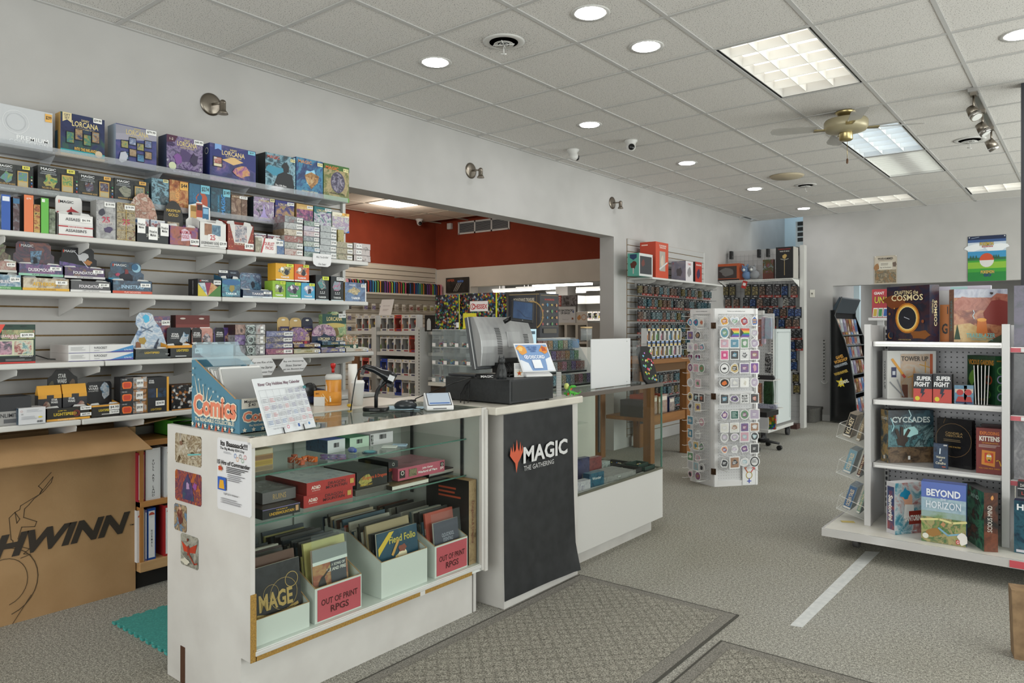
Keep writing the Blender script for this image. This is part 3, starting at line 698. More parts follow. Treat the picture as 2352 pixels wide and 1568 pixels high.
TAN='#cbb489';SILV=A('#8f93ab','#b3b4c4','#a7a3c0',s=10);DKT=A('#0b1218','#12303d','#2f6f86','#8fc4d8','#1b3440','#0c1116',s=12)
LOR=lambda x,y,w,c='#d9c78e':[('t','LORCANA',x,y,w,.13,c,.02),('t','DISNEY',x,y+.1,w*.3,.05,c),('t','TRADING CARD GAME',x,y-.1,w*.7,.03,c)]
MAG=lambda x,y,w,c='#e8e8ea':[('p',[(x-w*.62,y-.045),(x-w*.58,y-.07),(x-w*.54,y-.045),(x-w*.52,y+.05),(x-w*.56,y+.02),(x-w*.58,y+.08),(x-w*.6,y+.02),(x-w*.64,y+.05)],'#c8452c'),('t','MAGIC',x,y,w,.09,c,.02)]
# ---- top shelf
LB(1,-30,122,246,.22,'frosted silvery white collection box at the left end of the top ledge',('#c3c6ca','#b9bdc2','#d4d6d9'),[('r',0,0,1,.05,'#202126'),('ring',.42,.62,.27,.285,'#d8dadd'),('ring',.42,.62,.20,.21,'#b3b6bb'),('t','PREMIUM',.68,.26,.5,.1,'#eef0f2'),('t','COLLECTION',.62,.15,.7,.08,'#e4e7ea')],[('$299',.93,.86,.11,.2,NOTEO)])
LB(1,138,241,266,.07,'navy and green card gift set box with a cream pennant',(A('#18204e','#222c66','#26346e','#2c5a58','#3a7a50',s=7),'#b9934f','#a58548'),[('r',0,.06,1,.16,'#2aa0a8'),('r',.0,.0,1,.07,'#c5a057')]+LOR(.55,.78,.6)+[('p',[(.04,1),(.24,1),(.24,.78),(.14,.84),(.04,.78)],'#d8c99a'),('t','GIFT\nSET',.14,.91,.14,.12,'#333355')]+art_cards([('#3c6fa8','#4f9b67','#d7a24f'),('#2c447c','#c99a5a','#5fa0c0')],4,.3,.58)+[('t','INTO THE INKLANDS',.55,.2,.5,.1,'#e6b94c',.02),('c',.85,.15,.08,'#c8b79a')],[('$39.99',.83,.94,.2,.11)],left=[('r',0,.1,.5,.6,'#2b5c74')])
LB(1,265,360,292,.10,'silver lavender card game trove box with rows of cards',(A('#4a4490','#3a4a9a','#6a58a8',s=10),'#8fa1b8','#c2cad4'),[('r',0,.74,1,.98,'#8f8f9c'),('p',[(0,.6),(1,.74),(1,.9),(0,.76)],'#9b99a8')]+LOR(.52,.84,.55,'#cdbb83')+art_cards([('#2f9a7a','#c0b25a','#33558a'),('#b08a6a','#6a88c0','#dadae8')],4,.42,.62)+art_cards([('#183a80','#58a8dc'),('#8a6a4a','#d0b088')],4,.14,.34)+[('p',[(.06,.1),(.1,.3),(.22,.34),(.28,.24),(.24,.12),(.12,.05)],'#b7bac6')],[('$79.99',.86,.93,.26,.12)])
LB(1,382,466,316,.10,'violet quest box with ghostly grey figures and a round seal',(PURP,'#2a3550','#3d4a62'),[('r',0,.0,1,.16,'#2e1d4e'),('p',[(0,1),(.3,1),(.22,.84),(0,.8)],'#4a1d3a')]+LOR(.56,.82,.55)+[('blob',.5,.5,.2,.2,3,'#4b3a68'),('blob',.3,.4,.12,.14,5,'#7b4d92'),('blob',.75,.45,.13,.2,8,'#2f2547'),('t',"ILLUMINEER'S QUEST",.55,.07,.75,.06,'#c9b8d8'),('c',.15,.2,.1,'#c9d0ae'),('t','1-2',.12,.9,.1,.06,'#e8e0d0')],[('$49.99',.88,.93,.26,.12)])
LB(1,481,588,338,.09,'navy and gold starter box with blue ribbon and pale blue note',(A('#1c2468','#2a3488','#5a4aa0','#e09a6a',s=9),'#232f6e','#c9ad78'),[('p',[(0,.4),(.45,.65),(1,.4),(1,1),(.85,1),(.5,.88),(.12,.9),(0,.9)],'#232c70'),('p',[(.25,.6),(.5,.72),(.72,.62),(.5,.5)],'#d8b47c')]+LOR(.5,.80,.5,'#dfc98e')+[('p',[(.1,1),(.24,1),(.24,.84),(.17,.88),(.1,.84)],'#7fa6dc'),('r',.06,.38,.26,.66,'#161a28'),('r',.08,.48,.24,.64,A('#3f9a6a','#d05a50','#e8e0d0')),('r',.08,.4,.24,.47,'#d8cfae'),('blob',.7,.38,.22,.2,4,A('#e0785a','#f0b060','#c060a0','#5040a0')),('r',.0,.0,1,.1,A('#6a4aa8','#d08ac0','#4070c0'))],[('$29',.9,.93,.16,.1,NOTEB)],left=[('ring',.6,.8,.07,.09,'#e8e8d8')])
LB(1,609,679,356,.17,'black and teal gift box showing a dark hooded silhouette',(DKT,'#10191f','#1c2a32'),[('blob',.3,.55,.3,.16,2,'#3c8aa4'),('blob',.66,.66,.13,.15,5,'#14171c'),('p',[(.28,.18),(.4,.45),(.6,.55),(.88,.5),(.95,.2),(.95,.0),(.28,0)],'#15181d'),('t','MAGIC',.26,.9,.4,.09,'#b5554a',.02),('t','The Gift Box',.5,.16,.38,.05,'#e6e6e6'),('r',.2,.08,.8,.09,'#9aa')],[('$100',.9,.9,.16,.08,'#e6dfa6')],left=[('r',.4,.05,.5,.95,'#26404a')])
LB(1,680,742,366,.15,'blue holiday gift box with a glowing amber rock',(A('#1c2f6e','#20488c','#3a9ac8','#2a4a90',s=14),'#26386e','#2b3c74'),[('blob',.55,.5,.3,.28,7,'#8cc4de'),('p',[(.3,.55),(.55,.66),(.85,.58),(.8,.4),(.55,.2),(.38,.38)],A('#6a3f1c','#c98f4a','#e8c890',s=30)),('t','MAGIC',.32,.9,.5,.09,'#c98b55',.02),('t','HOLIDAY GIFT BOX',.5,.12,.6,.045,'#e0d8b0')],[('$150',.88,.9,.2,.09,'#e6dfa6')])
LB(1,743,802,380,.15,'green and tan holiday gift box with oval portrait, last on the top ledge',(A('#9a8450','#c9b27a','#6e7f3a','#b89a5c',s=12),'#3f6a2c','#4d7d36'),[('e',.55,.52,.28,.3,'#4d4860'),('e',.55,.52,.24,.27,A('#6a6488','#3a3550','#9a94b0','#c0b0a0')),('r',0,.0,1,.12,'#5c9a36'),('r',0,.86,1,1,A('#4f8a34','#2f6a28')),('t','MAGIC',.32,.9,.5,.09,'#d8682c',.02),('t','HOLIDAY GIFT BOX',.52,.2,.6,.045,'#1a1a1a')],[('$120',.86,.9,.2,.09,'#e6dfa6')])
# ---- second ledge
RNG=lambda:(A('#141a14','#22322a','#2d3f38','#8a7a50',s=16),'#0e1412','#1a221e')
for(u0,u1,vt,lab,pal,nt,foot)in((-12,77,378,'dark green commander deck box with rainbow foil card, leftmost on the second ledge',('#d0b040','#60b080','#7090c0','#a06030'),NOTE,'#173a30'),(86,181,386,'dark green commander deck box with two small heroes and yellow note',('#58c0a0','#40a060','#d8c850','#204880'),NOTE,'#17493d'),(180,262,403,'black commander deck box with tan card and orange note',('#c0a080','#803820','#4a5a80','#d8c8b0'),NOTEO,'#7d8a94'),(262,343,414,'black commander deck box with green-framed card beside the tall teal box',('#406858','#a8a890','#284038'),NOTEO,'#56606a')):
    LB(2,u0,u1,vt,.09,lab,(A('#12141a','#20242a','#3c4038','#181a20',s=14),'#0d0f12','#1b1d20'),[('r',0,0,1,.16,foot),('t','COMMANDER DECK',.3,.08,.45,.06,'#cfd8d4'),('blob',.3,.5,.18,.24,int(u0)+20,A(*pal,s=30)),('t','MAGIC',.25,.9,.38,.09,'#e4e6e8',.02),('r',.08,.79,.42,.82,'#8a8f94'),('t','UNIVERSES BEYOND',.25,.74,.4,.05,'#aab0b4'),('r',.55,.16,.88,.82,'#0a0a0c'),('r',.575,.2,.855,.78,'#c7a256'),('r',.595,.42,.835,.74,A(*pal,s=40)),('r',.6,.22,.83,.38,'#b3a98a'),('t','THE LORD OF THE RINGS' if u0<100 else 'WARHAMMER 40,000',.3,.25,.42,.07,'#c8a468')]+[('c',.945,.25+.12*k,.03,['#b04030','#3a6ab0','#d8d0b0','#2f8a58'][k])for k in range(4)],[('$39',.8,.93,.2,.13,nt)])
def plain_deck(u0,u1,vt,lab,pal,nt=None,st='',front=(),d=.10,cat='box'):
    return LB(2,u0,u1,vt,d,lab,(A(*pal,s=16),pal[0],pal[1]),list(front),nt)
plain_deck(348,388,411,'tall grey-teal booster case with glowing blue figure',('#5f747e','#2c4654','#8fc8e0','#1f3038','#a0b8c0'),[('$85',.8,.95,.3,.1,'#e6dfa6')])
plain_deck(389,433,415,'rust orange booster case with streaks of light',('#8a3c18','#c8662a','#f0b060','#6a2810'),[('$44',.75,.84,.42,.26,NOTEO)],front=[('tv','MAGIC',.42,.45,.2,.55,'#e8a860')])
plain_deck(434,483,424,'blue booster case with an orange creature and blue note',('#1f5f8a','#2a7aa4','#2868a0'),[('$274',.75,.85,.42,.28,NOTEB)],front=[('blob',.6,.45,.3,.3,5,'#b5553a'),('blob',.5,.55,.14,.2,9,'#1f5f8a'),('tv','MAGIC',.25,.45,.14,.5,'#3a8ab8')])
plain_deck(484,530,433,'teal cracked-stone case lettered sideways with blue note',('#1b4a63','#235f78','#16394e','#2f7a92'),[('$149',.78,.86,.36,.26,NOTEB)],front=[('tv','MAGIC',.62,.45,.2,.7,'#3f8fd0',.03),('tv','THE GATHERING',.38,.45,.08,.6,'#4aa0c8')])
LB(2,531,568,449,.07,'brown swirl card bundle box between two dark boxes',(A('#8a6a50','#b08c70','#6a3c24','#c8a890',s=12),'#6e5848','#8a8480'),[('r',0,.86,1,1,'#6a4a30'),('t','LORCANA',.3,.93,.5,.07,'#e6d8c0'),('r',.62,0,.66,.86,'#5a4638')],[('$19.99',.75,.92,.5,.11)])
LB(2,582,630,454,.09,'dark card game trove box with purple crystal art',(A('#1d2a33','#2f4450','#c0a8c8','#8a6aa8','#e0d8e8','#203038',s=18),'#1c2730','#2a3740'),[('p',[(.2,.08),(.42,.35),(.5,.8),(.58,.35),(.85,.08)],'#a99bd0'),('t','LORCANA',.5,.87,.5,.08,'#d9c78e'),('t','ARCHAZIA',.55,.17,.5,.07,'#e8e0c8')],[('$29',.9,.93,.22,.12,'#e6dfa6')])
for(u0,u1,vt,lab,pal,nt)in((632,676,462,'navy bundle box with orange and green desert scene',('#2c2f78','#3a3488','#d09a58','#3a8a50'),None),(681,719,470,'gold and purple bundle box with pink figure',('#c7a060','#3a2a70','#c05a90','#e0c088'),None),(721,761,476,'teal bundle box with white splashed art',('#1f6a70','#2a7e84','#dfe6e8','#8a5aa0','#3aa0b0'),None),(763,802,489,'cream bundle box with orange note overhanging the ledge end',('#e2ddca','#cfe0d8','#b08ac0','#f0ecd8','#70a890'),1)):
    LB(2,u0,u1,vt,.06,lab,(A(*pal,s=20),pal[0],pal[0]),[('r',0,.78,1,1,pal[0]),('t','LORCANA',.45,.84,.6,.1,'#d9c78e' if not nt else '#a89a60')]+([('p',[(.8,0),(1,0),(1,.12)],'#2a6ac0')]if nt else[]),[('$49.99',.8,.9,.36,.12)]if not nt else[('$39',.78,.93,.42,.13,NOTEO)])
# ---- shelf 3
def panel(outline,th,mat,els,W_,H_,name,parent,loc,rotx=0):
    """die-cut card standing upright: outline in 0..1 coordinates"""
    m=MB();pts=[((x-.5)*W_,y*H_)for x,y in outline];m.prism(pts,'y',-th/2,th/2,mat)
    if els:m.face((-W_/2,-th/2,0),(1,0,0),(0,0,1),W_,H_,els)
    o=m.build(name,parent,loc);o.rotation_euler=(rotx,0,0);return o
ROUND=[(0,0),(1,0),(1,.88),(.97,.96),(.92,1),(.08,1),(.03,.96),(0,.88)]
def dome(n=10,base=.3):
    return[(0,0),(1,0),(1,base)]+[(.5+.5*math.cos(PI*k/n),base+(1-base)*math.sin(PI*k/n))for k in range(1,n)]+[(0,base)]
TAB=[(0,0),(1,0),(1,.55),(.92,.62),(.92,.9),(.85,1),(.12,1),(.06,.9),(.06,.62),(0,.55)]
def display(sh,u0,u1,vt,d,label,tray,els,hd=None,tg=None,zb=None,dx=0,packs=None,name='booster_display',lid='#d8d8d6',group=None,vb=None):
    """counter display: open tray with low front, card header at the back, optional packs inside"""
    xf,z=SHZ[sh];xf+=dx;z=z+.0005 if zb is None else zb
    y,w,h=span(u0,u1,vt,xf,z);w*=.985;th=.0025
    tm=tray if isinstance(tray,tuple)else(tray,tray)
    m=MB();m.box(-w/2,0,0,w/2,d,th,tm[1]);m.box(-w/2,0,0,w/2,th,h,tm[0])
    for s in(-1,1):
        x=s*w/2
        m.prism([(0,0),(d,0),(d,h*1.25),(d*.25,h*1.08),(0,h)],'x',x,x-s*th,tm[1])
    m.box(-w/2,d-th,0,w/2,d,h*1.2,tm[1]);m.box(-w/2+th,d*.3,th,w/2-th,d-th,h*.9,S('#b9bcc0',.4))
    m.prism([(-w*.5,h),(-w*.42,h*1.13),(-w*.2,h*1.16),(-w*.16,h)],'y',d*.22,d*.22+th,lid);m.prism([(w*.5,h),(w*.42,h*1.13),(w*.2,h*1.16),(w*.16,h)],'y',d*.22,d*.22+th,lid)
    m.face((-w/2,0,0),(1,0,0),(0,0,1),w,h,els)
    o=m.build(name,None,(xf,y,z),R90);tag(o,label,'display',group)
    if packs:
        for k in range(packs[0]):
            q=MB();pw=w/packs[0];x=-w/2+pw*(k+.5);ph=packs[1]
            q.box(x-pw*.44,d*.35,th,x+pw*.44,d*.35+.02,ph,A(*packs[2],s=30));q.box(x-pw*.44,d*.35-.001,ph-.008,x+pw*.44,d*.35,ph,'#c9ccd0');q.build('booster_pack',o)
    if hd:
        hu0,hu1,vh,outl,hm,hels=hd[:6];hdx=d-.006
        a=onX(hu0,HY,xf-hdx);b=onX(hu1,HY,xf-hdx);um=(hu0+hu1)/2;hh=onX(um,vh,xf-hdx).z-z-h*.55
        panel(outl,.003,mt(hm),hels,b.y-a.y,hh,'header_card',o,((a.y+b.y)/2-y,hdx,h*.55))
    for t in(tg or[]):
        st,x,yy,tw,tth=t[:5];pricetag(o,st,tw*w,tth*h,(x-.5)*w,yy*h,0,t[5]if len(t)>5 else '#f0f0ee')
    return o
LB(3,3,24,447,.09,'upright deck box with a royal blue spine and dark cover',('#2f58a8',A('#14141c','#2b5a80','#c8c8d0',s=25),'#a9b4c4'),[('r',.1,.82,.9,.95,'#dde3ee')])
LB(3,30,45,452,.08,'slim dark deck with curling art, beside the blue-spined box',(A('#20242c','#5a3038','#8a9aa8',s=25),'#181a20','#30333a'),[('r',0,.8,1,.95,'#3a6a90')])
LB(3,55,77,448,.09,'upright deck box with a salmon orange spine',('#dc7a4c','#1c1418','#c8a090'),[('t','$79',.5,.9,.6,.05,'#f0e8e0')])
LB(3,78,92,470,.08,'slim black fiery deck beside the orange-spined box',(A('#100c0c','#c05a20','#e8c050','#181010',s=30),'#141010','#1e1818'))
LB(3,94,112,455,.09,'upright deck box with a bright green spine',('#63b24a','#23301e','#a0b894'),[('r',.1,.88,.5,.97,'#dfe6dc')])
LB(3,113,127,480,.08,'slim green and grey deck beside the green-spined box',(A('#2a3a2a','#7a8a6a','#b8c0b0',s=30),'#1e281e','#30382e'))
display(3,133,215,494,.11,'white booster display stacked two high with a red hooded figure header',('#dfdedd','#d4d2d0'),[('r',0,.40,1,.46,'#b03038'),('r',0,0,1,.05,'#b03038'),('t',"ASSASSIN'S",.5,.78,.6,.14,'#3a3a40'),('t',"ASSASSIN'S",.5,.25,.6,.14,'#3a3a40'),('t','BEYOND BOOSTERS',.5,.43,.5,.045,'#f0e8e8'),('r',0,.498,1,.505,'#8a8a8c')],(127,188,452,ROUND,'#e4e3e2',MAG(.42,.82,.5,'#1e1e22')+[('blob',.55,.35,.14,.22,4,'#3a2a34'),('p',[(.3,.45),(.6,.62),(.9,.5),(.6,.5)],'#b02a34'),('p',[(.55,.5),(.63,.5),(.6,.68),(.55,.64)],'#b02a34'),('r',.05,.42,.35,.48,'#b03038')]),[('$6.99',.78,.78,.34,.2)])
for k,(u0,u1,vt,lab,body)in enumerate(((221,266,461,'grey collector tin printed with 25 and slanting white figures',A('#6f6f72','#a4a4a6','#c8c8ca','#5b4a66',s=22)),(268,311,468,'gold framed collector tin of many small portraits',A('#4a3c28','#8a7448','#c8b890','#5f5138','#b04a3a',s=34)))):
    LB(3,u0,u1,vt,.075,lab,(body,'#8a8a88','#9a9a98'),[('t','25',.5,.5,.4,.16,'#b8405a',.03),('t','DUELISTS',.5,.42,.7,.06,'#d8d0c8')]+([('blob',.3,.7,.2,.12,4,'#3a3a48'),('blob',.6,.25,.25,.1,6,'#4a4060')]if k==0 else[('r',.03,.02+.245*i,.97,.03+.245*i,'#b89a54')for i in range(5)]+[('r',.48,0,.51,1,'#b89a54')]),[('$19.99',.68,.9,.55,.12)],cat='tin',name='collector_tin')
display(3,313,388,521,.10,'booster display of blue and white packs with a red fan-shaped header',('#2a2e30','#1f2224'),[('t','SPEED DUEL',.5,.45,.4,.3,'#c8c8c0')],(292,362,443,dome(10,.25),A('#c8463a','#e8b8a0','#b06a50','#f0e0d0','#6a3a30',s=26),[('t','STRUCTURE',.45,.2,.5,.12,'#e8e0c8',.02)]),[('Priced as\nMarket',.14,1.0,.24,.9),('Priced as\nMarket',.5,.6,.28,.8),('Priced as\nMarket',.86,.9,.26,.8)],packs=(2,.135,('#203a88','#5a98e0','#e8f0f8','#c03a48','#d8e0f0')))
display(3,389,456,521,.10,'purple starry booster display with a round black header',(A('#4a2a78','#8a4a98','#c86a4a','#2a2458',s=10),'#6a3a88'),[('blob',.55,.55,.24,.4,3,'#d8c8d8'),('t','MAXIMUM\nGOLD',.55,.6,.4,.5,'#b02a40',.02)],(375,420,461,dome(12,.5),A('#101014','#2a2420','#141418',s=14),[('t','MAXIMUM',.5,.72,.7,.08,'#d8b860'),('t','GOLD',.5,.6,.5,.08,'#d8b860'),('r',.2,.05,.8,.4,A('#8a6a40','#c8b898','#4a3c30'))]),[('$34.99',.86,.25,.32,.32)])
display(3,458,520,512,.10,'white legends booster display with three fanned cards on its header',('#e0dfdd','#d6d4d2'),[('r',.18,.5,.45,.95,A('#8a4a30','#c88a60')),('r',.46,.5,.78,.92,A('#2a5a88','#88b8d0')),('blob',.48,.42,.3,.16,3,'#e8e6e4'),('t','25',.48,.42,.2,.2,'#b83a4a',.02),('t','LEGENDARY GOLD',.4,.2,.7,.1,'#4a4a4c'),('t','25th Anniversary Edition',.45,.08,.6,.06,'#6a6a6c')],(427,487,464,[(0,0),(1,0),(1,.42),(.92,.5),(.92,.86),(.62,.94),(.6,1),(.4,1),(.38,.95),(.1,.88),(.1,.5),(0,.42)],'#e2e1df',[('r',.16,.5,.4,.88,'#c8a060'),('r',.38,.54,.62,.96,'#b0503a'),('r',.62,.5,.86,.86,'#2f6890'),('r',.18,.7,.38,.85,'#8a6a30'),('r',.41,.75,.6,.92,'#401c18'),('r',.64,.66,.84,.82,'#88b8d8'),('t','25',.5,.38,.5,.12,'#b83a4a',.02),('t','LEGENDARY COLLECTION',.5,.2,.8,.06,'#3a3a3c')]),[('$29.99',.86,.2,.3,.22)])
display(3,522,584,517,.10,'dark red diamond-patterned booster display with white pack',(noisy('red_diamond_print','#7a2418','#9c3a26',40,.4),'#8a2a1c'),[('p',[(.25,.3),(.75,.3),(.95,1),(.08,1)],'#d6d3d0'),('r',.28,.34,.72,.98,A('#c04038','#e8d8d8','#9098a8','#803040',s=30)),('t','STRUCTURE',.5,.26,.5,.08,'#e8d8c0')]+[('p',[(x,y),(x+.02,y+.02),(x,y+.04),(x-.02,y+.02)],'#d8b080')for x in(.06,.16,.84,.94)for y in(.12,.4,.68)],None,[('$9.99',.8,.2,.34,.22)])
display(3,586,653,548,.10,'cream booster display with paired tall card packs',('#dedbd6','#cfccc6'),[('r',.0,0,.22,1,A('#c8bea0','#8a8468','#e0dac4')),('p',[(.22,0),(.32,1),(.72,1),(.66,0)],'#e9e7e5'),('p',[(.18,0),(.22,0),(.34,1),(.3,1)],'#b8343c'),('t','DUELIST\nPACKS',.48,.5,.34,.5,'#b8343c',.02),('r',.74,0,1,1,A('#20346a','#4a7ab8','#c8b060'))],None,[('$9.99',.82,.75,.28,.35)],packs=(2,.125,('#d8d4c8','#2a3c78','#b03a40','#e8e6e0','#6a8ac0')))
def stackb(sh,u0,u1,vt,vb,n,base,pals,prices,d=.13,dx=0,zb=None,text=None,gname=None,cat='box',tgx=.8):
    xf,z=SHZ[sh];xf+=dx;z=z+.0005 if zb is None else zb
    y,w,H=span(u0,u1,vt,xf,z);h=H/n
    for k in range(n):
        pal=pals[k%len(pals)];rnd=random.Random(u0*7+k);jx=rnd.uniform(-.003,.003)
        pos='bottom' if k==0 else('top' if k==n-1 else ORD[k]+' up')
        fr=[('r',0,0,1,.05,'#2a2a2c'),('blob',.25,.5,.2,.4,k+2,A(*pal[::-1],s=30))]
        if text:fr.append(('t',text,.55,.5,.36,.4,'#e0d8c0' if not isinstance(text,tuple)else text[1],.015))
        p=prices[k%len(prices)]
        prod('booster_box','%s, %s one'%(base,pos),cat,w*.98,h-.0006,d,(xf,y+jx,z+k*h),R90+rnd.uniform(-.02,.02),(A(*pal,s=24),A(pal[0],pal[-1],s=20),pal[0]),fr,tg=[(p,tgx,.5,.32,.62)]if p else None,group=gname or base+'s')
stackb(3,653,696,497,580,6,'small card booster box, leftmost of the three tall stacks',[('#8a3a30','#d8c8c0','#b04a3c'),('#7a8278','#c8ccc4','#5a6258'),('#d8d4ce','#a84a40','#b8b0a8'),('#b8a080','#e0d4bc','#8a6a4a'),('#9aa0a0','#d0d4d4','#6a4a50'),('#c8cccc','#8a9498','#a05a60')],['$59.99','$89.99','','$39.99','$39.99','$75.00'])
stackb(3,698,734,508,584,7,'small card booster box, middle of the three tall stacks',[('#3f5a50','#a8c0b4','#2a3a40'),('#2f6a58','#8ab0d0','#40304a'),('#48785a','#d0dcd0','#2a4038'),('#b8bcc0','#7a8a90','#d8dce0'),('#c88a8a','#e0d0d4','#9a7a9a'),('#c0b0cc','#e0d8e4','#8a88b0')],['$149.99','$39.99','$39.99','$59.99','$39.99'])
stackb(3,735,773,519,586,5,'silver card booster box, rightmost of the three tall stacks',[('#9aa2a4','#c8ced0','#7a8284')],['$75.00'])
stackb(3,773,811,556,590,3,'flat booster box with a green stripe, low stack',[('#8a7a5c','#c0b494','#5a6a38')],['$100.00'])
stackb(3,812,851,559,591,3,'flat pale booster box, low stack at the shelf end',[('#b8a8a0','#d8ccc8','#5a5048')],['$4.99','$1.99','$1.99'],tgx=.3)
LB(3,776,790,528,.05,'narrow yellow tuck box behind the low booster stacks',(A('#b8a03a','#d8c878','#7a6a28',s=30),'#a08c30','#b0a040'),dx=-.10)
# hanging sale signs
def sign(sh,u0,u1,v0,v1,outl,txt,label):
    xf=SHZ[sh][0]+.03;a,b=onX(u0,v0,xf),onX(u1,v0,xf);zt=onX((u0+u1)/2,v0,xf).z;zb_=onX((u0+u1)/2,v1,xf).z;w,h=b.y-a.y,zt-zb_
    m=MB();m.prism([((x-.5)*w,(y-1)*h)for x,y in outl],'y',-.001,.001,'#e4e4e5');n=len(txt)
    m.face((-w/2,-.001,-h),(1,0,0),(0,0,1),w,h,[('t',t,.5,.74-.56*k/max(1,n-1),min(.74,.045*len(t)+.05),.15,'#3a3a3e',.004,.15)for k,t in enumerate(txt)])
    o=m.build('hanging_sign',None,(xf,(a.y+b.y)/2,zt),R90);tag(o,label,'sign')
sign(3,718,761,583,612,[(.03,1),(.97,1),(1,.5),(.95,.15),(.8,0),(.2,0),(.05,.15),(0,.5)],['ALL Yu-Gi-Oh!','On Sale!'],'white rounded paper sign hanging from the uppermost white shelf')
HEX=[(0,.5),(.18,1),(.82,1),(1,.5),(.82,0),(.18,0)]
sign(5,641,706,821,853,HEX,['Buy one Shimmering','Skies Starter','get two Boosters free!'],'white six-sided paper sign, right of the two')
sign(5,570,634,822,862,HEX,['Buy one Rise of the','Floodborne Starter','get two Booster Free!'],'white six-sided paper sign, left one half behind the calendar')
# ---- shelf 4
def play(u0,u1,vt,label,pal,title,foot,price,tcol='#e8e4ea',zb=None,hd=None,d=.12,ftxt='PLAY BOOSTERS',fcol='#333',sh=4):
    return display(sh,u0,u1,vt,d,label,(A(*pal,s=14),pal[0]),[('r',0,0,1,.2,foot),('t',ftxt,.5,.1,.42,.11,fcol),('t',title,.5,.52,.58,.28,tcol,.02)],hd,[(price,.82,.68,.26,.3)],zb=zb)
Z4=SHZ[4][1]
play(-40,50,630,'green edged booster tray, lower tray at the left end of its shelf',('#2c5a78','#6a9ab8','#c8d8e0','#385a40'),'BLOOMBURROW','#3f8a48','$5.99',fcol='#c8e8c8',ftxt='PLAY BOOSTERS')
play(-40,39,598,'pale green booster tray with a mouse-brown header, upper left tray',('#8aa088','#c8d0b8','#b87a70','#5a6a50'),'','#b9bcb8','$9.99',zb=Z4+.082,hd=(-45,24,556,[(0,0),(1,0),(1,.5),(.8,.62),(.85,.9),(.6,1),(.2,.95),(0,.9)],A('#3f5a3a','#8a9a58','#5a3a2c','#c0a878',s=18),[]),ftxt='')
play(51,160,639,'sandy yellow booster tray with gold racing letters',('#c8b088','#e0d4b8','#a88a60','#8ab0c8'),'AETHERDRIFT','#d8a83a','$5.49','#e0b030',fcol='#7a5a20')
play(42,146,607,'violet booster tray with a door of blue light on its header',('#2a1c40','#5a2c60','#2c3c78','#8a4a90','#20182c'),'DUSKMOURN','#8ec0a8','$5.99',zb=Z4+.072,hd=(30,124,556,TAB,A('#3a1c38','#7a3048','#2c2448','#a04a3a','#241830',s=10),MAG(.33,.86,.3)+[('p',[(.42,.18),(.62,.25),(.7,.72),(.4,.68)],A('#20406a','#68a8d8','#182c50','#a8d0e8',s=30)),('blob',.52,.36,.07,.14,3,'#141826')]))
play(161,255,646,'charcoal booster tray with plain white foot, below the black header',('#38353a','#454248','#2c2a2e'),'FOUNDATIONS','#dad9d8','$5.49',ftxt='JUMPSTART BOOSTERS')
play(147,242,615,'black and magenta booster tray with a white rider on its header',('#20203a','#5a2a70','#3a2a58','#8a5a50','#281c30'),'FOUNDATIONS','#c9c8ca','$5.25',zb=Z4+.070,hd=(136,222,569,TAB,'#141418',MAG(.28,.85,.3)+[('blob',.62,.66,.16,.2,6,'#c8c8ca'),('blob',.76,.45,.14,.12,9,'#b87a40'),('p',[(.0,.0),(1,.0),(1,.25),(0,.45)],A('#3a2a90','#7a4ac0','#2a3478','#c86ab0',s=14)),('p',[(.35,.9),(.38,.88),(.8,.2),(.77,.2)],'#d8d8e0')]))
play(258,350,645,'blue night booster tray with a pale moon on its header',('#20405c','#2f5f84','#1c2c48','#4a88b0'),'INNISTRAD','#c8543c','$6.99','#a8c8e0',fcol='#f0d0c8',hd=(248,330,602,TAB,A('#1c3c5c','#2f6088','#162c44','#40789c',s=12),MAG(.33,.87,.34)+[('c',.78,.78,.17,'#9cc8dc'),('c',.74,.82,.13,'#356a90'),('blob',.5,.35,.2,.24,5,'#1a1c2c'),('blob',.5,.62,.07,.12,3,'#8a3a3c'),('blob',.25,.5,.07,.08,6,'#c04a6a'),('r',0,.28,.3,.36,'#3a9cc4')]))
LB(4,454,507,641,.11,'black box with fanned coloured triangles and sideways letters',('#2a2a2d','#1c1c1f','#35353a'),[('p',[(.0,.0),(.42,0),(0,.72)],'#c8b83a'),('p',[(0,.74),(.42,0),(.3,.78)],A('#8ab8d8','#d8e4ea','#5a9ac8')),('p',[(.31,.78),(.42,0),(.58,.8)],'#8a2c4a'),('p',[(.58,.8),(.42,0),(.86,.55)],A('#d86a30','#e8b060','#a84a28')),('p',[(.42,0),(.86,.55),(1,.7),(1,0)],'#4a7a3c'),('t','MAGIC',.3,.9,.3,.09,'#e8e8ea',.02),('p',[(.06,.85),(.1,.95),(.14,.85)],'#c8452c')],[('$49.99',.84,.82,.32,.24)],left=[('tv','STARTER COLLECTION',.5,.5,.2,.8,'#c0c0c4')])
display(4,509,553,640,.09,'teal blue bundle tray with a tall dark navy header',(A('#1c6a88','#38a8c0','#1f4a78','#70c8d8',s=18),'#205a78'),[('t','TARKIR',.5,.18,.6,.12,'#e0f0f4',.03),('blob',.55,.55,.16,.3,4,'#9a8a4a'),('e',.5,.8,.5,.16,'#3a6a98')],(502,549,620,ROUND,'#1b2233',[('r',.12*k+.06,.1,.12*k+.1,.7,'#243a5a')for k in range(7)]+[('t','MAGIC',.7,.85,.3,.1,'#a0b0c0'),('r',.0,.82,.42,.96,'#f0f0ee'),('t','$39.99',.21,.89,.34,.08,'#26262a')]),None)
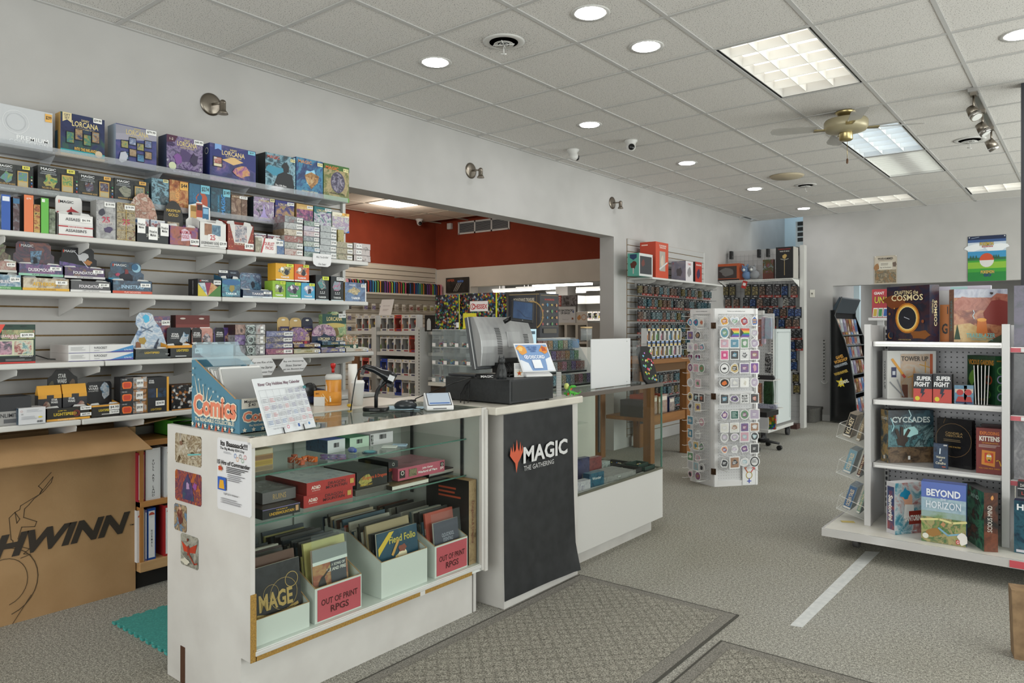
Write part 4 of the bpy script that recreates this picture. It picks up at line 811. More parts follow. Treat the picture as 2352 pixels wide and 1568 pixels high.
play(557,626,666,'deep blue dragon booster tray with wide rounded header',('#2a3a5c','#3c5a84','#20304c','#7a8ab0'),'TARKIR','#dfe6ea','$5.99',hd=(550,600,627,ROUND,A('#1f4a80','#5a9ac8','#2a3c78','#9ab8e0','#203058',s=16),[('t','MAGIC',.3,.87,.5,.08,'#c8d4e8'),('blob',.6,.45,.1,.16,5,'#1a2438')]))
def omen(u0,u1,vt,label,c1,c2,c3,zb=None,side=None):
    LB(4,u0,u1,vt,.09,label,(c1,side or c1,'#d8d8d4'),[('blob',.5,.6,.42,.3,u0,A(c2,c3,c2,'#f0f0ec',s=40)),('blob',.6,.5,.16,.2,u0+3,'#2a3038'),('blob',.35,.68,.12,.14,u0+1,'#e8ece8'),('r',0,0,1,.08,'#e8ecec'),('t','TARKIR',.5,.2,.6,.1,'#f4f6f8',.03)],[('$19',.78,.9,.4,.16,'#d6e04a')],zb=zb)
y_,w_,H_=span(626,656,644,*SHZ[4])
omen(626,656,645,'lime green dragon deck box, lower row left','#93b83a','#c8d870','#405a38');omen(657,691,648,'green and mauve dragon deck box, lower row middle','#4c9a62','#8a5aa8','#2a4a38');omen(692,723,650,'icy blue and violet dragon deck box, lower row right','#4aa0c8','#8a80d0','#d8e0f0')
omen(633,675,605,'golden yellow dragon deck box on the upper row','#dda52c','#f0d060','#203a4a',zb=SHZ[4][1]+H_+.002);omen(676,710,607,'orange dragon deck box on the upper row','#d8602c','#f0a878','#8a3a20',zb=SHZ[4][1]+H_+.002)
for(u0,u1,vt,lab,pal,tg_)in((725,755,632,'tall black prerelease box with teal dragon and yellow note',('#1fb0a8','#2a5a70','#d8c8b0'),('$35',.75,.88,.5,.14,'#d6e04a')),(760,789,635,'tall black prerelease box with pink and teal dragon',('#c86a9a','#48b0b8','#e8e0e0'),('$39.99',.7,.9,.55,.13))):
    LB(4,u0,u1,vt,.10,lab,('#1c2226','#101214','#262a2e'),[('blob',.5,.62,.36,.26,u0,A('#20282e',*pal,s=40)),('t','TARKIR',.5,.12,.6,.07,'#e8ecec',.02),('r',.3,.26,.7,.28,'#c8ccd0'),('r',0,0,1,.03,'#c8dce0'),('c',.35,.33,.02,'#e8e8e8'),('c',.5,.33,.02,'#e8e8e8'),('c',.65,.33,.02,'#e8e8e8')],[tg_])
LB(4,792,841,649,.13,'blue box with golden dragon and white edge at the shelf end',(A('#2a4a78','#5a8ac0','#3a5a90','#20406c',s=14),'#b08a4a','#e0e4e8'),[('blob',.45,.55,.34,.24,9,A('#b88a3c','#e8d090','#7a6a40','#f0e8c8',s=40)),('t','MAGIC',.35,.86,.3,.08,'#e4e8ee'),('t','TARKIR',.5,.17,.42,.12,'#f0f4f8',.03),('r',.95,0,1,1,'#e4e6e8')],[('$59.99',.86,.84,.24,.16)])
# ---- shelf 5
LB(5,-20,82,745,.07,'green and black battle deck window box, left end of its shelf',('#1d3a30','#c83a34','#21463a'),[('r',.0,.0,1,.04,'#c8322c'),('r',0,.04,1,.16,'#1e2022'),('p',[(0,1),(.3,1),(.1,.6),(0,.55)],'#d8483a'),('r',.22,.62,.98,.86,A('#5a8a3a','#c8b878','#7a9a58','#b05a40','#e0d8b0')),('t','LEAGUE BATTLE',.5,.70,.6,.07,'#e4c8d0',.02),('t','DECK',.5,.645,.2,.035,'#e4c8d0'),('r',.04,.2,.95,.6,'#c8ccb0'),('r',.06,.23,.45,.57,A('#a8386a','#e8a8c0','#5a4a60','#3a5a58')),('r',.5,.23,.9,.57,A('#b8b05a','#48a0b0','#e8e4c8','#c0504a','#3a5a60')),('p',[(.55,.16),(1,.16),(1,.2),(.6,.2)],'#202224'),('t','DRAGAPULT',.78,.18,.34,.03,'#e8e8e8'),('lines',.3,.06,.9,.12,2,'#8a8c8c'),('e',.4,.955,.07,.014,'#16261f'),('e',.72,.955,.07,.014,'#16261f')],[('$39.99',.8,.72,.32,.11)])
zz=SHZ[5][1]
for k,nm in enumerate(('lower','upper')):
    LB(5,156,307,797,.24,'%s of two white card page boxes with a blue wedge'%nm,('#dcdcdc','#c9c8c6','#e2e2e2'),[('r',0,0,1,.06,'#4a3f8a'),('p',[(.62,.08),(1,.08),(1,.9)],'#3f88c0'),('p',[(.55,.06),(1,.06),(1,.3)],'#4a50a0'),('r',.31,0,.314,1,'#b8b8b8'),('t','9-POCKET',.48,.62,.2,.3,'#55565c',.01),('t','ULTRA PRO',.91,.3,.12,.2,'#d8e8f4'),('lines',.03,.3,.26,.8,3,'#b0b0b0'),('r',.38,.25,.46,.3,'#8a8a8e')],h=.0405,zb=zz+.0005+k*.041,name='page_box')
SW=lambda x,y,w:[('t','STAR\nWARS',x,y+.07,w,.17,'#e8e8e8',.03),('t','UNLIMITED',x,y-.06,w,.05,'#c8c8c8')]
display(5,310,392,801,.09,'slate booster tray with a pale blue wavy die-cut header',('#474c4c','#3c4142'),[('p',[(.08,.6),(.2,.98),(.75,.98),(.9,.6)],'#3b4040'),('t','LIGHTSPEED',.47,.62,.42,.2,'#d8b83a',.02),('r',0,0,1,.2,'#3c4344'),('t','STAR WARS',.9,.45,.1,.14,'#e0e4e4')],(299,383,718,[(0,0),(1,0),(.98,.22),(.9,.45),(.82,.62),(.66,.8),(.6,.95),(.5,1),(.25,1),(.16,.9),(.14,.72),(.22,.6),(.12,.42),(.02,.25)],A('#2c4a84','#6a98d0','#dfe8f2','#9abce0','#f0f4f8','#5a80b8',s=9),[('blob',.42,.85,.1,.1,5,'#4ab0d8'),('p',[(.28,.62),(.6,.52),(.6,.54),(.3,.66)],'#5a6a80'),('p',[(.3,.5),(.62,.66),(.6,.68),(.28,.53)],'#6a7a90'),('blob',.32,.3,.14,.12,7,'#a88a3a'),('blob',.2,.18,.1,.12,3,'#8a5a3c'),('p',[(.7,.1),(.78,.36),(.74,.34),(.62,.12)],'#3c4a60'),('c',.72,.24,.035,'#2c3448')]),None)
LB(5,352,391,726,.05,'dark violet deck box behind the wavy blue header',(A('#20182c','#4a3a80','#a84a50','#141420',s=20),'#181420','#221c2c'),[('t','STAR WARS',.3,.86,.4,.08,'#e0e0e4')],[('$34.99',.72,.84,.5,.12)],dx=-.10)
LB(5,403,482,724,.06,'maroon topped deck window box with round hang slots',(A('#2c1614','#5a2a20','#8ab0d0','#c86a50','#1c1818',s=18),'#3a1614','#5f201c'),[('r',0,.78,1,1,'#5f211c'),('p',[(0,.78),(0,.7),(1,.7),(1,.78)],'#74302a'),('e',.2,.92,.08,.02,'#c8c0b8'),('e',.75,.92,.08,.02,'#c8c0b8')]+SW(.35,.5,.3),[('$29.99',.85,.66,.3,.1)],dx=-.09)
display(5,385,442,793,.09,'orange edged tray, black header with a blue-white scene',('#2a2c2c','#d8962c'),[('p',[(0,.8),(1,.8),(1,1),(0,1)],'#d8962c'),('t','LIGHTSPEED',.6,.6,.5,.2,'#d8c03a',.02),('r',.3,.1,.75,.18,'#b8bcbc')],(383,440,752,ROUND,'#20242a',SW(.32,.6,.34)+[('blob',.7,.5,.2,.34,8,A('#203040','#6aa0c8','#e0e4e8','#3a6a98',s=40))]),None)
display(5,443,484,790,.09,'maroon edged tray with coral and black star header',('#5a1c20','#3a1416'),[('r',.0,.0,1,.12,'#7a2a2c')],(437,488,753,ROUND,A('#d87a68','#e8a090','#c86a58',s=9),[('p',[(.12,.12),(.5,.12),(.5,.9),(.4,1),(.1,1),(.05,.9),(.08,.6)],'#2a2526')]+SW(.28,.65,.34)+[('blob',.72,.4,.2,.34,5,A('#c05a4a','#e8d8d8','#304060','#d8a060',s=40))]),[('$4.99',.3,.5,.4,.4)])
display(5,488,536,790,.09,'grey tray with purple and black star header',('#3a3a3e','#2c2c30'),[('r',.3,.6,.8,.9,'#5a5a60')],(491,536,752,ROUND,A('#3a2a78','#6a4aa8','#28204a',s=9),[('p',[(.08,.12),(.5,.12),(.52,.9),(.44,1),(.1,1),(.02,.9)],'#232226')]+SW(.28,.65,.36)+[('blob',.72,.5,.2,.36,6,A('#a03a30','#402048','#d8a080','#2a2a50',s=40))]),None)
stackb(5,540,564,745,817,3,'dark small booster box, narrow stack beside the silver pouches',[('#20202c','#b8b8c0','#38304a'),('#2a2440','#8a6ab0','#c8c8d0'),('#5a2c28','#c8a090','#2a2426')],[''])
stackb(5,587,609,745,817,3,'black and white booster box with price label, right of the silver pouches',[('#202024','#d8d8dc','#38383c'),('#2a2a2e','#e0e0e0','#b09a60'),('#2c2426','#d8d8d8','#a86a5a')],['$75.00','$75.00','$99.99'],tgx=.62)
for k in range(3):
    xf=SHZ[5][0]+.012;y,w,h=span(565,587,745,xf,zz);hh=h/3;q=MB()
    q.prism([(-w/2,0),(w/2,0),(w*.56,hh*.1),(w*.46,hh*.5),(w*.55,hh*.97),(-w/2,hh*.97),(-w*.44,hh*.5)],'y',0,.012,A('#5a6a68','#b8c4c2','#28302e','#dde4e2',s=30,rough=.12));q.face((-w/2,0,0),(1,0,0),(0,0,1),w,hh,[('ring',.5,.5,.28,.34,'#c8d8d4'),('r',.1,.86,.9,.95,'#c8ccca')])
    tag(q.build('foil_pouch',None,(xf,y,zz+.001+k*hh),R90),'shiny silver pouch hanging strip, %s one'%['lowest','middle','highest'][k],'pouch','silver pouches on the card shelf')
stackb(5,611,674,760,817,4,'purple and cream booster box in the stack of four',[('#4a2a58','#c87a90','#7a4a88'),('#3a3a80','#7a78b0','#c8b890'),('#c8b87a','#4a4a88','#e0d8b8'),('#4a4c90','#8a90c0','#c8c8d8')],['$144','$99.99','$99.99','$99.99'],text='LORCANA')
for(u0,u1,vt,lab,c)in((637,664,728,'tan peg card pack, left of the three','#c8aa70'),(665,692,730,'tan peg card pack, middle of the three','#c2a56c'),(693,718,729,'dark blue peg card pack, right of the three','#1c2238')):
    xf=SHZ[5][0]-.115;y,w,h=span(u0,u1,vt,xf,zz);q=MB();q.prism([((x-.5)*w,yy*h)for x,yy in((0,0),(1,0),(1,.9),(.85,.98),(.65,1),(.35,1),(.15,.98),(0,.9))],'y',0,.004,c);q.box(-w*.42,-.014,.0,w*.42,0,h*.72,A('#3a2c70','#c8a060','#5a4a98',s=25))
    q.face((-w/2,-.0145,0),(1,0,0),(0,0,1),w,h,[('r',.12,.6,.88,.74,'#2a2450'),('t','LORCANA',.5,.66,.6,.06,'#e0cc90')]);q.face((-w/2,0,0),(1,0,0),(0,0,1),w,h,[('e',.5,.92,.16,.025,'#e8e4d8')])
    o=q.build('peg_pack',None,(xf,y,zz+.001),R90);tag(o,lab,'pack')
def lorc(u0,u1,vt,label,pal,price,zb=None,hd=None,tcol='#e0d098',title='LORCANA'):
    return display(5,u0,u1,vt,.07,label,(A(*pal,s=16),pal[0]),[('t',title,.55,.5,.3,.4,tcol,.02),('p',[(.92,.0),(1,0),(1,.6)],'#2a5ab8')],hd,[(price,.88,.5,.22,.56)],zb=zb)
lorc(674,736,802,'cream booster tray below the purple header, with price label',('#cdbf8e','#e4dab4','#a8b890'),'$5.99',tcol='#9a8a40')
lorc(674,736,789,'indigo booster tray, purple header full of faces',('#2a2c70','#5a58a8','#c09a50','#383488'),'$5.99',zb=zz+.040,hd=(658,711,752,dome(10,.35),A('#5a3478','#c890c8','#7a4a98','#f0c890','#3a2458',s=24),[('r',0,.0,1,.25,'#5a1c3c'),('t','LORCANA',.4,.13,.6,.14,'#e8d498',.02),('c',.82,.14,.1,'#b83a40')]))
lorc(737,792,799,'lavender booster tray beneath the open dark tray',('#4a488c','#7a7ab8','#c8a870'),'$5.99')
lorc(739,793,783,'dark teal booster tray, pink swirl header with navy band',('#203a58','#4a7a98','#182a40','#8ab0c8'),'$6.99',zb=zz+.050,hd=(716,771,744,dome(9,.45),A('#c87aa8','#8a4a88','#e8c0d0','#5a3a70','#d89a70',s=22),[('p',[(0,0),(1,0),(1,.32),(.9,.36),(.7,.38),(.5,.5),(.35,.36),(0,.36)],'#20304a'),('t','LORCANA',.5,.22,.5,.15,'#e6dcae',.02),('ring',.87,.22,.07,.085,'#e0d8b8')]))
lorc(794,846,799,'cream booster tray at the right end, flower-covered header',('#dcd6c4','#e8e2d2','#d8c8a8'),'$5.99',tcol='#b0784a',hd=(768,822,768,[(0,0),(1,0),(1,.7),(.9,.9),(.75,.82),(.6,.98),(.4,1),(.3,.8),(.12,.85),(0,.6)],A('#b8c8a0','#e8e4d0','#d88a50','#5a8a58','#f0ece0',s=30),[('r',0,0,1,.34,'#1f4a3c'),('t','LORCANA',.4,.18,.5,.16,'#e8e0b8',.02),('c',.85,.2,.13,'#e0dcc8')]))
xf=SHZ[5][0]-.115;y,w,h=span(736,791,716,xf,zz)
o=tag(panel([(0,0),(1,0),(1,.93),(.7,.95),(.62,1),(.4,1),(.33,.95),(0,.93)],.04,A('#a8c878','#d8e0a0','#7ab068','#c8d890','#5a8a50',s=10),[('r',0,.70,1,.94,'#1d4a44'),('t','LORCANA',.5,.82,.64,.1,'#e0cf90',.02),('t','Disney',.5,.93,.2,.05,'#e0cf90'),('blob',.55,.5,.18,.16,4,'#7a6a3a'),('e',.5,.66,.44,.06,'#c8b468')],w,h,'header_card',None,(xf,y,zz+.001)),'tall dark green header board behind the small trays','display board');o.name='display_board';o.rotation_euler=(0,0,R90);pricetag(o,'$17.99',w*.3,.028,w*.32,h*.9,-.02)
# ---- shelf 6
LB(6,-60,73,913,.14,'grey and black gadget carton, left end of the lowest shelf',('#9c9b9a','#77777a','#26272b'),[('r',0,.5,1,1,'#2b2c30'),('t','UNLIMITED',.62,.35,.5,.14,'#3a3a3e'),('r',.5,.08,.75,.22,'#55565a')])
LB(6,42,105,936,.10,'small white carton with a barcode and blue art end',('#d3d4d8',A('#20304a','#4a6a80','#9a9aa0',s=30),'#c9c9cc'),[('lines',.3,.72,.9,.9,3,'#b0b2b8'),('t','CE',.13,.62,.08,.08,'#3a3a3e'),('ring',.11,.8,.05,.06,'#c05a50'),('lines',.1,.28,.7,.5,3,'#a8aab0'),('bars',.68,.08,.9,.2,16,'#2a2a2e'),('e',.8,.4,.08,.05,'#dcc83a')],left=[('r',.1,.1,.9,.9,A('#1c2c48','#7a8a98'))],dx=.03)
dd=display(6,106,207,936,.15,'wide black starter deck display holding two yellow topped decks',('#26241f','#1e1d1b'),[('r',0,0,1,.16,'#dfa43a'),('t','SPOTLIGHT DECKS',.45,.08,.4,.09,'#f0e0c0'),('t','JUMP TO',.35,.78,.22,.12,'#d8b83a',.02),('t','LIGHTSPEED',.42,.52,.52,.24,'#e0c43a',.02),('ring',.68,.52,.22,.26,'#9a3a2c'),('ring',.68,.52,.13,.16,'#9a3a2c')],(96,186,848,[(0,0),(1,0),(1,.42),(.93,.44),(.9,.8),(.8,.86),(.66,1),(.36,1),(.24,.86),(.14,.8),(.12,.44),(0,.42)],'#211f1e',[('t','STAR\nWARS',.5,.78,.24,.24,'#dadad8',.03),('t','UNLIMITED',.5,.6,.26,.06,'#b8b8b8'),('blob',.24,.62,.09,.16,4,'#5a5440'),('blob',.76,.64,.08,.16,6,'#6a5848')]),[('$29.99',.9,.36,.26,.26),('Buy 3 Starters',.9,.88,.26,.3)])
zz6=SHZ[6][1]
for k,(u0,u1,vt,lab)in enumerate(((93,147,888,'yellow topped deck box, left one standing in the black display'),(150,205,884,'yellow topped deck box, right one standing in the black display'))):
    xf=SHZ[6][0]-.02;y,w,h=span(u0,u1,vt,xf,zz6);m=MB()
    m.box(-w/2,0,0,w/2,.045,h*.72,A('#17161a','#2a2830','#201c20',s=12));m.prism([(0,h*.72),(.045,h*.72),(.022,h),(.018,h)],'x',-w/2,w/2,'#dfa237')
    m.face((-w/2,0,0),(1,0,0),(0,0,1),w,h,[('r',0,.62,.36,.72,'#dfa237'),('r',.66,.62,1,.72,'#dfa237'),('t','STAR\nWARS',.68 if k==0 else .35,.54,.3,.14,'#e4e4e4',.03),('blob',.35 if k==0 else .72,.34,.18,.2,5+k,A('#6a5a48','#8a4a3a','#c8b8a0')if k==0 else A('#5a4a80','#a86a5a','#c8a890')),('r',0,.04,1,.08,'#4a3a70' if k else '#30281c')])
    o=m.build('deck_box',None,(xf-.03,y,zz6+.004),R90);tag(o,lab,'box')
display(6,209,277,929,.10,'orange edged booster tray on the lowest shelf, black header with blue-white scene',('#2a2724','#d8962c'),[('p',[(0,.86),(1,.86),(1,1),(0,1)],'#dc9d34'),('t','LIGHTSPEED',.45,.55,.4,.2,'#dcc23c',.02),('r',.35,.18,.75,.26,'#b8b8b4')],(199,256,876,ROUND,'#201f22',SW(.26,.72,.4)+[('blob',.72,.66,.2,.3,5,A('#203040','#6aa0c8','#e0e4e8','#3a6a98',s=40))]),[('$4.99',.78,.75,.36,.4),('3 for $12.99',.78,.35,.34,.3)])
stackb(6,287,338,866,947,3,'orange and black booster box on the lowest shelf',[('#201e20','#d88a3a','#c8c8c8','#2c2a2c')],['$99.99'],tgx=.66)
for k in range(3):
    xf=SHZ[6][0]+.014;y,w,h=span(277,306,868,xf,zz6);hh=h/3;q=MB()
    q.prism([(-w/2,0),(w/2,0),(w*.47,hh*.5),(w*.52,hh*.97),(-w*.52,hh*.97),(-w*.46,hh*.5)],'y',0,.010,'#2b2c30');q.face((-w/2,0,0),(1,0,0),(0,0,1),w,hh,[('p',[(.2,.12),(.8,.12),(.88,.3),(.88,.6),(.75,.68),(.25,.68),(.12,.6),(.12,.3)],'#e8722c'),('p',[(.28,.2),(.72,.2),(.78,.34),(.78,.52),(.7,.6),(.3,.6),(.22,.52),(.22,.34)],'#c8442a'),('t','STAR WARS',.3,.86,.4,.1,'#c8c8c8')])
    tag(q.build('token_pouch',None,(xf,y,zz6+.001+k*hh),R90),'black pouch with orange token, %s of the hanging strip'%['lowest','middle','highest'][k],'pouch','orange token pouches on the lowest shelf')
LB(6,338,388,866,.10,'tall black and yellow booster carton with blue packs showing',('#1e1e21','#dfa43a','#2a2a2c'),[('r',.9,0,1,1,'#dfa43a')]+[('r',.02,.42,.42,.68,A('#141420','#28406a')),('r',.46,.42,.86,.68,A('#141420','#28507a')),('r',.41,.42,.46,.68,'#d8a83a'),('t','STAR\nWARS',.18,.88,.26,.1,'#e0e0e0',.03),('t','LIGHTSPEED',.4,.08,.5,.06,'#c8a83a')],[('$24.99',.58,.25,.42,.14)])
LB(6,394,446,884,.12,'black carton patterned with white emblems, end of the lowest shelf',(V('#26262a','#1c1c20','#e0e0e0','#222226','#b8763a',s=70),'#1e1e20','#5a3c28'),[('r',0,0,1,.03,'#c8883c')],[('$24',.86,.8,.2,.16)])
a=onX(82,820,-4.2);b=onX(150,826,-4.15);m=MB();m.tube([(a.x,a.y,SHZ[5][1]+.03),(a.x+.02,a.y+.05,SHZ[5][1]+.01),(a.x+.03,a.y+.12,SHZ[5][1]+.005),(b.x,b.y+.05,SHZ[5][1]+.005)],.003,6,BLK);tag(m.build('black_cable'),'thin black cable lying on the shelf beside the page boxes','cable')
# ================================================================= COUNTERS AND THE BACK AREA
def frame_at(name,p,rot=PSI):return empty(name,p,rot)
# ---- kraft bicycle carton under the shelves
e=empty('cardboard_carton',(-4.12,.60,0));XL=1.235
m=MB();m.box(-.215,-1.2,0,-.205,XL,.90,KRAFT);m.box(-.01,-1.2,0,0,XL,.90,KRAFT);m.box(-.205,XL-.01,0,-.01,XL,.90,KRAFT);m.box(-.205,-1.2,0,-.01,-1.19,.90,KRAFT);m.box(-.205,-1.19,0,-.01,XL-.01,.02,KRAFT)
LNC='#54432f'
W_=XL+1.2;u_=lambda y:(y-.60+1.2)/W_;v_=lambda z:z/.9
els=[('line',[(u_(1.2+(a-0)*.59/290),v_(.80-b*.0023))for a,b in pts],.0035,LNC)for pts in([(108,38),(80,64),(88,72),(82,82),(96,66),(112,48),(108,60),(90,78),(70,90),(60,100)],[(82,82),(42,100),(40,108),(30,112),(18,122),(22,168),(26,172),(24,184)],[(30,112),(40,128),(34,136),(30,112)],[(60,100),(50,108),(48,126),(76,140),(72,150),(44,146),(36,170)],[(40,186),(60,196),(48,204),(62,208),(42,212)])]
els+=[('line',[(u_(1.215+.145*math.cos(PI*k/14)),v_(.21+.165*math.sin(PI*k/14)))for k in range(-6,15)],.004,LNC),('line',[(u_(1.215+.10*math.cos(PI*k/14)),v_(.21+.115*math.sin(PI*k/14)))for k in range(-6,15)],.003,LNC),('line',[(u_(1.25),v_(.0)),(u_(1.33),v_(.12))],.003,LNC)]
els+=[('t','SCHWINN',u_(1.385),v_(.385),.84/W_,.115/.9,'#3b332c',.045,.32),('t','TM',u_(1.812),v_(.365),.012,.01,'#3b332c')]
m.face((0,-1.2,0),(0,1,0),(0,0,1),W_,.9,els)
m.build('body',e)
tag(e,'tall brown cardboard bicycle carton with open flaps standing under the shelves','carton')
def flap(pts,th=.006,mat=KRAFT):
    q=MB();p=[Vector(x)for x in pts];n=(p[1]-p[0]).cross(p[2]-p[0]).normalized()*th
    k=len(p);q.add(p+[x+n for x in p],[tuple(range(k))[::-1],tuple(range(k,2*k))]+[(i,(i+1)%k,k+(i+1)%k,k+i)for i in range(k)],mat);return q.build('flap',e)
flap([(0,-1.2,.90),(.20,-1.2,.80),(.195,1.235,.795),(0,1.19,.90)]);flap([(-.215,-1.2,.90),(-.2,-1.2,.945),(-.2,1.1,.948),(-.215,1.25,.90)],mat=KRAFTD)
flap([(-.20,1.25,.90),(-.02,1.25,.90),(-.03,1.48,.925),(-.19,1.50,.93)])
# ---- teal foam mat
m=MB();x0,x1,y0,y1=-3.74,-2.98,1.56,3.3
pts=[(x0,y1)];n=56
for k in range(n):y=y1-(y1-y0)*k/n;pts+=[(x0+(.008 if k%2 else-.006),y),(x0+(.008 if k%2 else-.006),y-(y1-y0)/n)]
pts+=[(x0,y0)];n=26
for k in range(n):x=x0+(x1-x0)*k/n;pts+=[(x,y0+(.006 if k%2 else-.006)),(x+(x1-x0)/n,y0+(.006 if k%2 else-.006))]
pts+=[(x1,y0),(x1,y1)]
m.prism(pts,'z',.001,.013,noisy('teal_foam','#3c8f8a','#48a39d',120,.8,.2));tag(m.build('foam_mat'),'teal foam floor mat with toothed edge behind the glass counter','mat')
# ---- oak bookcase and binders
BX=-4.08;y0,y1=1.842,3.38
e=empty('bookcase',(BX,(y0+y1)/2,0));h=(y1-y0)/2;D=.255
m=MB()
for z,t in((.10,.055),(.455,.032),(.79,.033)):b=MB();b.box(-D,-h,z,0,h,z+t,OAKY if z>.2 else PINE);b.build('shelf_board',e,bevel=.002)
for k in range(6):yy=-h+(2*h-.02)*k/5;b=MB();b.box(-D,yy,.155,-.002,yy+.02,.79,OAK);b.build('upright',e)
b=MB();b.box(-D,-h,.02,-D+.006,h,.8,S('#7a5a38',.6));b.build('back_panel',e);b=MB();b.box(-D,-h,0,-.06,h,.10,S('#1e1c1a',.8));b.build('plinth',e)
tag(e,'low honey oak bookcase of binders beside the bicycle carton','bookcase')
def binder(u0,u1,vt,zb,col,txt,label,sleeve='#e4e4e6',ball=None,tc='#222226'):
    a,b=onX(u0,HY,BX-.012),onX(u1,HY,BX-.012);w=(b.y-a.y)*.96;h=min(onX((u0+u1)/2,vt,BX).z-zb,.285);m=MB();d=.22
    m.box(-w/2,0,0,w/2,.004,h,col);m.box(-w/2,.004,0,-w/2+.003,d,h,col);m.box(w/2-.003,.004,0,w/2,d,h,col);m.box(-w/2+.006,.012,.006,w/2-.006,d-.01,h-.006,PAPER)
    els=[('r',.12,.04,.88,.95,sleeve)]if sleeve else[]
    if ball:els+=[('c',.5,.87,.055,'#d8dadd'),('p',[(.5+.055*h/w*math.cos(PI*k/8),.87+.055*math.sin(PI*k/8))for k in range(9)],ball)]
    if txt:els.append(('t','\n'.join(txt),.5,.42,.18,min(.055*len(txt),.72),tc,.012))
    m.face((-w/2,0,0),(1,0,0),(0,0,1),w,h,els);o=m.build('ring_binder',None,(BX-.012,(a.y+b.y)/2,zb),R90);tag(o,label,'binder');return o
Zt,Zb=.4875,.1555
binder(316,333,1040,Zt,'#a8263c','MURDERS - KARLOV','crimson binder with white spine sleeve, upper shelf beside the carton');binder(334.5,369,1025,Zt,'#dcdcde','FULL ART LAND','wide white binder lettered downwards, upper shelf')
binder(378,402,1022,Zt,'#d4d5d8','L EREL','white binder with a red ball mark, upper shelf behind the counter edge',ball='#b8483a')
binder(314,332.5,1165,Zb,'#dddde0','METAL','white binder with small red ball, lower shelf beside the carton',ball='#b8483a',sleeve=None);binder(333.5,337,1172,Zb,'#7a6a9a','','very thin mauve binder, lower shelf')
binder(338.5,358,1163,Zb,'#1f4a98','NORMAL','royal blue binder with white spine sleeve, lower shelf',ball='#b8483a');binder(377,401,1152,Zb,'#b02a2c','DRAGON & FAIRY','bright red binder with white spine sleeve, lower shelf',ball='#b8483a')
# green letter tray with papers
p=onZ(352,1004,.828);p.x=BX-.16;e=empty('letter_tray',(BX-.13,2.20,.8235),R90)
GRN=S('#4f9a2e',.35);b=MB();b.box(-.17,-.11,0,.17,.11,.004,GRN);b.box(-.17,.106,0,.17,.11,.08,GRN)
for s in(-1,1):b.box(s*.17,-.11,0,s*.166,.11,.085,GRN)
b.box(-.17,-.11,0,.17,-.106,.022,GRN);b.build('tray',e);b=MB();b.box(-.06,-.1115,.004,.0,-.11,.018,PAPER);b.build('label_holder',e);b=MB();b.box(-.17,-.10,.085,.17,.11,.089,GRN);b.box(-.17,.106,.089,.17,.11,.13,GRN);b.build('upper_tray',e)
tag(e,'green plastic letter tray on top of the oak bookcase','tray')
for k in range(6):b=MB();b.box(-.13,-.09,0,.13,.09,.001,PAPER);o=b.build('paper_sheet',None,(BX-.13+random.uniform(-.01,.01),2.2+random.uniform(-.015,.015),.829+k*.004),R90+random.uniform(-.12,.12));o.rotation_euler.x=.02*k;tag(o,'loose white paper sheet lying in the green letter tray','paper','papers in the green tray')
# green plush leaf bush behind counter
b=MB();rnd=random.Random(3)
for k in range(520):
    p=Vector((rnd.gauss(0,.035),rnd.gauss(0,.10),abs(rnd.gauss(0,.035))));q=Vector((rnd.uniform(-1,1),rnd.uniform(-1,1),rnd.uniform(.2,1))).normalized()*.028;s_=q.cross(Vector((0,0,1)))*.22
    b.add([p-s_,p+s_,p+q],[(0,1,2)],S('#3c6a2c',.8)if k%2 else S('#4f8038',.8))
o=b.build('artificial_grass_tuft',None,(BX-.10,2.47,.825));tag(o,'dark green artificial grass clump on the oak bookcase','artificial plant')
# ---- glass display counter nearest the camera
CX0,CX1,CY0,CY1=-3.02,-2.40,1.495,2.785;CT=1.044
e=empty('display_case',((CX0+CX1)/2,(CY0+CY1)/2,0));ox,oy=e.location.x,e.location.y
def E_(par,ox,oy,name,boxes,mat,bevel=0):
    m=MB()
    for b in boxes:m.box(b[0]-ox,b[1]-oy,b[2],b[3]-ox,b[4]-oy,b[5],mat)
    return m.build(name,par,bevel=bevel)
m=MB();m.prism([(CX0-ox,0),(-2.46-ox,0),(-2.46-ox,.225),(CX1-ox,.225),(CX1-ox,CT),(CX0-ox,CT)],'y',CY0-.02-oy,CY0-oy,WHITED);m.build('end_panel',e)
m=MB();m.box(CX0-ox,CY1-.02-oy,0,-2.46-ox,CY1-oy,CT-.01,WHITED);m.box(-2.46-ox,CY1-.02-oy,.225,CX1+.02-ox,CY1-oy,CT-.01,WHITED);m.build('end_panel',e)
E_(e,ox,oy,'plinth',[(-2.475,CY0,0,-2.46,CY1-.03,.225)],WHITED)
E_(e,ox,oy,'deck',[(CX0,CY0,.225,CX1-.002,CY1-.02,.26)],S('#dfe3df',.35))
m=MB();m.box(CX1-.002-ox,CY0+.001-oy,.222,CX1+.003-ox,CY1-.10-oy,.240,CHIP);m.box(CX1-.002-ox,CY0-.019-oy,.222,CX1+.003-ox,CY0+.004-oy,.47,CHIP);m.box(CX1-ox,2.33-oy,.221,CX1+.0045-ox,2.36-oy,.241,WHITE);m.build('worn_edge',e)
E_(e,ox,oy,'bottom_rail',[(CX1-.01,CY0,.240,CX1+.006,CY1,.258)],STEELW,.003)
E_(e,ox,oy,'frame_post',[(CX1-.012,CY1-.035,.23,CX1+.012,CY1+.003,CT)],WHITED,.003)
E_(e,ox,oy,'top_rail',[(CX1-.016,CY0-.022,CT-.038,CX1+.006,CY1,CT)],noisy('worn_grey_rail','#bdb6aa','#d3cec4',12,.4),.002)
E_(e,ox,oy,'front_glass',[(CX1-.008,CY0,.262,CX1-.004,CY1-.03,CT-.04)],GLASS)
E_(e,ox,oy,'top_glass',[(-2.86,CY0,CT-.010,CX1-.02,CY1,CT-.002)],GLASST)
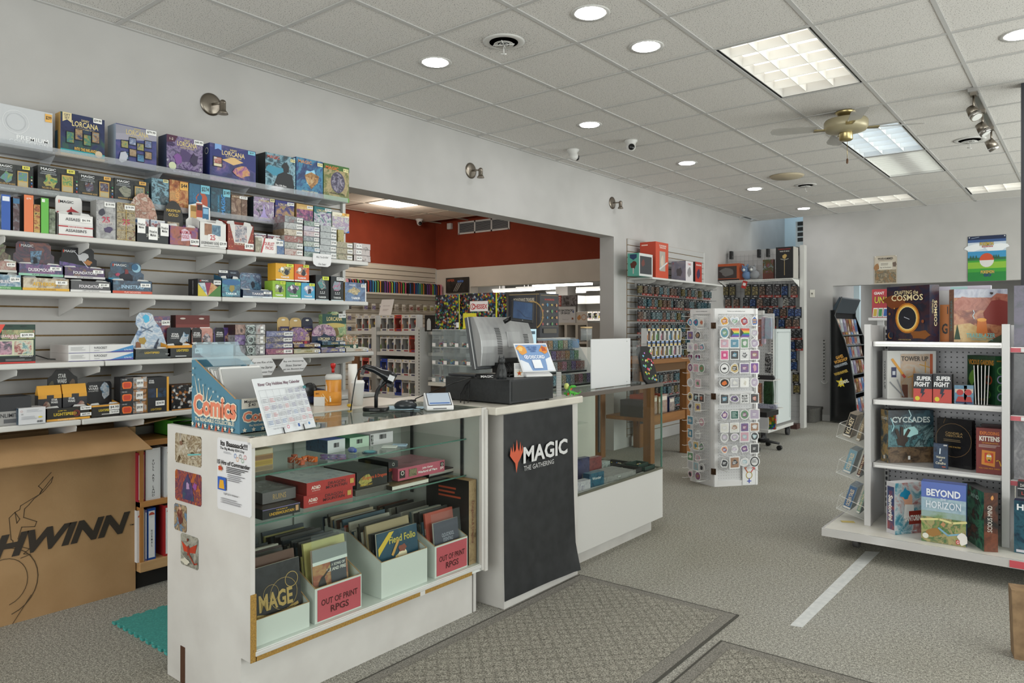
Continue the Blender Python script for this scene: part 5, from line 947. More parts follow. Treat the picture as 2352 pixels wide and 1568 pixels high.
E_(e,ox,oy,'back_ledge',[(CX0-.20,CY0+.25,CT-.022,-2.86,CY1,CT+.002)],LAMC,.003)
E_(e,ox,oy,'back_ledge_frame',[(CX0-.005,CY0,CT-.03,-2.86,CY1,CT-.0225)],WHITE)
E_(e,ox,oy,'back_panel',[(CX0+.004,CY0,.26,CX0+.012,CY0+.62,CT-.03),(CX0+.016,CY0+.58,.26,CX0+.024,CY1-.02,CT-.03)],S('#c8ccc6',.5))
for y in(CY0+.02,CY1-.03):
    for x in(-2.53,-2.9):E_(e,ox,oy,'shelf_standard',[(x-.008,y-.004 if y>2 else y-.006,.55 if y>2 else .3,x+.008,y+.003,.99)],S('#2a2a2b',.5))
SG1,SG2=.880,.694
for z in(SG1,SG2):
    m=MB();m.box(-2.92-ox,CY0+.01-oy,z-.006,-2.502-ox,CY1-.03-oy,z,GLASS);gs=m.build('glass_shelf',e);m=MB();m.box(-2.502-ox,CY0+.01-oy,z-.0062,-2.4995-ox,CY1-.03-oy,z+.0002,GEDGE);m.build('polished_edge',gs)
tag(e,'white framed glass display counter of old game boxes, nearest the camera','display case')
# pictures and poster on its end panel
def onend(u,v):return onY(u,v,CY0-.0205)
def endcard(u0,u1,v0,v1,label,mat,els=(),name='art_print'):
    a,b=onend(u0,(v0+v1)/2),onend(u1,(v0+v1)/2);zt=(onend((u0+u1)/2,v0)).z;zb=onend((u0+u1)/2,v1).z;w,h=b.x-a.x,zt-zb
    m=MB();r=.008;pts=[(-w/2+r,0),(w/2-r,0),(w/2,r),(w/2,h-r),(w/2-r,h),(-w/2+r,h),(-w/2,h-r),(-w/2,r)];m.prism(pts,'y',-.0015,0,mat)
    m.face((-w/2,-.0015,0),(1,0,0),(0,0,1),w,h,els);o=m.build(name,None,((a.x+b.x)/2,CY0-.0205,zb));tag(o,label,'picture' if name=='art_print' else 'poster');return o
endcard(403,463,998,1067,'brown and ivory battle art print, top one on the end panel',A('#3a2c1c','#6a5434','#d8ccb0','#8a7048','#e8e0d0','#4a3a28',s=14),[('blob',.35,.5,.3,.22,4,A('#e0d8c8','#b8a888','#f0ece0')),('p',[(.5,.3),(1,.42),(1,.46),(.5,.36)],'#68b0b0'),('blob',.25,.68,.08,.1,7,'#7a5a48')])
endcard(403,463,1084,1155,'orange and purple art print of a hooded figure, second from top',A('#a83a1c','#e0702c','#5a2a5a','#c8543a','#3a3070','#d86a30',s=16),[('p',[(.3,.1),(.32,.6),(.5,.95),(.66,.6),(.75,.1)],A('#2a6a78','#3a3878','#6a4a8a')),('blob',.5,.55,.08,.14,3,'#a88ab0'),('blob',.78,.6,.09,.14,8,'#8a4a90')])
endcard(401,429,1158,1219,'small blue rounded art print, third from top at the left edge',A('#2a5a9a','#5a9ac8','#8a6a48','#c8b088','#2c3c60',s=20),[('blob',.5,.55,.25,.3,5,A('#20242c','#8a3a34','#c8a878')),('blob',.5,.85,.12,.06,5,'#c89a80')])
endcard(416,456,1229,1302,'lowest art print with a red winged dragon',A('#8a8a7c','#b8b8a8','#6a6a60','#d0d0c0',s=14),[('p',[(.05,.75),(.4,.6),(.45,.45),(.2,.45)],'#b83a20'),('p',[(.95,.8),(.55,.62),(.5,.45),(.85,.5)],'#a8341c'),('blob',.46,.5,.1,.2,3,'#8a2c1c'),('line',[(.5,.4),(.8,.15),(.95,.2)],.006,'#9a3422'),('blob',.3,.15,.3,.12,9,'#c8c4b4'),('blob',.43,.85,.05,.06,2,'#6a2c20')])
endcard(500,578,1010,1178,'white event poster with brush lettering and coloured rings','#d9d9dc',[('t','Its Baaaaack!!!',.5,.93,.8,.075,'#16161a',.03),('t','The Big Muddy EDH Day',.45,.855,.78,.045,'#3a3a40'),('lines',.2,.79,.5,.82,2,'#9a9aa0')]+[('ring',x,y,.024,.03,c)for x,y,c in((.55,.785,'#2a6ab0'),(.7,.79,'#1c1c1e'),(.84,.79,'#c03a3c'),(.62,.745,'#d8923a'),(.77,.74,'#3a8a48'))]+[('t','15 Hrs of Commander',.5,.665,.96,.06,'#16161a',.03),('lines',.3,.53,.96,.62,4,'#2a2a30'),('lines',.34,.42,.85,.52,4,'#8a8a90'),('star',.12,.58,.06,'#d8a03a'),('blob',.12,.58,.08,.035,3,'#b8402c'),('r',.05,.28,.3,.46,'#2a5ab0'),('p',[(.09,.3),(.26,.3),(.23,.42),(.12,.42)],'#d8a02c'),('t','Sign Up in Advance',.45,.24,.55,.035,'#4a4a50'),('lines',.15,.1,.75,.18,3,'#a0a0a6')],'event_poster')
# notch at the foot of the end panel
p0,p1=onend(415,1556),onend(425,1487);m=MB();m.box(p0.x,CY0-.022,.0,p1.x,CY0-.0195,p1.z,S('#4a2c18',.8));m.build('cable_notch',e);bpy.data.objects['cable_notch'].location=(-ox,-oy,0)
# ---- things standing on the case
EST={'n':0}
cb=empty('comic_box',(-2.69,1.535,CT+.0005));BL=S('#4f7f95',.6);L2=.178;HB,HF=.27,.13;WB=.19
def slope(x):return HF+(HB-HF)*max(0,min(1,(L2-.03-x)/(2*L2-.06)))
out=[(-L2,0),(L2,0),(L2,HF),(L2-.03,HF),(-L2+.03,HB),(-L2,HB)]
m=MB()
m.prism(out,'y',-.035,-.031,BL);m.prism(out,'y',WB-.035,WB-.031,BL);m.box(L2-.004,-.031,0,L2,WB-.035,HF,BL);m.box(-L2,-.031,0,-L2+.004,WB-.035,HB,BL);m.box(-L2,-.031,0,L2,WB-.035,.004,KRAFT)
m.prism([(x,z)for x,z in[(L2-.03,HF),(-L2+.03,HB),(-L2+.028,HB+.003),(L2-.032,HF+.003)]],'y',-.0355,-.0305,KRAFT)
RAY=[('p',[(.14+.06*k,.42),(.17+.06*k,.42),(.06+.1*k,.80-.07*k)],'#d8d2c0')for k in range(6)]
com=lambda:[('t','Comics',.5,.34,.92,.36,'#e2d8c4',.09),('t','Comics',.5,.345,.89,.31,'#dc8266',.04),('t','The READABLE COLLECTIBLE!',.5,.13,.82,.055,'#e8e0c8',.02)]
m.face((-L2,-.035,0),(1,0,0),(0,0,1),2*L2,HB,RAY+com()+[('p',[(.1+.14*k,.0),(.15+.14*k,0),(.125+.14*k,.09)],'#b8563c')for k in range(6)]+[('star',.05+.14*k,.05,.045,'#e0dac8')for k in range(7)]+[('star',x,y,.025,'#d8d8cc')for x,y in((.05,.6),(.07,.78),(.08,.88),(.2,.72),(.3,.64),(.42,.6),(.52,.56),(.62,.5))])
m.face((L2,-.035,0),(0,1,0),(0,0,1),WB,HF,[('r',.04,.72,.5,1.02,'#d6d2c6'),('t','Magazine\n$.40',.27,.87,.34,.2,'#3c3c40'),('t','HOLY',.78,.84,.25,.12,'#c8583c',.03),('t','Comics',.5,.48,.9,.36,'#e2d8c4',.08),('t','Comics',.5,.485,.87,.3,'#dc8266',.03),('t','The READABLE COLLECTIBLE!',.55,.22,.7,.06,'#e8e0c8')]+[('star',.1+.2*k,.1,.08,'#e0dac8')for k in range(5)])
m.build('box',cb);tag(cb,'blue and orange cardboard comic bin with white stars on the glass counter','box')
for k in range(22):
    x=-.066+k*.0088;z0=.006;hh=.25+random.uniform(-.006,.008);m=MB();m.box(-.0028,-.086,0,.0028,.086,hh,S(['#d9d9d8','#8f9192','#cfcfcd','#e2e2e0','#a9aaaa'][(k+3)%5],.5))
    o=m.build('backing_board',None,(cb.location.x+x,1.535+.06,CT+.007));o.rotation_euler=(0,-.42 if x<.09 else-.36,0);tag(o,'white backing board leaning in the comic bin, %s from the back'%ORD[k],'board','white boards in the comic bin')
m=MB();m.prism([(-.186,.20),(-.186,.33),(-.150,.342),(-.144,.342),(-.12,.30),(-.06,.275),(-.02,.25),(-.06,.271),(-.12,.293),(-.16,.332),(-.18,.325),(-.18,.20)],'y',-.03,.15,glassy('cloudy_plastic_film','#e8f4f8',.4,.15,.25,'#d5e6ee'))
o=m.build('plastic_cover',None,cb.location);tag(o,'sheet of clear plastic film draped over the boards in the comic bin','plastic film')
# calendar in sleeve on black easel
P0,P1=Vector((-2.385,1.54,1.046)),Vector((-2.45,1.80,1.046));up=Vector((-.075,-.025,.21));ux=(P1-P0).normalized();Wc=(P1-P0).length;uy=(up-ux*up.dot(ux)).normalized();Hc=.222
m=MB();nn=ux.cross(uy)
m.add([P0,P0+ux*Wc,P0+ux*Wc+uy*Hc,P0+uy*Hc]+[q-nn*.004 for q in(P0,P0+ux*Wc,P0+ux*Wc+uy*Hc,P0+uy*Hc)],[(0,1,2,3),(7,6,5,4),(0,4,5,1),(1,5,6,2),(2,6,7,3),(3,7,4,0)],'#e2e2e6')
els=[('t','River City Hobbies May Calendar',.5,.88,.86,.075,'#7a5a68',.03)]
for k in range(6):els.append(('r',.04,.14+.128*k,.97,.143+.128*k,'#8a8a92'))
for k in range(8):els.append(('r',.04+.132*k,.14,.0425+.132*k,.78,'#8a8a92'))
rr=random.Random(5)
for a in range(7):
    for b in range(5):
        if(b==4 and a<4):continue
        els.append(('lines',.052+.132*a,.16+.128*b,.15+.132*a,.24+.128*b,3,rr.choice(['#c08a8e','#8a8aa0','#8a9ab8','#a0a0a6'])))
els+=[('ring',.36,.08,.022,.032,'#c8486a'),('r',.56,.05,.6,.11,'#3a5a9c'),('c',.80,.08,.026,'#5a88b8'),('t','river city hobbies',.17,.08,.22,.035,'#7a7a84'),('r',.88,.72,.95,.77,'#3a7a80')]
m.face(P0,ux,uy,Wc,Hc,els)
o=m.build('calendar_sheet');tag(o,'white monthly calendar sheet in a clear sleeve, leaning at the counter edge','calendar')
q=MB();q.face(P0-ux*.004-uy*.004,ux,uy,Wc+.008,Hc+.008,[('r',0,0,1,1,FILM)],.003);q.build('clear_sleeve',o)
m=MB()
for f in(.3,.72):b=P0+ux*(Wc*f);m.tube([b+uy*.02+nn*.006,b-uy*.004+nn*.006,b-uy*.006-nn*.0,b-nn*.02,b-nn*.03+uy*.10],.0022,6,BLACK)
m.tube([P0+ux*Wc*.3-nn*.03+uy*.10,P0+ux*Wc*.72-nn*.03+uy*.10],.0022,6,BLACK);m.tube([P0+ux*Wc*.5-nn*.03+uy*.10,P0+ux*Wc*.5-nn*.09-uy*.02],.0022,6,BLACK)
tag(m.build('wire_easel'),'black wire easel holding the calendar sheet','easel')
# barcode scanner
e=frame_at('barcode_scanner',(-2.70,2.33,CT));m=MB();m.prism([(.062*(abs(math.cos(a))**.6)*(1 if math.cos(a)>0 else-1),.045*(abs(math.sin(a))**.6)*(1 if math.sin(a)>0 else-1))for a in[2*PI*k/28 for k in range(28)]],'z',0,.02,BLK);m.build('base',e,bevel=.005)
m=MB();m.tube([(.0,0,.018),(.0,0,.07),(.006,0,.095),(.02,0,.118),(.042,0,.135),(.055,0,.145)],[.009,.009,.009,.009,.009,.011],12,S('#1d1e20',.5));m.build('gooseneck',e)
m=MB();m.X=Matrix.Translation((.02,0,.185))@Matrix.Rotation(.42,4,'Y');m.tube([(-.085,0,-.012),(-.07,0,-.004),(-.03,0,.002),(.0,0,.0),(.03,0,.0),(.055,0,-.002),(.075,0,-.006)],[.010,.016,.017,.019,.028,.032,.028],14,S('#1a1b1e',.18));m.box(-.085,-.008,-.045,-.07,.008,-.01,BLK);m.box(.02,-.012,-.055,.03,.012,-.02,BLK)
hd=m.build('scanner_head',e);m=MB();m.X=Matrix.Translation((.02,0,.185))@Matrix.Rotation(.42,4,'Y');m.box(.052,-.026,-.045,.085,.026,-.026,S('#232427',.4));m.build('window_bezel',hd,bevel=.005)
m=MB();m.X=Matrix.Translation((.02,0,.185))@Matrix.Rotation(.42,4,'Y');m.box(.05,-.0335,-.012,.078,-.031,.014,'#cfd2d4');m.build('sticker',hd)
m=MB();m.tube([(-.062,0,.215),(-.085,0,.20),(-.10,.0,.15),(-.112,-.01,.06),(-.118,-.02,.004)],.0028,6,BLK);m.build('cable',e);tag(e,'black barcode scanner on a gooseneck stand on the glass counter','scanner')
# mouse and pad
p=onZ(928,939,CT);e2=MB();e2.box(-.10,-.075,0,.10,.075,.003,S('#a9c4d2',.7));o=e2.build('mouse_pad',None,(p.x-.02,p.y+.02,CT+.0005),PSI-.15,bevel=.001);tag(o,'pale blue mouse pad on the counter by the scanner','mouse pad')
e=frame_at('computer_mouse',(p.x,p.y+.01,CT+.004),PSI+.2);m=MB();m.ball((0,0,.012),.03,S('#34383c',.25),16,(1.9,1.15,.95));
for v in range(len(m.v)):
    if m.v[v][2]<0:m.v[v]=(m.v[v][0],m.v[v][1],0)
m.build('body',e);m=MB();m.box(.01,-.001,.03,.052,.001,.041,BLK);m.cyl((.028,-.003,.034),(.028,.003,.034),.008,n=10,m=BLK);m.build('scroll_wheel',e);tag(e,'dark grey computer mouse on the pale blue pad','mouse')
# card terminal
p=onZ(1004,941,CT);e=frame_at('card_terminal',(p.x,p.y+.01,CT+.0005),PSI+.28)
m=MB();m.prism([(-.05,.006),(-.044,0),(.05,0),(.056,.006),(.056,.075),(.048,.08),(-.05,.022)],'x',-.066,.066,S('#e3e3e4',.3));m.build('body',e,bevel=.004)
sl=math.atan2(.058,.098);m=MB();uyv=Vector((0,math.cos(sl),math.sin(sl)));o_=Vector((-.058,-.046,.0245))
m.face(o_,(1,0,0),uyv,.116,.104,[('r',0,0,1,1,'#23272e'),('r',.03,.04,.97,.96,S('#b9c6d6',.15)),('r',.08,.12,.92,.2,'#2c62b0'),('t','Square',.2,.84,.2,.05,'#7a8496')],.002);m.build('screen',e)
m=MB();m.box(-.035,-.0515,.009,.03,-.0495,.013,S('#5a5c60',.4));m.build('card_slot',e);tag(e,'white wedge-shaped card terminal with a pale blue screen','card terminal')
m=MB();a=onZ(962,938,CT);b=onZ(945,930,CT);m.tube([onZ(971,940,CT+.004),onZ(950,938,CT+.004),onZ(944,926,CT+.006),onZ(955,915,CT+.03),onZ(990,900,CT+.07),onZ(1040,880,CT+.135),onZ(1080,868,CT+.145)],.0028,6,BLK);tag(m.build('terminal_cable'),'black cable rising from the card terminal to the cash drawer top','cable')
m=MB();m.tube([onZ(850,950,CT+.003),onZ(880,946,CT+.003),onZ(930,944,CT+.003),onZ(966,938,CT+.003)],.002,5,BLK);tag(m.build('mouse_cable'),'thin black cord lying along the glass counter top','cable')
# rear ledge things
def LZ(u,v):return onZ(u,v,CT+.002)
p=LZ(766,930);e=empty('wipes_canister',(p.x,p.y,CT+.0025));m=MB();m.lathe([(.038,0),(.040,.004),(.040,.128),(.038,.132)],28,m=noisy('orange_canister_print','#d88a2c','#e09a3c',20,.35));m.lathe([(.0405,.012),(.0405,.07)],28,m='#dd9433');b_=m
m.build('tub',e)
m=MB();m.lathe([(.042,.132),(.042,.150),(.036,.158),(0,.159)],28,m=WHITE);m.build('lid',e);m=MB()
for k in range(9):
    a0=PSI-PI/2-.95+k*.10;a1=a0+.10
    if k<3 or k>6:m.add([(.0408*math.cos(a0),.0408*math.sin(a0),.02),(.0408*math.cos(a1),.0408*math.sin(a1),.02),(.0408*math.cos(a1),.0408*math.sin(a1),.12-.01*k),(.0408*math.cos(a0),.0408*math.sin(a0),.12-.01*k)],[(0,1,2,3)],'#e8e4da')
m.build('label',e);tag(e,'orange wipes canister with white lid on the rear ledge','canister')
p=LZ(797,925);m=MB();m.cyl((0,0,0),(0,0,.205),.024,n=20,m=S('#e4e2de',.8));m.cyl((0,0,.2051),(0,0,.2055),.010,n=12,m='#8a8478');tag(m.build('paper_roll',None,(p.x+.01,p.y+.03,CT+.0025)),'tall white paper roll standing behind the orange canister','paper roll')
p=onX(765,915,-3.15);m=MB();m.cyl((0,0,0),(0,0,.16),.014,n=14,m=ACRYL);m.cyl((0,0,.16),(0,0,.185),.008,.008,12,S('#b8201c',.3));m.lathe([(.011,.185),(.014,.20),(.014,.206),(.009,.21),(0,.21)],12,m=S('#b8201c',.3));tag(m.build('glue_bottle',None,(p.x,p.y,CT+.0025)),'slim clear bottle with a red cap behind the canister','bottle')
p=LZ(822,931);m=MB();m.lathe([(.024,0),(.033,.112),(.035,.114),(.035,.120),(.031,.122),(.030,.128),(0,.129)],24,m=S('#e6e5e3',.45));o=m.build('paper_cup',None,(p.x,p.y,CT+.0025));tag(o,'white lidded takeaway cup behind the scanner','cup')
p=LZ(733,932);prod('small_carton','small plain white carton under the navy cloth bag','box',.055,.045,.05,(p.x,p.y,CT+.0025),PSI,'#dddcda')
p=onX(738,925,-3.08);prod('pen_box','yellow box of pens standing behind the cloth bag','box',.075,.075,.05,(p.x,p.y,CT+.0025),PSI,('#d8902a','#c07a20','#d89a3c'),[('t','BIC',.25,.82,.25,.12,'#5a3010'),('line',[(.5,.7),(.8,.2)],.004,'#e8c890'),('line',[(.6,.8),(.95,.3)],.004,'#e8c890')])
p=LZ(706,928);m=MB();rnd=random.Random(8)
NV=noisy('navy_cloth','#121a30','#27345a',26,.85,.5)
old=None;m.X=Matrix.Translation((0,0,0))
pr=[(.0,-.0),(.045,.0),(.055,.02),(.05,.05),(.035,.085),(.015,.098),(0,.10)]
m.lathe([(max(a,1e-4),b)for a,b in pr],18,(0,0,0),NV);m.v=[(x*1.15+.02*math.sin(z*60),y*.9+.008*math.sin(7*math.atan2(y,x)),z+.008*math.sin(9*math.atan2(y,x))*(z>.01))for x,y,z in m.v]
m.tube([(.03,0,.06),(.07,0,.055),(.10,-.005,.045),(.12,-.01,.05)],[.022,.02,.012,.004],10,NV)
tag(m.build('cloth_bag',None,(p.x-.02,p.y+.03,CT+.0028),PSI),'crumpled navy blue drawstring cloth bag on the rear ledge','bag')
p=onX(697,915,-3.12);m=MB();m.lathe([(.001,-.012),(.03,-.012),(.036,-.004),(.036,.008),(.028,.014),(0,.014)],24,m=BLK,ax='y');m.tube([(-.03,0,-.02),(-.04,0,-.05),(-.035,0,-.07),(.03,0,-.075)],.004,6,BLK);o=m.build('headphones',None,(p.x-.03,p.y+.06,CT+.082),PSI);tag(o,'black headphone cup standing behind the calendar','headphones')
p=LZ(803,935);m=MB();m.ball((0,0,.009),.012,S('#d8b02c',.5),10,(1.4,1,.7));tag(m.build('lemon_eraser',None,(p.x,p.y,CT+.0025)),'small yellow lump of putty beside the paper cup','eraser')
# ---- contents of the near display case
def inn(u,v,z):return onZ(u,v,z)
def caseb(u0,u1,vt,zb,xf,d,label,body,front=(),tg=None,name='game_box',cat='box',left=(),top=(),hmax=None,rot=0):
    a,b=onX(u0,HY,xf),onX(u1,HY,xf);um=(u0+u1)/2;h=onX(um,vt,xf).z-zb
    if hmax:h=hmax
    return prod(name,label,cat,(b.y-a.y)*.98,h,d,(xf,(a.y+b.y)/2,zb+.0006),R90+rot,body,front,left,(),top,tg)
# upper glass shelf
for k in range(4):prod('paperback','faded %s paperback in the flat stack on the upper glass shelf'%['tan','yellow','orange-tan','beige'][k],'book',.15,.021,.19,(-2.56,1.60,SG1+.0006+k*.0215),R90+.03*(k%2),(['#b09a78','#c8a84a','#b58a58','#c0b090'][k],'#b0a080',['#b09a78','#c8a84a','#b58a58','#a89878'][k]),[('r',.02,.15,.98,.85,['#8a765a','#a8883a','#8a6440','#c8bca0'][k])])
dn=random.Random(2)
for k,(u,v)in enumerate(((668,1060),(676,1053),(686,1062),(692,1066),(699,1058),(706,1056),(714,1058),(722,1059))):
    p=inn(u,v+2,SG1);m=MB();s=.011;m.box(-s,-s,0,s,s,2*s,S('#dd6a28' if k not in(0,1,3)else '#b8583a',.25));
    for sx,sy in((-.4,-.4),(.4,.4),(0,0)):m.face((-s,-s,0),(1,0,0),(0,0,1),2*s,2*s,[('c',.5+sx*.5,.5+sy*.5,.1,'#f0e8d8')])
    tag(m.build('die',None,(min(p.x,-2.52),p.y,SG1+.0004),dn.uniform(0,1.5),bevel=.003),'%s orange die from the left on the upper glass shelf'%ORD[k],'die','orange dice on the upper glass shelf')
caseb(752,793,1020,SG1,-2.68,.16,'blue patterned box with a white barcode end flap',('#d9dade',A('#16204a','#2a5a8a','#1c3a6a',s=40),'#22408a'),[('bars',.35,.4,.65,.75,12,'#2a2a2e')],hmax=.058)
caseb(803,848,1012,SG1,-2.70,.12,'small box with pale green barcode end, middle of three',('#bfd8c4','#2a6a4a','#3a7a5a'),[('bars',.35,.4,.65,.8,12,'#2a2a2e')],hmax=.05)
caseb(850,903,1003,SG1,-2.70,.12,'small box with pinkish white barcode end, right of three',('#d9d3d8','#b0a8b0','#c8c0c8'),[('bars',.4,.45,.7,.85,12,'#2a2a2e'),('r',.02,.1,.12,.9,V('#202020','#d8d8d8',s=200))],hmax=.055)
for k in range(9):
    p=inn(745+(k%3)*20,1046+(k//3)*4,SG1);m=MB();m.box(-.016,-.011,0,.016,.011,.004,A('#4a3a98','#8a7ac8','#c84a6a',s=60));tag(m.build('token',None,(min(p.x,-2.52),p.y,SG1+.0004+.0001*k),dn.uniform(-.5,.5)),'flat violet game token lying on the upper glass shelf','token','violet tokens on the upper glass shelf')
p=inn(808,1040,SG1);m=MB();rnd=random.Random(4);m.ball((0,0,.014),.016,A('#20409a','#5a7ad0','#a88a70',s=70),12,(1.4,1,.85));m.ball((.016,.004,.012),.01,'#2a50b0',10);tag(m.build('bagged_figurine',None,(p.x,p.y,SG1+.0004)),'small blue bagged figurine on the upper glass shelf','figurine')
p=inn(849,1040,SG1);m=MB();m.cyl((0,0,0),(0,0,.006),.034,n=28,m=S('#1c3a4a',.3));m.cyl((0,0,.006),(0,0,.009),.026,n=28,m=S('#3a9aa8',.3));tag(m.build('coaster',None,(p.x,p.y,SG1+.0004)),'round teal and black coaster on the upper glass shelf','coaster')
for k,(u,v,c)in enumerate(((895,1028,'#d8d8d4'),(918,1024,'#a8c0d8'))):
    p=inn(u,v,SG1);m=MB();m.box(-.035,-.025,0,.035,.025,.008,glassy('bag_film','#ffffff',.4,.15,.35,'#dfe6ea')if 0 else c);tag(m.build('small_pouch',None,(p.x,p.y,SG1+.0004),PSI,bevel=.003),'flat small pouch, %s'%('pale cream one on the upper glass shelf' if k==0 else 'bluish one at the end of the upper shelf'),'pouch')
# lower glass shelf
AD=lambda:[('r',.0,0,.98,1,'#b02c28'),('t','AD&D',.18,.55,.18,.28,'#f0e0d8',.03),('t','2nd EDITION',.18,.3,.18,.08,'#f0d8d0'),('t','DRAGON',.6,.66,.36,.26,'#5a2224',.02),('t','MOUNTAIN',.6,.36,.44,.26,'#5a2224',.02),('r',.88,.3,.96,.7,'#c8a050')]
caseb(696,811,1122,SG2,-2.56,.30,'red boxed dungeon adventure, lower of two stacked red boxes',('#b5303a','#93201c','#a82a28'),AD(),hmax=.052,left=[('t','DRAGON MOUNTAIN',.5,.5,.6,.4,'#5a1a18')])
caseb(703,817,1090,SG2+.053,-2.55,.30,'red boxed dungeon adventure, upper of two with snowy lid art',('#b02c28','#8f1f1a',A('#b83a2c','#c8d0dc','#e8e8ec','#7a88a0',s=9)),AD(),hmax=.052,left=[('t','DRAGON MOUNTAIN',.5,.5,.6,.4,'#5a1a18')])
caseb(819,890,1078,SG2+.028,-2.57,.24,'black boxed set with a golden dragon and red letters',('#20201e','#161614',A('#1c1c1a','#2c2e2a','#4a4a44')),[('blob',.3,.5,.25,.4,4,A('#a89030','#d8c858','#6a5a20')),('t','Dungeons & Dragons',.58,.55,.8,.26,'#c8502a',.02),('t','FIRST QUEST',.3,.15,.4,.12,'#d8b03a')],hmax=.075)
caseb(892,914,1072,SG2+.02,-2.60,.22,'narrow black box with round bronze emblem beside the golden dragon box',('#1c1c1e','#141416','#2a2a2e'),[('t','DRAGONS',.5,.6,.9,.2,'#b8442a'),('c',.6,.25,.18,'#8a6a4a'),('ring',.5,.85,.06,.08,'#c8c8c0')],hmax=.095)
caseb(816,895,1118,SG2,-2.56,.22,'thin stack of grey softcover books under the dragon box',('#6a6660','#5a5650','#7a7670'),[('r',0,.2*k,1,.2*k+.04,'#2c2a28')for k in range(5)],hmax=.025,name='softcover_book',cat='book')
caseb(900,985,1110,SG2,-2.52,.20,'hardback book showing white page edges at the shelf front',('#d9d5cc','#2a241e',A('#5a4428','#a88a58','#3a3020')),[('r',0,.88,1,1,'#6a5030'),('r',0,0,1,.1,'#3a2c1c')],hmax=.020,name='hardback_book',cat='book')
caseb(985,1060,1095,SG2,-2.60,.22,'dark hardback book lying at the far end of the lower shelf',('#b8b4ac','#1c1c1e','#26282c'),[('r',0,.8,1,1,'#202226'),('r',0,0,1,.2,'#202226')],hmax=.025,name='hardback_book',cat='book')
caseb(913,1022,1075,SG2+.026,-2.56,.25,'pink boxed wargame with bold white title and black emblem',('#b85a6c','#9a4454',A('#b85a6c','#c87a88','#8a4a50',s=9)),[('t','John Carter',.62,.66,.36,.2,'#f4ecec',.03),('t','Warlord of Mars',.62,.38,.46,.2,'#f4ecec',.03),('t','SPI',.93,.35,.08,.22,'#f0e0e0',.03),('r',.03,.2,.14,.8,'#26201e'),('ring',.085,.6,.12,.18,'#d8d0c8'),('r',.22,.2,.38,.8,A('#3a3428','#a89a70','#5a5038')),('r',.9,.5,.97,.85,'#1c1a18'),('ring',.935,.67,.08,.12,'#e8e0d8')],hmax=.058)
caseb(602,690,1160,SG2,-2.53,.25,'black boxed ruins adventure with gold letters at the left end',('#18161a','#141216',A('#2a2420','#5a4030','#3a3034','#8a5a3a')),[('r',0,.9,1,.96,'#8a7ab0'),('t','THE RUINS OF',.5,.72,.3,.14,'#d8a83a'),('t','UNDERMOUNTAIN',.5,.4,.66,.3,'#d8a83a',.02),('r',.87,.25,.95,.8,'#c8986a')],hmax=.040)
caseb(602,680,1130,SG2+.042,-2.60,.22,'grey mottled flat game box on top of the ruins box',('#6a6668','#5a5658',A('#4a4650','#8a8890','#5a4a48','#b0a8a8',s=14)),[('t','RUINS',.5,.5,.4,.5,'#b89a6a')],hmax=.045)
# cartons of books
def carton(y0,y1,hf,hb,label,signed,xf=-2.428,z=.2606,d=.40):
    w=y1-y0;e=empty('file_carton',(xf,(y0+y1)/2,z),R90);CW=S('#d4d8d4',.6);t=.004
    m=MB();prof=[(0,0),(d,0),(d,hb),(d*.55,hb),(0,hf)]
    m.prism(prof,'x',-w/2,-w/2+t,CW);m.prism(prof,'x',w/2-t,w/2,CW);m.box(-w/2+t,0,0,w/2-t,t,hf,CW);m.box(-w/2+t,d-t,0,w/2-t,d,hb,CW);m.box(-w/2+t,t,0,w/2-t,d-t,t,CW)
    for s in(-1,1):m.prism([(0,hf),(d*.55,hb),(d*.55,hb+.002),(0,hf+.002)],'x',s*(w/2)-.0005*s,s*(w/2-t),KRAFT)
    m.box(-w/2,-.0005,hf,w/2,t,hf+.0015,KRAFT)
    m.build('body',e)
    if signed:
        m=MB();m.box(-w/2+.012,-.0015,.006,w/2-.006,0,hf-.008,S('#c25560',.55));m.face((-w/2+.012,-.0015,.006),(1,0,0),(0,0,1),w-.018,hf-.014,[('t','OUT OF PRINT',.5,.56,.84,.2,'#5a2024',.02),('t','RPGS',.5,.28,.42,.22,'#5a2024',.02)]);m.build('pink_sign',e)
    tag(e,label,'carton');return e
def books(y0,y1,n,x0,x1,h0,h1,grp,cols,tilt=.16,z=.2655,frm=0,w=None):
    rnd=random.Random(int(y0*100));w=w or(y1-y0)-.014;step=(x0-x1)/n
    for k in range(n):
        h=rnd.uniform(h0,h1);th=step*rnd.uniform(.55,.85);m=MB();c=rnd.choice(cols)
        ww=w*rnd.uniform(.93,1.0)
        m.box(-ww/2,0,0,ww/2,th*.14,h,c);m.box(-ww/2,th*.86,0,ww/2,th,h,c);m.box(-ww/2,th*.14,0,-ww/2+.002,th*.86,h,c);m.box(-ww/2+.003,th*.14,.002,ww/2-.002,th*.86,h-.001,'#c4bfb0')
        m.face((-ww/2,th,0),(0,-1,0),(0,0,1),th,h,[('tv',rnd.choice(['ADVENTURE','GUIDE','MANUAL','RULES','TALES']),.5,.7,.5,.3,rnd.choice(['#d8d0b8','#b8a060','#a8a8a8']))])
        o=m.build('rulebook',None,(x0-step*k,(y0+y1)/2+rnd.uniform(-.003,.003),z),R90);o.rotation_euler=(-tilt*.9,0,R90)
        tag(o,'thin upright rulebook, %s from the front in the %s'%(ORD[k+frm],grp),'book','rulebooks in the '+grp)
DK=['#1f2022','#a8a498','#5a3a2c','#2f4a58','#2c2a28','#34302c','#3c3a36','#242c2e','#4a3c2e','#1a1a1c','#5a4a3a','#8a8478','#3a2420','#26323a']
MX=DK[:7]+['#b8b4a8','#c8c4b8','#9a8a6a','#4a6a88','#a84a3a','#a8987c','#6a3028','#3a4a60','#c8c4b8','#7a5a38','#5a6a6a']
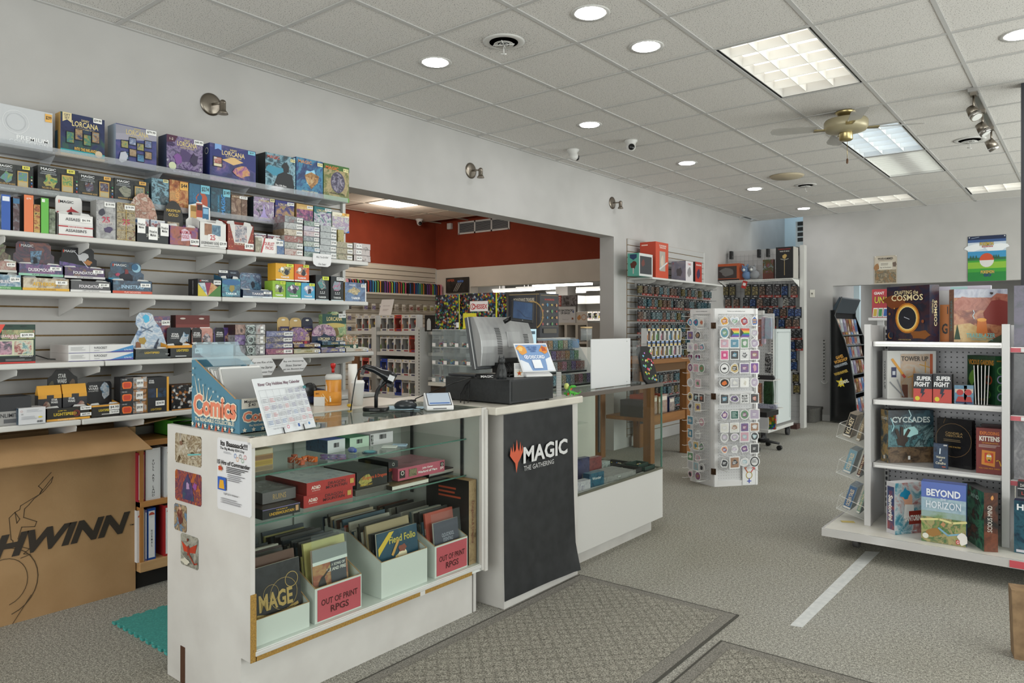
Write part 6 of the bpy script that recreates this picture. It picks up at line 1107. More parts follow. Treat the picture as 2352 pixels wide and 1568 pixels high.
carton(1.515,1.752,.098,.22,'white file carton with plain front and black book, leftmost',False);carton(1.778,2.015,.140,.24,'white file carton with pink sign, second from the left',True)
carton(2.125,2.405,.158,.25,'white file carton with plain front holding a blue cover book',False);carton(2.455,2.685,.150,.24,'white file carton with pink sign, rightmost beside the tall box',True)
def cover(y,x,w,h,label,mat,els,tilt=.10,z=.2655,th=.010):
    m=MB();m.box(-w/2,0,0,w/2,th,h,mat);m.box(-w/2-.0003,.002,.002,w/2+.0003,th-.002,h+.0003,'#cfcabd');m.face((-w/2,0,0),(1,0,0),(0,0,1),w,h,els)
    o=m.build('rulebook',None,(x,y,z),R90);o.rotation_euler=(-tilt,0,R90);tag(o,label,'book');return o
cover(1.632,-2.446,.205,.27,'black rulebook with swirling gold letters in the leftmost carton',noisy('black_leather_print','#1e1c20','#2c2a30',30,.4),[('t','MAGE',.45,.5,.72,.24,'#b89a5c',.03),('ring',.62,.55,.22,.226,'#b89a5c'),('ring',.35,.6,.12,.125,'#b89a5c'),('ring',.8,.72,.1,.11,'#b89a5c'),('line',[(.05,.34),(.3,.3),(.6,.3),(.9,.36)],.012,'#a88a50'),('t','THE SORCERERS CRUSADE',.5,.33,.66,.03,'#1e1c20'),('line',[(.2,.24),(.5,.2),(.7,.26)],.006,'#b89a5c'),('line',[(.25,.18),(.5,.15),(.62,.2)],.004,'#b89a5c')])
books(1.52,1.748,22,-2.47,-2.80,.25,.30,'leftmost file carton',DK+['#c8c4b8'])
o=cover(1.885,-2.455,.175,.225,'small orange fantasy book in a plastic sleeve, second carton',A('#d8702c','#e8a050','#c84a28','#e8c868',s=12),[('r',0,.78,1,1,'#8a8c8c'),('r',0,.72,1,.78,'#e8e8e4'),('r',.5,.3,.95,.72,'#34303c'),('t','A SONG OF',.72,.66,.4,.05,'#e8e4dc',.02),('t','ICE AND FIRE',.66,.58,.56,.06,'#e8e4dc',.02),('blob',.25,.35,.14,.22,4,'#2a2020'),('line',[(.1,.2),(.3,.5),(.45,.6)],.006,'#2a2020')],z=.315)
m=MB();m.box(-.088,-.004,0,.088,-.002,.285,FILM);m.build('plastic_sleeve',o)
books(1.783,2.01,22,-2.485,-2.81,.22,.30,'second file carton',DK+['#b8b070','#2f5048','#c8c4b8'])
cover(2.262,-2.452,.245,.265,'teal blue monster rulebook with yellow title, third carton',A('#1c4a68','#245a78','#1a3f5a',s=6),[('t','Fiend Folio',.62,.84,.66,.12,'#c8b850',.02),('p',[(.02,.62),(.02,.75),(.3,.98),(.42,.98)],'#d8b83a'),('blob',.55,.42,.22,.2,3,'#e0c080'),('blob',.6,.52,.12,.14,5,'#f0e0c0'),('blob',.6,.66,.14,.08,7,'#8a4a3a'),('line',[(.2,.15),(.35,.38),(.5,.45)],.02,'#d8b070'),('line',[(.35,.6),(.5,.8)],.014,'#c89a50'),('line',[(.55,.15),(.6,.3)],.03,'#e0c080')])
books(2.13,2.40,28,-2.475,-2.83,.25,.305,'third file carton',MX)
o=cover(2.575,-2.452,.17,.205,'small dark violet essentials book in the rightmost carton','#3c384c',[('t','OLD-SCHOOL\nESSENTIALS',.55,.62,.5,.28,'#a8a4b4',.02)],z=.30);m=MB();m.box(-.10,-.004,0,.10,-.002,.25,FILM);m.build('plastic_sleeve',o)
books(2.46,2.68,22,-2.475,-2.82,.22,.29,'rightmost file carton',MX)
prod('tall_game_box','tall brown and black boxed set standing at the right end of the case','box',.055,.42,.30,(-2.43,2.725,.2606),R90,(A('#a8825a','#c8a070','#8a6844',s=16),'#1e1a18','#b08a60'),[('tv','Dungeons & Dragons',.5,.5,.45,.5,'#7a4a38',.02,0,1)],left=[('lines',.3,.75,.9,.9,3,'#b84a2c')])
# ---- register cabinet with banner
e=empty('register_cabinet',(-2.65,3.22,0));ox,oy=e.location.x,e.location.y
E_(e,ox,oy,'body',[(-2.95,2.885,0,-2.355,3.565,1.004)],WHITED,.002);E_(e,ox,oy,'top_slab',[(-3.10,2.79,1.005,-2.33,3.585,1.045)],LAMC,.006)
tag(e,'white register cabinet between the two glass cases','cabinet')
BC=noisy('black_banner_cloth','#202224','#2b2d2f',14,.5,.1);m=MB();ny,nz_=12,18;vs=[];y0,y1=2.872,3.50
for j in range(nz_+1):
    f=j/nz_;z=.045+(1.0-.045)*f
    for i in range(ny+1):
        g=i/ny;y=y0+(y1-y0)*g+(.03*(1-f)**3 if g>.5 else .006*(1-f)**2);x=-2.349+.003*math.sin(g*9)*(1-f)+(.045*max(0,.16-f)*4*(abs(g-.1))if f<.16 else 0)+(.012*(1-f)if i==ny else 0)
        vs.append((x,y,z))
fs=[(j*(ny+1)+i,j*(ny+1)+i+1,(j+1)*(ny+1)+i+1,(j+1)*(ny+1)+i)for j in range(nz_)for i in range(ny)]
m.add(vs,fs,BC,True);m.add([(x-.0012,y,z)for x,y,z in vs],[f[::-1]for f in fs],S('#c8c8c8',.5),True)
o=m.build('fabric_banner');tag(o,'black hanging banner with big white lettering and red flame emblem','banner')
LX=-2.338
def lp(u,v):p=onX(u,v,LX);return p
a,b=onX(1202,1050,LX),onX(1303,1030,LX)
m=MB();zt,zb=onX(1250,1020,LX).z,onX(1250,1055,LX).z
def skew(u0,u1,vt,vb,txt,c,bold,nm):
    """upright lettering on the banner plane"""
    a,b=onX(u0,HY,LX),onX(u1,HY,LX);zt,zb=onX((u0+u1)/2,vt,LX).z,onX((u0+u1)/2,vb,LX).z
    q=MB();q.face((LX,a.y,zb),(0,1,0),(0,0,1),b.y-a.y,zt-zb,[('t',txt,.5,.5,1,1,c,bold)]);q.build(nm,o)
skew(1202,1303,1016,1053,'MAGIC','#d4d4d4',.03,'lettering');skew(1203,1272,1062,1073,'THE GATHERING','#b8b8b8',.01,'lettering')
q=MB();a,b=onX(1171,HY,LX),onX(1201,HY,LX);zt,zb=onX(1186,1009,LX).z,onX(1186,1086,LX).z
q.face((LX,a.y,zb),(0,1,0),(0,0,1),b.y-a.y,zt-zb,[('p',[(.5,0),(.62,.3),(.8,.42),(1,.6),(.96,.8),(.86,.6),(.8,.92),(.7,.62),(.62,.72),(.52,1),(.44,.7),(.34,.62),(.26,.9),(.2,.62),(.08,.82),(.0,.55),(.2,.42),(.4,.3)],'#c85a3c')]);q.build('flame_emblem',o)
# cash drawer
RT=1.0455
e=empty('cash_drawer',(-2.565,3.115,RT));m=MB();m.box(-.245,-.19,.006,.215,.195,.130,noisy('black_powder_coat','#26282a','#2e3032',60,.5));m.build('body',e,bevel=.003)
m=MB();m.box(.2155,-.175,.018,.2175,.18,.118,S('#222425',.45));m.build('drawer_front',e);m=MB()
for x in(-.22,.19):
    for y in(-.16,.17):m.cyl((x,y,0),(x,y,.006),.012,n=10,m=BLK)
m.build('foot',e);tag(e,'black steel cash drawer on the white register cabinet','cash drawer')
DT=RT+.1305
# all-in-one screen seen from behind: panel runs along Y, its back faces the aisle
e=empty('till_monitor',(-2.60,3.20,DT));SILB=noisy('brushed_silver_back','#8d8e8f','#a3a4a5',14,.34,stretch=(1,1,.1),metal=.35);yl=-.235
m=MB();prof=[]
zb_,zt_=.055,.33
for k in range(9):
    f=k/8;z=zb_+(zt_-zb_)*f;prof.append((.028+.030*math.sin(PI*f),z))
out=[(0.0,zb_)]+prof+[(0.0,zt_)]
m.X=Matrix.Rotation(-.20,4,'Y');m.prism(out,'y',yl,.235,SILB)
m.build('back_shell',e,bevel=.004)
m=MB();m.X=Matrix.Rotation(-.20,4,'Y');m.box(-.035,-.24,.045,.0,.24,.335,S('#55575a',.35));m.box(-.012,-.242,.045,-.004,-.2405,.335,'#c8cacc');m.build('bezel',e,bevel=.004)
m=MB();m.X=Matrix.Rotation(-.20,4,'Y');m.face((-.0355,.225,.06),(0,-1,0),(0,0,1),.45,.26,[('r',0,0,1,1,S('#10141a',.1))]);m.build('screen',e)
for(yy,nn_)in((-.08,16),(.165,12)):
    m=MB();m.X=Matrix.Rotation(-.20,4,'Y')
    for k in range(nn_):z=.115+k*.0095;f=(z-zb_)/(zt_-zb_);m.box(.028+.03*math.sin(PI*f)-.002,yy-.02,z,.0295+.03*math.sin(PI*f),yy+.02,z+.004,'#1c1c1e')
    m.build('vent_slots',e)
m=MB();m.X=Matrix.Rotation(-.20,4,'Y');f=.5;m.box(.057,-.01,.15,.0595,.11,.24,SILB);m.build('access_cover',e,bevel=.002)
m=MB();m.box(-.10,-.13,0,.13,.13,.012,BLK);m.prism([(-.03,.012),(.03,.012),(.045,.10),(.0,.10)],'y',-.06,.06,BLK);m.build('stand',e,bevel=.003)
m=MB();m.box(.0,-.12,.02,.04,.10,.075,BLK)
for k in range(5):m.tube([(.05,-.1+.04*k,.07),(.09,-.1+.03*k,.04),(.1,-.12+.03*k,.012)],.003,5,BLK)
m.build('port_panel',e);tag(e,'silver all-in-one till screen turned away, on the cash drawer','monitor')
# tablet on top facing us
pt=onX(1200,715,-2.50);e=empty('customer_tablet',pt,PSI+.30);m=MB();m.X=Matrix.Rotation(-.25,4,'X')@Matrix.Rotation(.12,4,'Y');m.box(-.066,-.006,-.062,.066,.012,.062,S('#1d1e21',.3));m.build('case',e,bevel=.007)
m=MB();m.X=Matrix.Rotation(-.25,4,'X')@Matrix.Rotation(.12,4,'Y');m.face((-.056,-.0062,-.046),(1,0,0),(0,0,1),.112,.098,[('r',0,0,1,1,A('#27406a','#2f4c78','#3a5a88',s=8,rough=.12)),('line',[(.2,.5),(.4,.4),(.6,.15),(.9,.1)],.002,'#10182a'),('c',.5,-.07,.03,'#8a8c90')]);m.build('screen',e)
m=MB();m.cyl((-.05,.02,-.03),(-.10,.03,-.06),.012,n=10,m=BLK);m.build('bracket',e);tag(e,'small black tablet with dark blue screen mounted atop the silver screen','tablet')
# second thin monitor behind
pm=onX(1228,800,-2.68);e=empty('thin_monitor',(-2.72,3.52,RT),PSI+.85);m=MB();m.box(-.13,0,.06,.13,.018,.40,BLK);m.build('bezel',e,bevel=.002);m=MB();m.face((-.12,0,.07),(1,0,0),(0,0,1),.24,.32,[('r',0,0,1,1,emis('monitor_screen','#a8c4d0',.55)),('r',.3,.9,.95,.96,'#4a6070'),('blob',.6,.75,.2,.09,4,'#8a3a58'),('lines',.3,.2,.9,.55,6,'#6a8494')]);m.build('screen',e)
m=MB();m.box(-.08,-.05,0,.08,.08,.01,BLK);m.box(-.02,.018,.01,.02,.03,.2,BLK);m.build('stand',e);tag(e,'slim black monitor with pale blue screen behind the silver one','monitor')
# discord sign on tilted white stand
e=empty('sign_stand',(-2.375,3.20,DT),PSI+.50)
m=MB();m.prism([(-.02,0),(.11,0),(.11,.035),(.075,.04),(.03,.03),(-.02,.012)],'x',-.085,.085,S('#dcdcdc',.35));m.build('stand',e,bevel=.006)
m=MB();T=Matrix.Translation((0,-.02,.03))@Matrix.Rotation(-.62,4,'X');m.X=T;m.box(-.105,0,0,.105,.005,.185,S('#e2e2e4',.35))
m.face((-.105,0,0),(1,0,0),(0,0,1),.21,.185,[('r',.03,.03,.97,.95,'#7b9ac6'),('p',[(.03,.03),(.3,.03),(.25,.3),(.06,.42),(.03,.4)],'#dfe4ec'),('p',[(.75,.03),(.97,.03),(.97,.5),(.8,.42),(.78,.2)],'#dfe4ec'),('blob',.17,.76,.16,.17,5,'#dc9a48'),('blob',.14,.8,.08,.1,6,'#e8c070'),('blob',.84,.76,.15,.17,8,'#d88a3a'),('blob',.84,.78,.09,.1,3,'#b05030'),('t','HEY THERE\nDISCORD\nUSERS',.5,.78,.3,.2,'#3a5a90',.02),('t','DISCORD',.56,.50,.46,.12,'#eef2f8',.03),('c',.24,.5,.075,'#eef2f8'),('ring',.24,.5,.03,.05,'#5a7ac0'),('r',.37,.1,.63,.4,'#e8ecf2')]);m.build('sign_board',e)
tag(e,'tilted blue and white cookie poster sign on the cash drawer','sign')
# small clutter on the drawer
e=empty('cat_figurine',onZ(1152,872,DT),PSI);e.location.z=DT;FG=S('#2b2d2f',.45);m=MB();m.lathe([(.001,0),(.026,0),(.028,.02),(.024,.05),(.017,.075),(.012,.085),(0,.09)],16,m=FG);m.ball((0,-.006,.098),.019,FG,14);m.prism([(-.017,.108),(-.004,.112),(-.013,.128)],'y',-.01,-.002,FG);m.prism([(.004,.112),(.017,.108),(.013,.128)],'y',-.01,-.002,FG);m.cyl((-.009,-.024,0),(-.009,-.018,.055),.006,.007,8,FG);m.cyl((.009,-.024,0),(.009,-.018,.055),.006,.007,8,FG);m.build('figure',e)
m=MB();m.box(-.03,-.035,-.0,.03,.02,.004,BLK);m.build('plinth',e);tag(e,'dark grey seated cat figurine on the cash drawer','figurine');e.location.z=DT+.0005
p=onZ(1115,868,DT);m=MB();m.prism([(-.03,0),(.03,0),(.03,.02),(-.02,.012)],'x',-.055,.055,BLK);m.face((-.055,-.03,.0),(1,0,0),(0,.3,1),.11,.018,[('t','MAGIC',.5,.5,.6,.7,'#d8d8d8',.02)]);tag(m.build('nameplate_wedge',None,(p.x,p.y+.01,DT+.0005),PSI+.1),'black wedge nameplate with white letters on the cash drawer','nameplate')
p=onZ(1192,866,DT);m=MB();m.prism([(-.001,0),(.001,0),(.012,.075),(.010,.075)],'x',-.026,.026,'#e2e2e0');m.face((-.026,-.0015,0),(1,0,0),(0,.15,1),.052,.075,[('star',.55,.28,.22,'#d8982c'),('blob',.55,.28,.16,.12,4,'#b8402c'),('lines',.1,.6,.9,.95,5,'#9a9aa0')]);tag(m.build('flyer_card',None,(p.x,p.y,DT+.0005),PSI+.1),'small white flyer card with orange burst beside the cat figurine','card')
p0=onZ(1030,866,DT);m=MB();m.box(-.09,-.055,.0,.09,.055,.012,S('#2e3034',.4));tag(m.build('keyboard',None,(-2.735,3.02,DT+.0005),.12,bevel=.003),'small dark keypad lying at the left end of the cash drawer','keyboard')
for k,(u,v)in enumerate(((1058,925),(1066,928),(1075,926))):
    m=MB();a=onZ(1090-3*k,866,DT+.01);b=onY(1068+4*k,885,2.915);c=onZ(u,v,RT);m.tube([a,onY(1085-2*k,868,2.93),b,onY(u-1+2*k,905,2.91),(c.x,min(c.y,2.912),RT+.003)],.0032 if k==0 else .0022,6,BLK);tag(m.build('hanging_cable'),'%s black cable draped over the drawer front'%['thickest','middle','rightmost'][k],'cable')
p=onZ(1078,868,RT);m=MB();m.lathe([(.012,0),(.012,.05),(.008,.055),(.008,.06)],14,m=S('#b8b4aa',.3));m.lathe([(.009,.06),(.010,.08),(.006,.084),(0,.084)],14,m=BLK);tag(m.build('sanitizer_bottle',None,(-2.83,3.14,RT+.0005)),'tiny grey bottle with black cap left of the silver screen','bottle')
# white gadget tower and toys beside the drawer
p=onZ(1284,912,RT);m=MB();m.box(-.014,-.02,0,.014,.02,.14,S('#c8c8c6',.4));
for k in range(14):m.box(-.0145,-.0205,.006+k*.0095,.0145,.0205,.0085+k*.0095,'#8a8a8a')
tag(m.build('card_case_stack',None,(p.x-.03,p.y+.04,RT+.0005),PSI),'narrow ribbed stack of pale card cases right of the cash drawer','case')
LG=S('#4aa838',.35);OR=S('#c8502c',.4);p=onZ(1315,909,RT)
m=MB();m.tube([(.035,0,.012),(.01,0,.016),(-.012,0,.022),(-.02,0,.035),(-.012,0,.05)],[.004,.009,.010,.007,.006],10,LG);m.tube([(-.02,0,.048),(-.005,0,.054),(.012,0,.056),(.022,0,.053)],[.005,.009,.007,.003],10,LG);m.tube([(-.004,0,.046),(-.016,0,.03),(-.012,0,.02)],[.005,.005,.003],8,OR)
for x,y in((-.012,.008),(-.012,-.008),(.014,.008),(.014,-.008)):m.tube([(x,y,.018),(x-.006,y*1.5,.008),(x,y*1.6,.002)],[.004,.003,.003],8,LG)
m.tube([(.03,0,.013),(.045,0,.02),(.05,0,.03)],[.005,.003,.001],8,LG);tag(m.build('dinosaur_toy',None,(p.x,p.y,RT+.0005),PSI),'small green and orange dinosaur toy at the cabinet corner','toy')
p=onZ(1297,909,RT);m=MB();m.tube([(0,0,0),(.002,0,.02),(0,0,.035)],[.006,.003,.003],8,LG);m.ball((0,0,.055),.016,S('#c8d078',.4),12,(1,1,1.2));m.ball((-.012,0,.012),.008,LG,8);m.ball((.012,0,.010),.008,OR,8);tag(m.build('plant_toy',None,(p.x,p.y+.02,RT+.0005)),'little yellow-green plant toy beside the dinosaur','toy')
# ---- second glass case
QX0,QX1,QY0,QY1=-2.96,-2.40,3.60,4.73;QT=1.052
e=empty('display_case',((QX0+QX1)/2,(QY0+QY1)/2,0));ox,oy=e.location.x,e.location.y
E_(e,ox,oy,'base_cabinet',[(QX0,QY0,.092,QX1,QY1,.438)],WHITE,.002);E_(e,ox,oy,'plinth',[(QX0+.05,QY0+.0,0,QX1-.06,QY1-.06,.092)],WHITED)
TRM=S('#77706a',.35,.4);E_(e,ox,oy,'top_rail',[(QX1-.014,QY0,QT-.026,QX1+.004,QY1,QT),(QX0,QY0,QT-.026,QX0+.014,QY1,QT),(QX0+.014,QY1-.014,QT-.026,QX1-.014,QY1,QT)],TRM);E_(e,ox,oy,'base_rail',[(QX1-.012,QY0,.438,QX1+.003,QY1,.450),(QX0,QY1-.012,.438,QX1-.012,QY1+.003,.450)],S('#6a6a5c',.4,.3))
E_(e,ox,oy,'front_glass',[(QX1-.008,QY0,.45,QX1-.004,QY1-.006,QT-.026)],GLASS);E_(e,ox,oy,'end_glass',[(QX0+.01,QY1-.008,.45,QX1-.01,QY1-.004,QT-.026)],GLASS);E_(e,ox,oy,'top_glass',[(QX0+.014,QY0,QT-.010,QX1-.014,QY1-.014,QT-.002)],GLASST);E_(e,ox,oy,'back_glass',[(QX0+.006,QY0,.45,QX0+.010,QY1-.01,QT-.026)],GLASS)
E_(e,ox,oy,'mullion',[(QX0,4.28,.45,QX0+.02,4.31,QT-.026)],S('#d8d6d0',.4));E_(e,ox,oy,'corner_post',[(QX1-.012,QY1-.012,.45,QX1-.002,QY1-.002,QT-.026)],GEDGE)
E_(e,ox,oy,'shelf_standard',[(QX0+.03,QY1-.022,.5,QX0+.045,QY1-.009,1.0)],S('#4a4a4a',.4))
m=MB();m.box(QX0+.05-ox,QY0+.01-oy,.80,QX0+.30-ox,QY0+.55-oy,.806,GLASS);gs=m.build('glass_shelf',e)
tag(e,'second glass display case on a white base beyond the register cabinet','display case')
DZ=.4385
def q2(u,v):p=onZ(u,v,DZ+.02);p.x=max(QX0+.14,min(p.x,QX1-.14));p.y=min(p.y,QY1-.12);return p
for k,(u,v,w,d,lab)in enumerate(((1452,1078,.17,.12,'black tray of bead rings, left'),(1494,1072,.20,.15,'dark green tray of small pins, middle'),(1510,1060,.10,.15,'dark green tray beside the glass corner'),(1420,1062,.16,.12,'black tray with colourful earrings at the back'))):
    p=q2(u,v);c='#16382f' if 'green' in lab else '#17181a';m=MB();m.box(-w/2,-d/2,0,w/2,d/2,.006,c);h=.03
    for s in(-1,1):m.box(s*w/2,-d/2,0,s*(w/2-.005),d/2,h,c);m.box(-w/2,s*d/2,0,w/2,s*(d/2-.005),h,c)
    rr=random.Random(k)
    o=m.build('trinket_tray',None,(p.x,p.y,DZ+.0006+.012*(k==2)),0);
    m=MB()
    for j in range(26):x,y=rr.uniform(-w/2+.015,w/2-.015),rr.uniform(-d/2+.015,d/2-.015);m.ball((x,y,.011),rr.uniform(.004,.007),S(rr.choice(['#c8c0a0','#b8b8b8','#d8c83a','#3a6ab0','#8a8a8a','#c88a5a']),.3),6)
    t_=m.build('trinkets',o);t_['kind']='stuff';tag(o,lab+', in the second case','tray')
for k,(u0,u1,vt,xf,d,lab,cols,txt)in enumerate(((1322,1354,1105,-2.46,.05,'white booklet with violet script leaning in the second case',('#c8c4d0','#e0dce4','#9a90b0'),'Bitty'),(1356,1385,1085,-2.46,.05,'blue and teal booklet leaning in the second case',('#1c4a6a','#3a7a98','#224468'),'Wonder'),(1324,1352,1052,-2.62,.04,'navy boxed card game standing at the back of the second case',('#2a2c50','#4a4a80','#1f2040'),''),(1356,1380,1050,-2.66,.04,'maroon box standing at the back of the second case',('#7a2a30','#a84a48','#5a2024'),''),(1388,1455,1122,-2.44,.20,'flat silver-grey game carton lying in the second case',('#8a8886','#a8a6a4','#6a6866'),'DICE'),(1384,1400,1060,-2.7,.05,'clear boxed figure standing in the second case',('#7a8a88','#b8c4c0','#4a5a58'),''))):
    a,b=onX(u0,HY,xf),onX(u1,HY,xf);h=max(.04,onX((u0+u1)/2,vt,xf).z-DZ);prod('boxed_game' if k else 'booklet',lab,'box' if k>1 else 'booklet',b.y-a.y,h,d,(xf,(a.y+b.y)/2,DZ+.0006),R90-.1,(A(*cols,s=20),cols[0],A(*cols,s=14)),[('t',txt,.5,.6,.6,.2,'#e8e8e8')]if txt else[])
p=(QX0+.17,QY0+.30,.8065);prod('boxed_game','green and gold boxed game on the small inner glass shelf','box',.26,.10,.12,p,R90,(A('#1c5a2c','#2f8a48','#c8a848','#8a9a98',s=20),'#2a5a34','#2a5a34'))
# ---- acrylic bead stand, whiteboard, pin banner on case 2
ES=empty('tiered_stand',(-2.70,3.98,QT+.0005),R90)
for k,(d,z)in enumerate(((0,.0),(.05,.085),(.10,.155),(.15,.225))):
    m=MB();m.box(-.33,d,z+.012,.30,d+.05,z+.015,ACRYL);m.box(-.33,d-.002,z,.30,d,z+.03,ACRYL);m.box(-.32,d-.003,z+.002,.29,d-.0022,z+.014,BLACK);m.build('tier',ES)
for s in(-.33,.30):m=MB();m.prism([(-.03,0),(.23,0),(.23,.32),(.15,.32),(-.03,.05)],'x',s,s+.003,ACRYLH);m.build('side_panel',ES)
m=MB();m.box(-.33,.20,0,.30,.203,.32,ACRYLH);m.build('back_panel',ES)
tag(ES,'clear acrylic tiered stand of dice tubes on the second case','display stand')
PALS=[('#a8343c','#d8b0a8','#6a2028'),('#c8b088','#e8dcc0','#8a7048'),('#4a5a48','#a8b098','#283028'),('#58a0b8','#a8d8e0','#2a6078'),('#8a3a30','#c88a70','#4a2018'),('#c88a78','#e8c8b8','#8a5848'),('#3a88b0','#a0d0e0','#20506a'),('#6a4aa0','#b8a0d8','#382860'),('#58b058','#b0e0a8','#2a6030'),('#d87a98','#f0c0d0','#903a58'),('#d89a4a','#f0d0a0','#8a5a20'),('#b8c0c4','#e8ecee','#7a8488')]
gi=0
for r,(d,z,n)in enumerate(((.012,.0155,12),(.062,.1005,11),(.112,.1705,11),(.162,.2405,10))):
    for k in range(n):
        m=MB();w=.60/n;pal=PALS[(k*5+r*3)%12];m.box(-w*.42,0,0,w*.42,.022,.062,V(pal[0],pal[1],pal[2],s=160));m.box(-w*.44,-.001,-.0,w*.44,.0235,.066,ACRYL);x=-.31+w*(k+.5)
        o=m.build('dice_tube',None,ES.matrix_world@Vector((0,0,0)),R90);o.location=(-2.70-d,3.98+x,QT+.001+z);tag(o,'clear tube of %s dice, %s from the left in %s tier'%(['red','cream','dark green','sky blue','rust','peach','blue','violet','green','pink','orange','silver'][(k*5+r*3)%12],ORD[k],['the lowest','the second','the third','the top'][r]),'dice tube','dice tubes on the acrylic stand')
p=onX(1402,885,-2.50);a,b=onX(1358,HY,-2.50),onX(1448,HY,-2.50);zt=onX(1402,778,-2.50).z
m=MB();w=b.y-a.y;m.box(-w/2,0,0,w/2,.006,zt-QT,S('#dcdddf',.3));
for x,z in((w*.40,zt-QT-.02),(w*.40,.02)):m.cyl((x,-.001,z),(x,.0,z),.004,n=8,m='#3a3a3a')
tag(m.build('white_board',None,(-2.50,(a.y+b.y)/2,QT+.001),R90,bevel=.004),'blank white plastic board standing on the second case','board')
m=MB();w=.05;m.box(-.055,0,0,.055,.003,.30,ACRYL);m.box(-.055,.10,0,.055,.103,.30,ACRYL)
for z in(0,.10,.2,.297):m.box(-.055,.003,z,.055,.10,z+.003,ACRYL)
m.build('acrylic_cabinet',None,(-2.49,4.51,QT+.001),R90);tag(bpy.data.objects['acrylic_cabinet'],'narrow clear acrylic cabinet beside the white board','cabinet')
a=onX(1470,780,-2.49);m=MB();m.X=Matrix.Rotation(-.28,4,'X');W2_,H2_=.17,.27
pts=[(-W2_/2,.03),(-W2_/2+.03,0),(W2_/2-.03,0),(W2_/2,.03),(W2_/2-.02,H2_-.01),(W2_/2-.04,H2_),(-W2_/2+.03,H2_),(-W2_/2+.01,H2_-.02)]
m.prism(pts,'y',0,.02,S('#1b1b1c',.7));m.X=None;o=m.build('pin_banner',None,(-2.42,4.615,QT+.001),R90-.12,bevel=.004);rr=random.Random(12);
tag(o,'black felt pad covered in small enamel pins, leaning on the case','pin display')
for k in range(34):
    m=MB();m.X=Matrix.Rotation(-.28,4,'X');x,z=rr.uniform(-.065,.065),rr.uniform(.02,H2_-.03);s=rr.uniform(.006,.010);m.prism([(x+s*rr.uniform(.6,1.2)*math.cos(a_),z+s*rr.uniform(.6,1.3)*math.sin(a_))for a_ in[2*PI*j/7 for j in range(7)]],'y',-.003,0,S(rr.choice(['#e8e8e8','#c8583c','#5ab04a','#d8b83a','#b87ac8','#6ab0c8','#d88a98','#e8d8b0','#c83a4a']),.3));m.build('enamel_pin',o)
p=onX(1401,765,-2.75);m=MB();m.cyl((0,0,0),(0,0,.085),.042,n=24,m=ACRYLH);m.cyl((0,0,.0855),(0,0,.098),.044,n=24,m=S('#c8ac80',.5));o=m.build('glass_jar',None,(-2.93,4.55,QT+.30));tag(o,'clear jar with a wooden lid atop the acrylic stand','jar')
m=MB();m.box(-.16,-.05,0,.24,.06,.003,ACRYL);
for x in(-.155,.235):m.box(x,-.05,-.30,x+.004,.06,0,ACRYL)
tag(m.build('acrylic_riser',None,(-2.93,4.42,QT+.297),R90),'clear acrylic bridge holding the jar above the case','riser')
# ================================================================= SIDE ROOM STOCK
SWX=-8.655
def simple(name,label,cat,boxes,loc=(0,0,0),rot=None,group=None,bevel=0):
    m=MB()
    for b in boxes:m.box(*b)
    return tag(m.build(name,None,loc,rot,bevel=bevel),label,cat,group)
# zip cases on slat-wall rails
a,b=onX(788,655,-8.5),onX(930,655,-8.5);c_,d_=onX(936,655,-8.5),onX(1028,655,-8.5)
def rail(y0,y1,z,label):
    m=MB();m.box(SWX,y0,z-.012,SWX+.20,y1,z,S('#c8c0b4',.4));m.box(SWX+.19,y0,z,SWX+.2,y1,z+.015,S('#c8c0b4',.4));tag(m.build('wall_ledge'),label,'shelf')
ZC=1.955
rail(a.y-.6,b.y+.02,ZC,'narrow ledge of zip cases on the side room slat wall, left one');rail(c_.y-.02,min(d_.y,8.76),ZC,'narrow ledge of zip cases on the side room slat wall, right one')
EDG=['#b8c83a','#2a88b0','#5a3a88','#c8602a','#b03028','#68b040','#c84a68','#24509a','#1a1a1a','#b83424','#1f4a9a','#2a8ab8','#48a8a8','#8ab838','#d88a2a','#1a1a1a','#6a3a90','#7a2a80','#c0384a']
def zipcases(y0,y1,n,nm):
    for k in range(n):
        w=(y1-y0)/n;h=.185+.006*(k%3);m=MB();c=EDG[(k+(7 if nm=='right' else 0))%len(EDG)]
        if k==1 and nm=='left' or k==n-1 and nm=='right':body=c='#c88a98'
        else:body='#17181a'
        pts=[(0,0),(.15,0),(.16,.02),(.16,h-.03),(.13,h),(.02,h),(0,h-.02)]
        m.prism(pts,'x',-w*.46,w*.12,S(body,.7));m.prism([(x,z)for x,z in pts],'x',w*.12,w*.46,S(c,.6))
        o=m.build('zip_case',None,(-8.47,y0+w*(k+.5),ZC+.001),R90-.12)
        tag(o,'upright zip case with %s edge, %s from the left on the %s ledge'%({'#1a1a1a':'black','#c88a98':'pink'}.get(c,'coloured'),ORD[k],nm),'case','zip cases on the %s ledge'%nm)
zipcases(a.y-.02,b.y,26,'left');zipcases(c_.y,min(d_.y,8.74),18,'right')
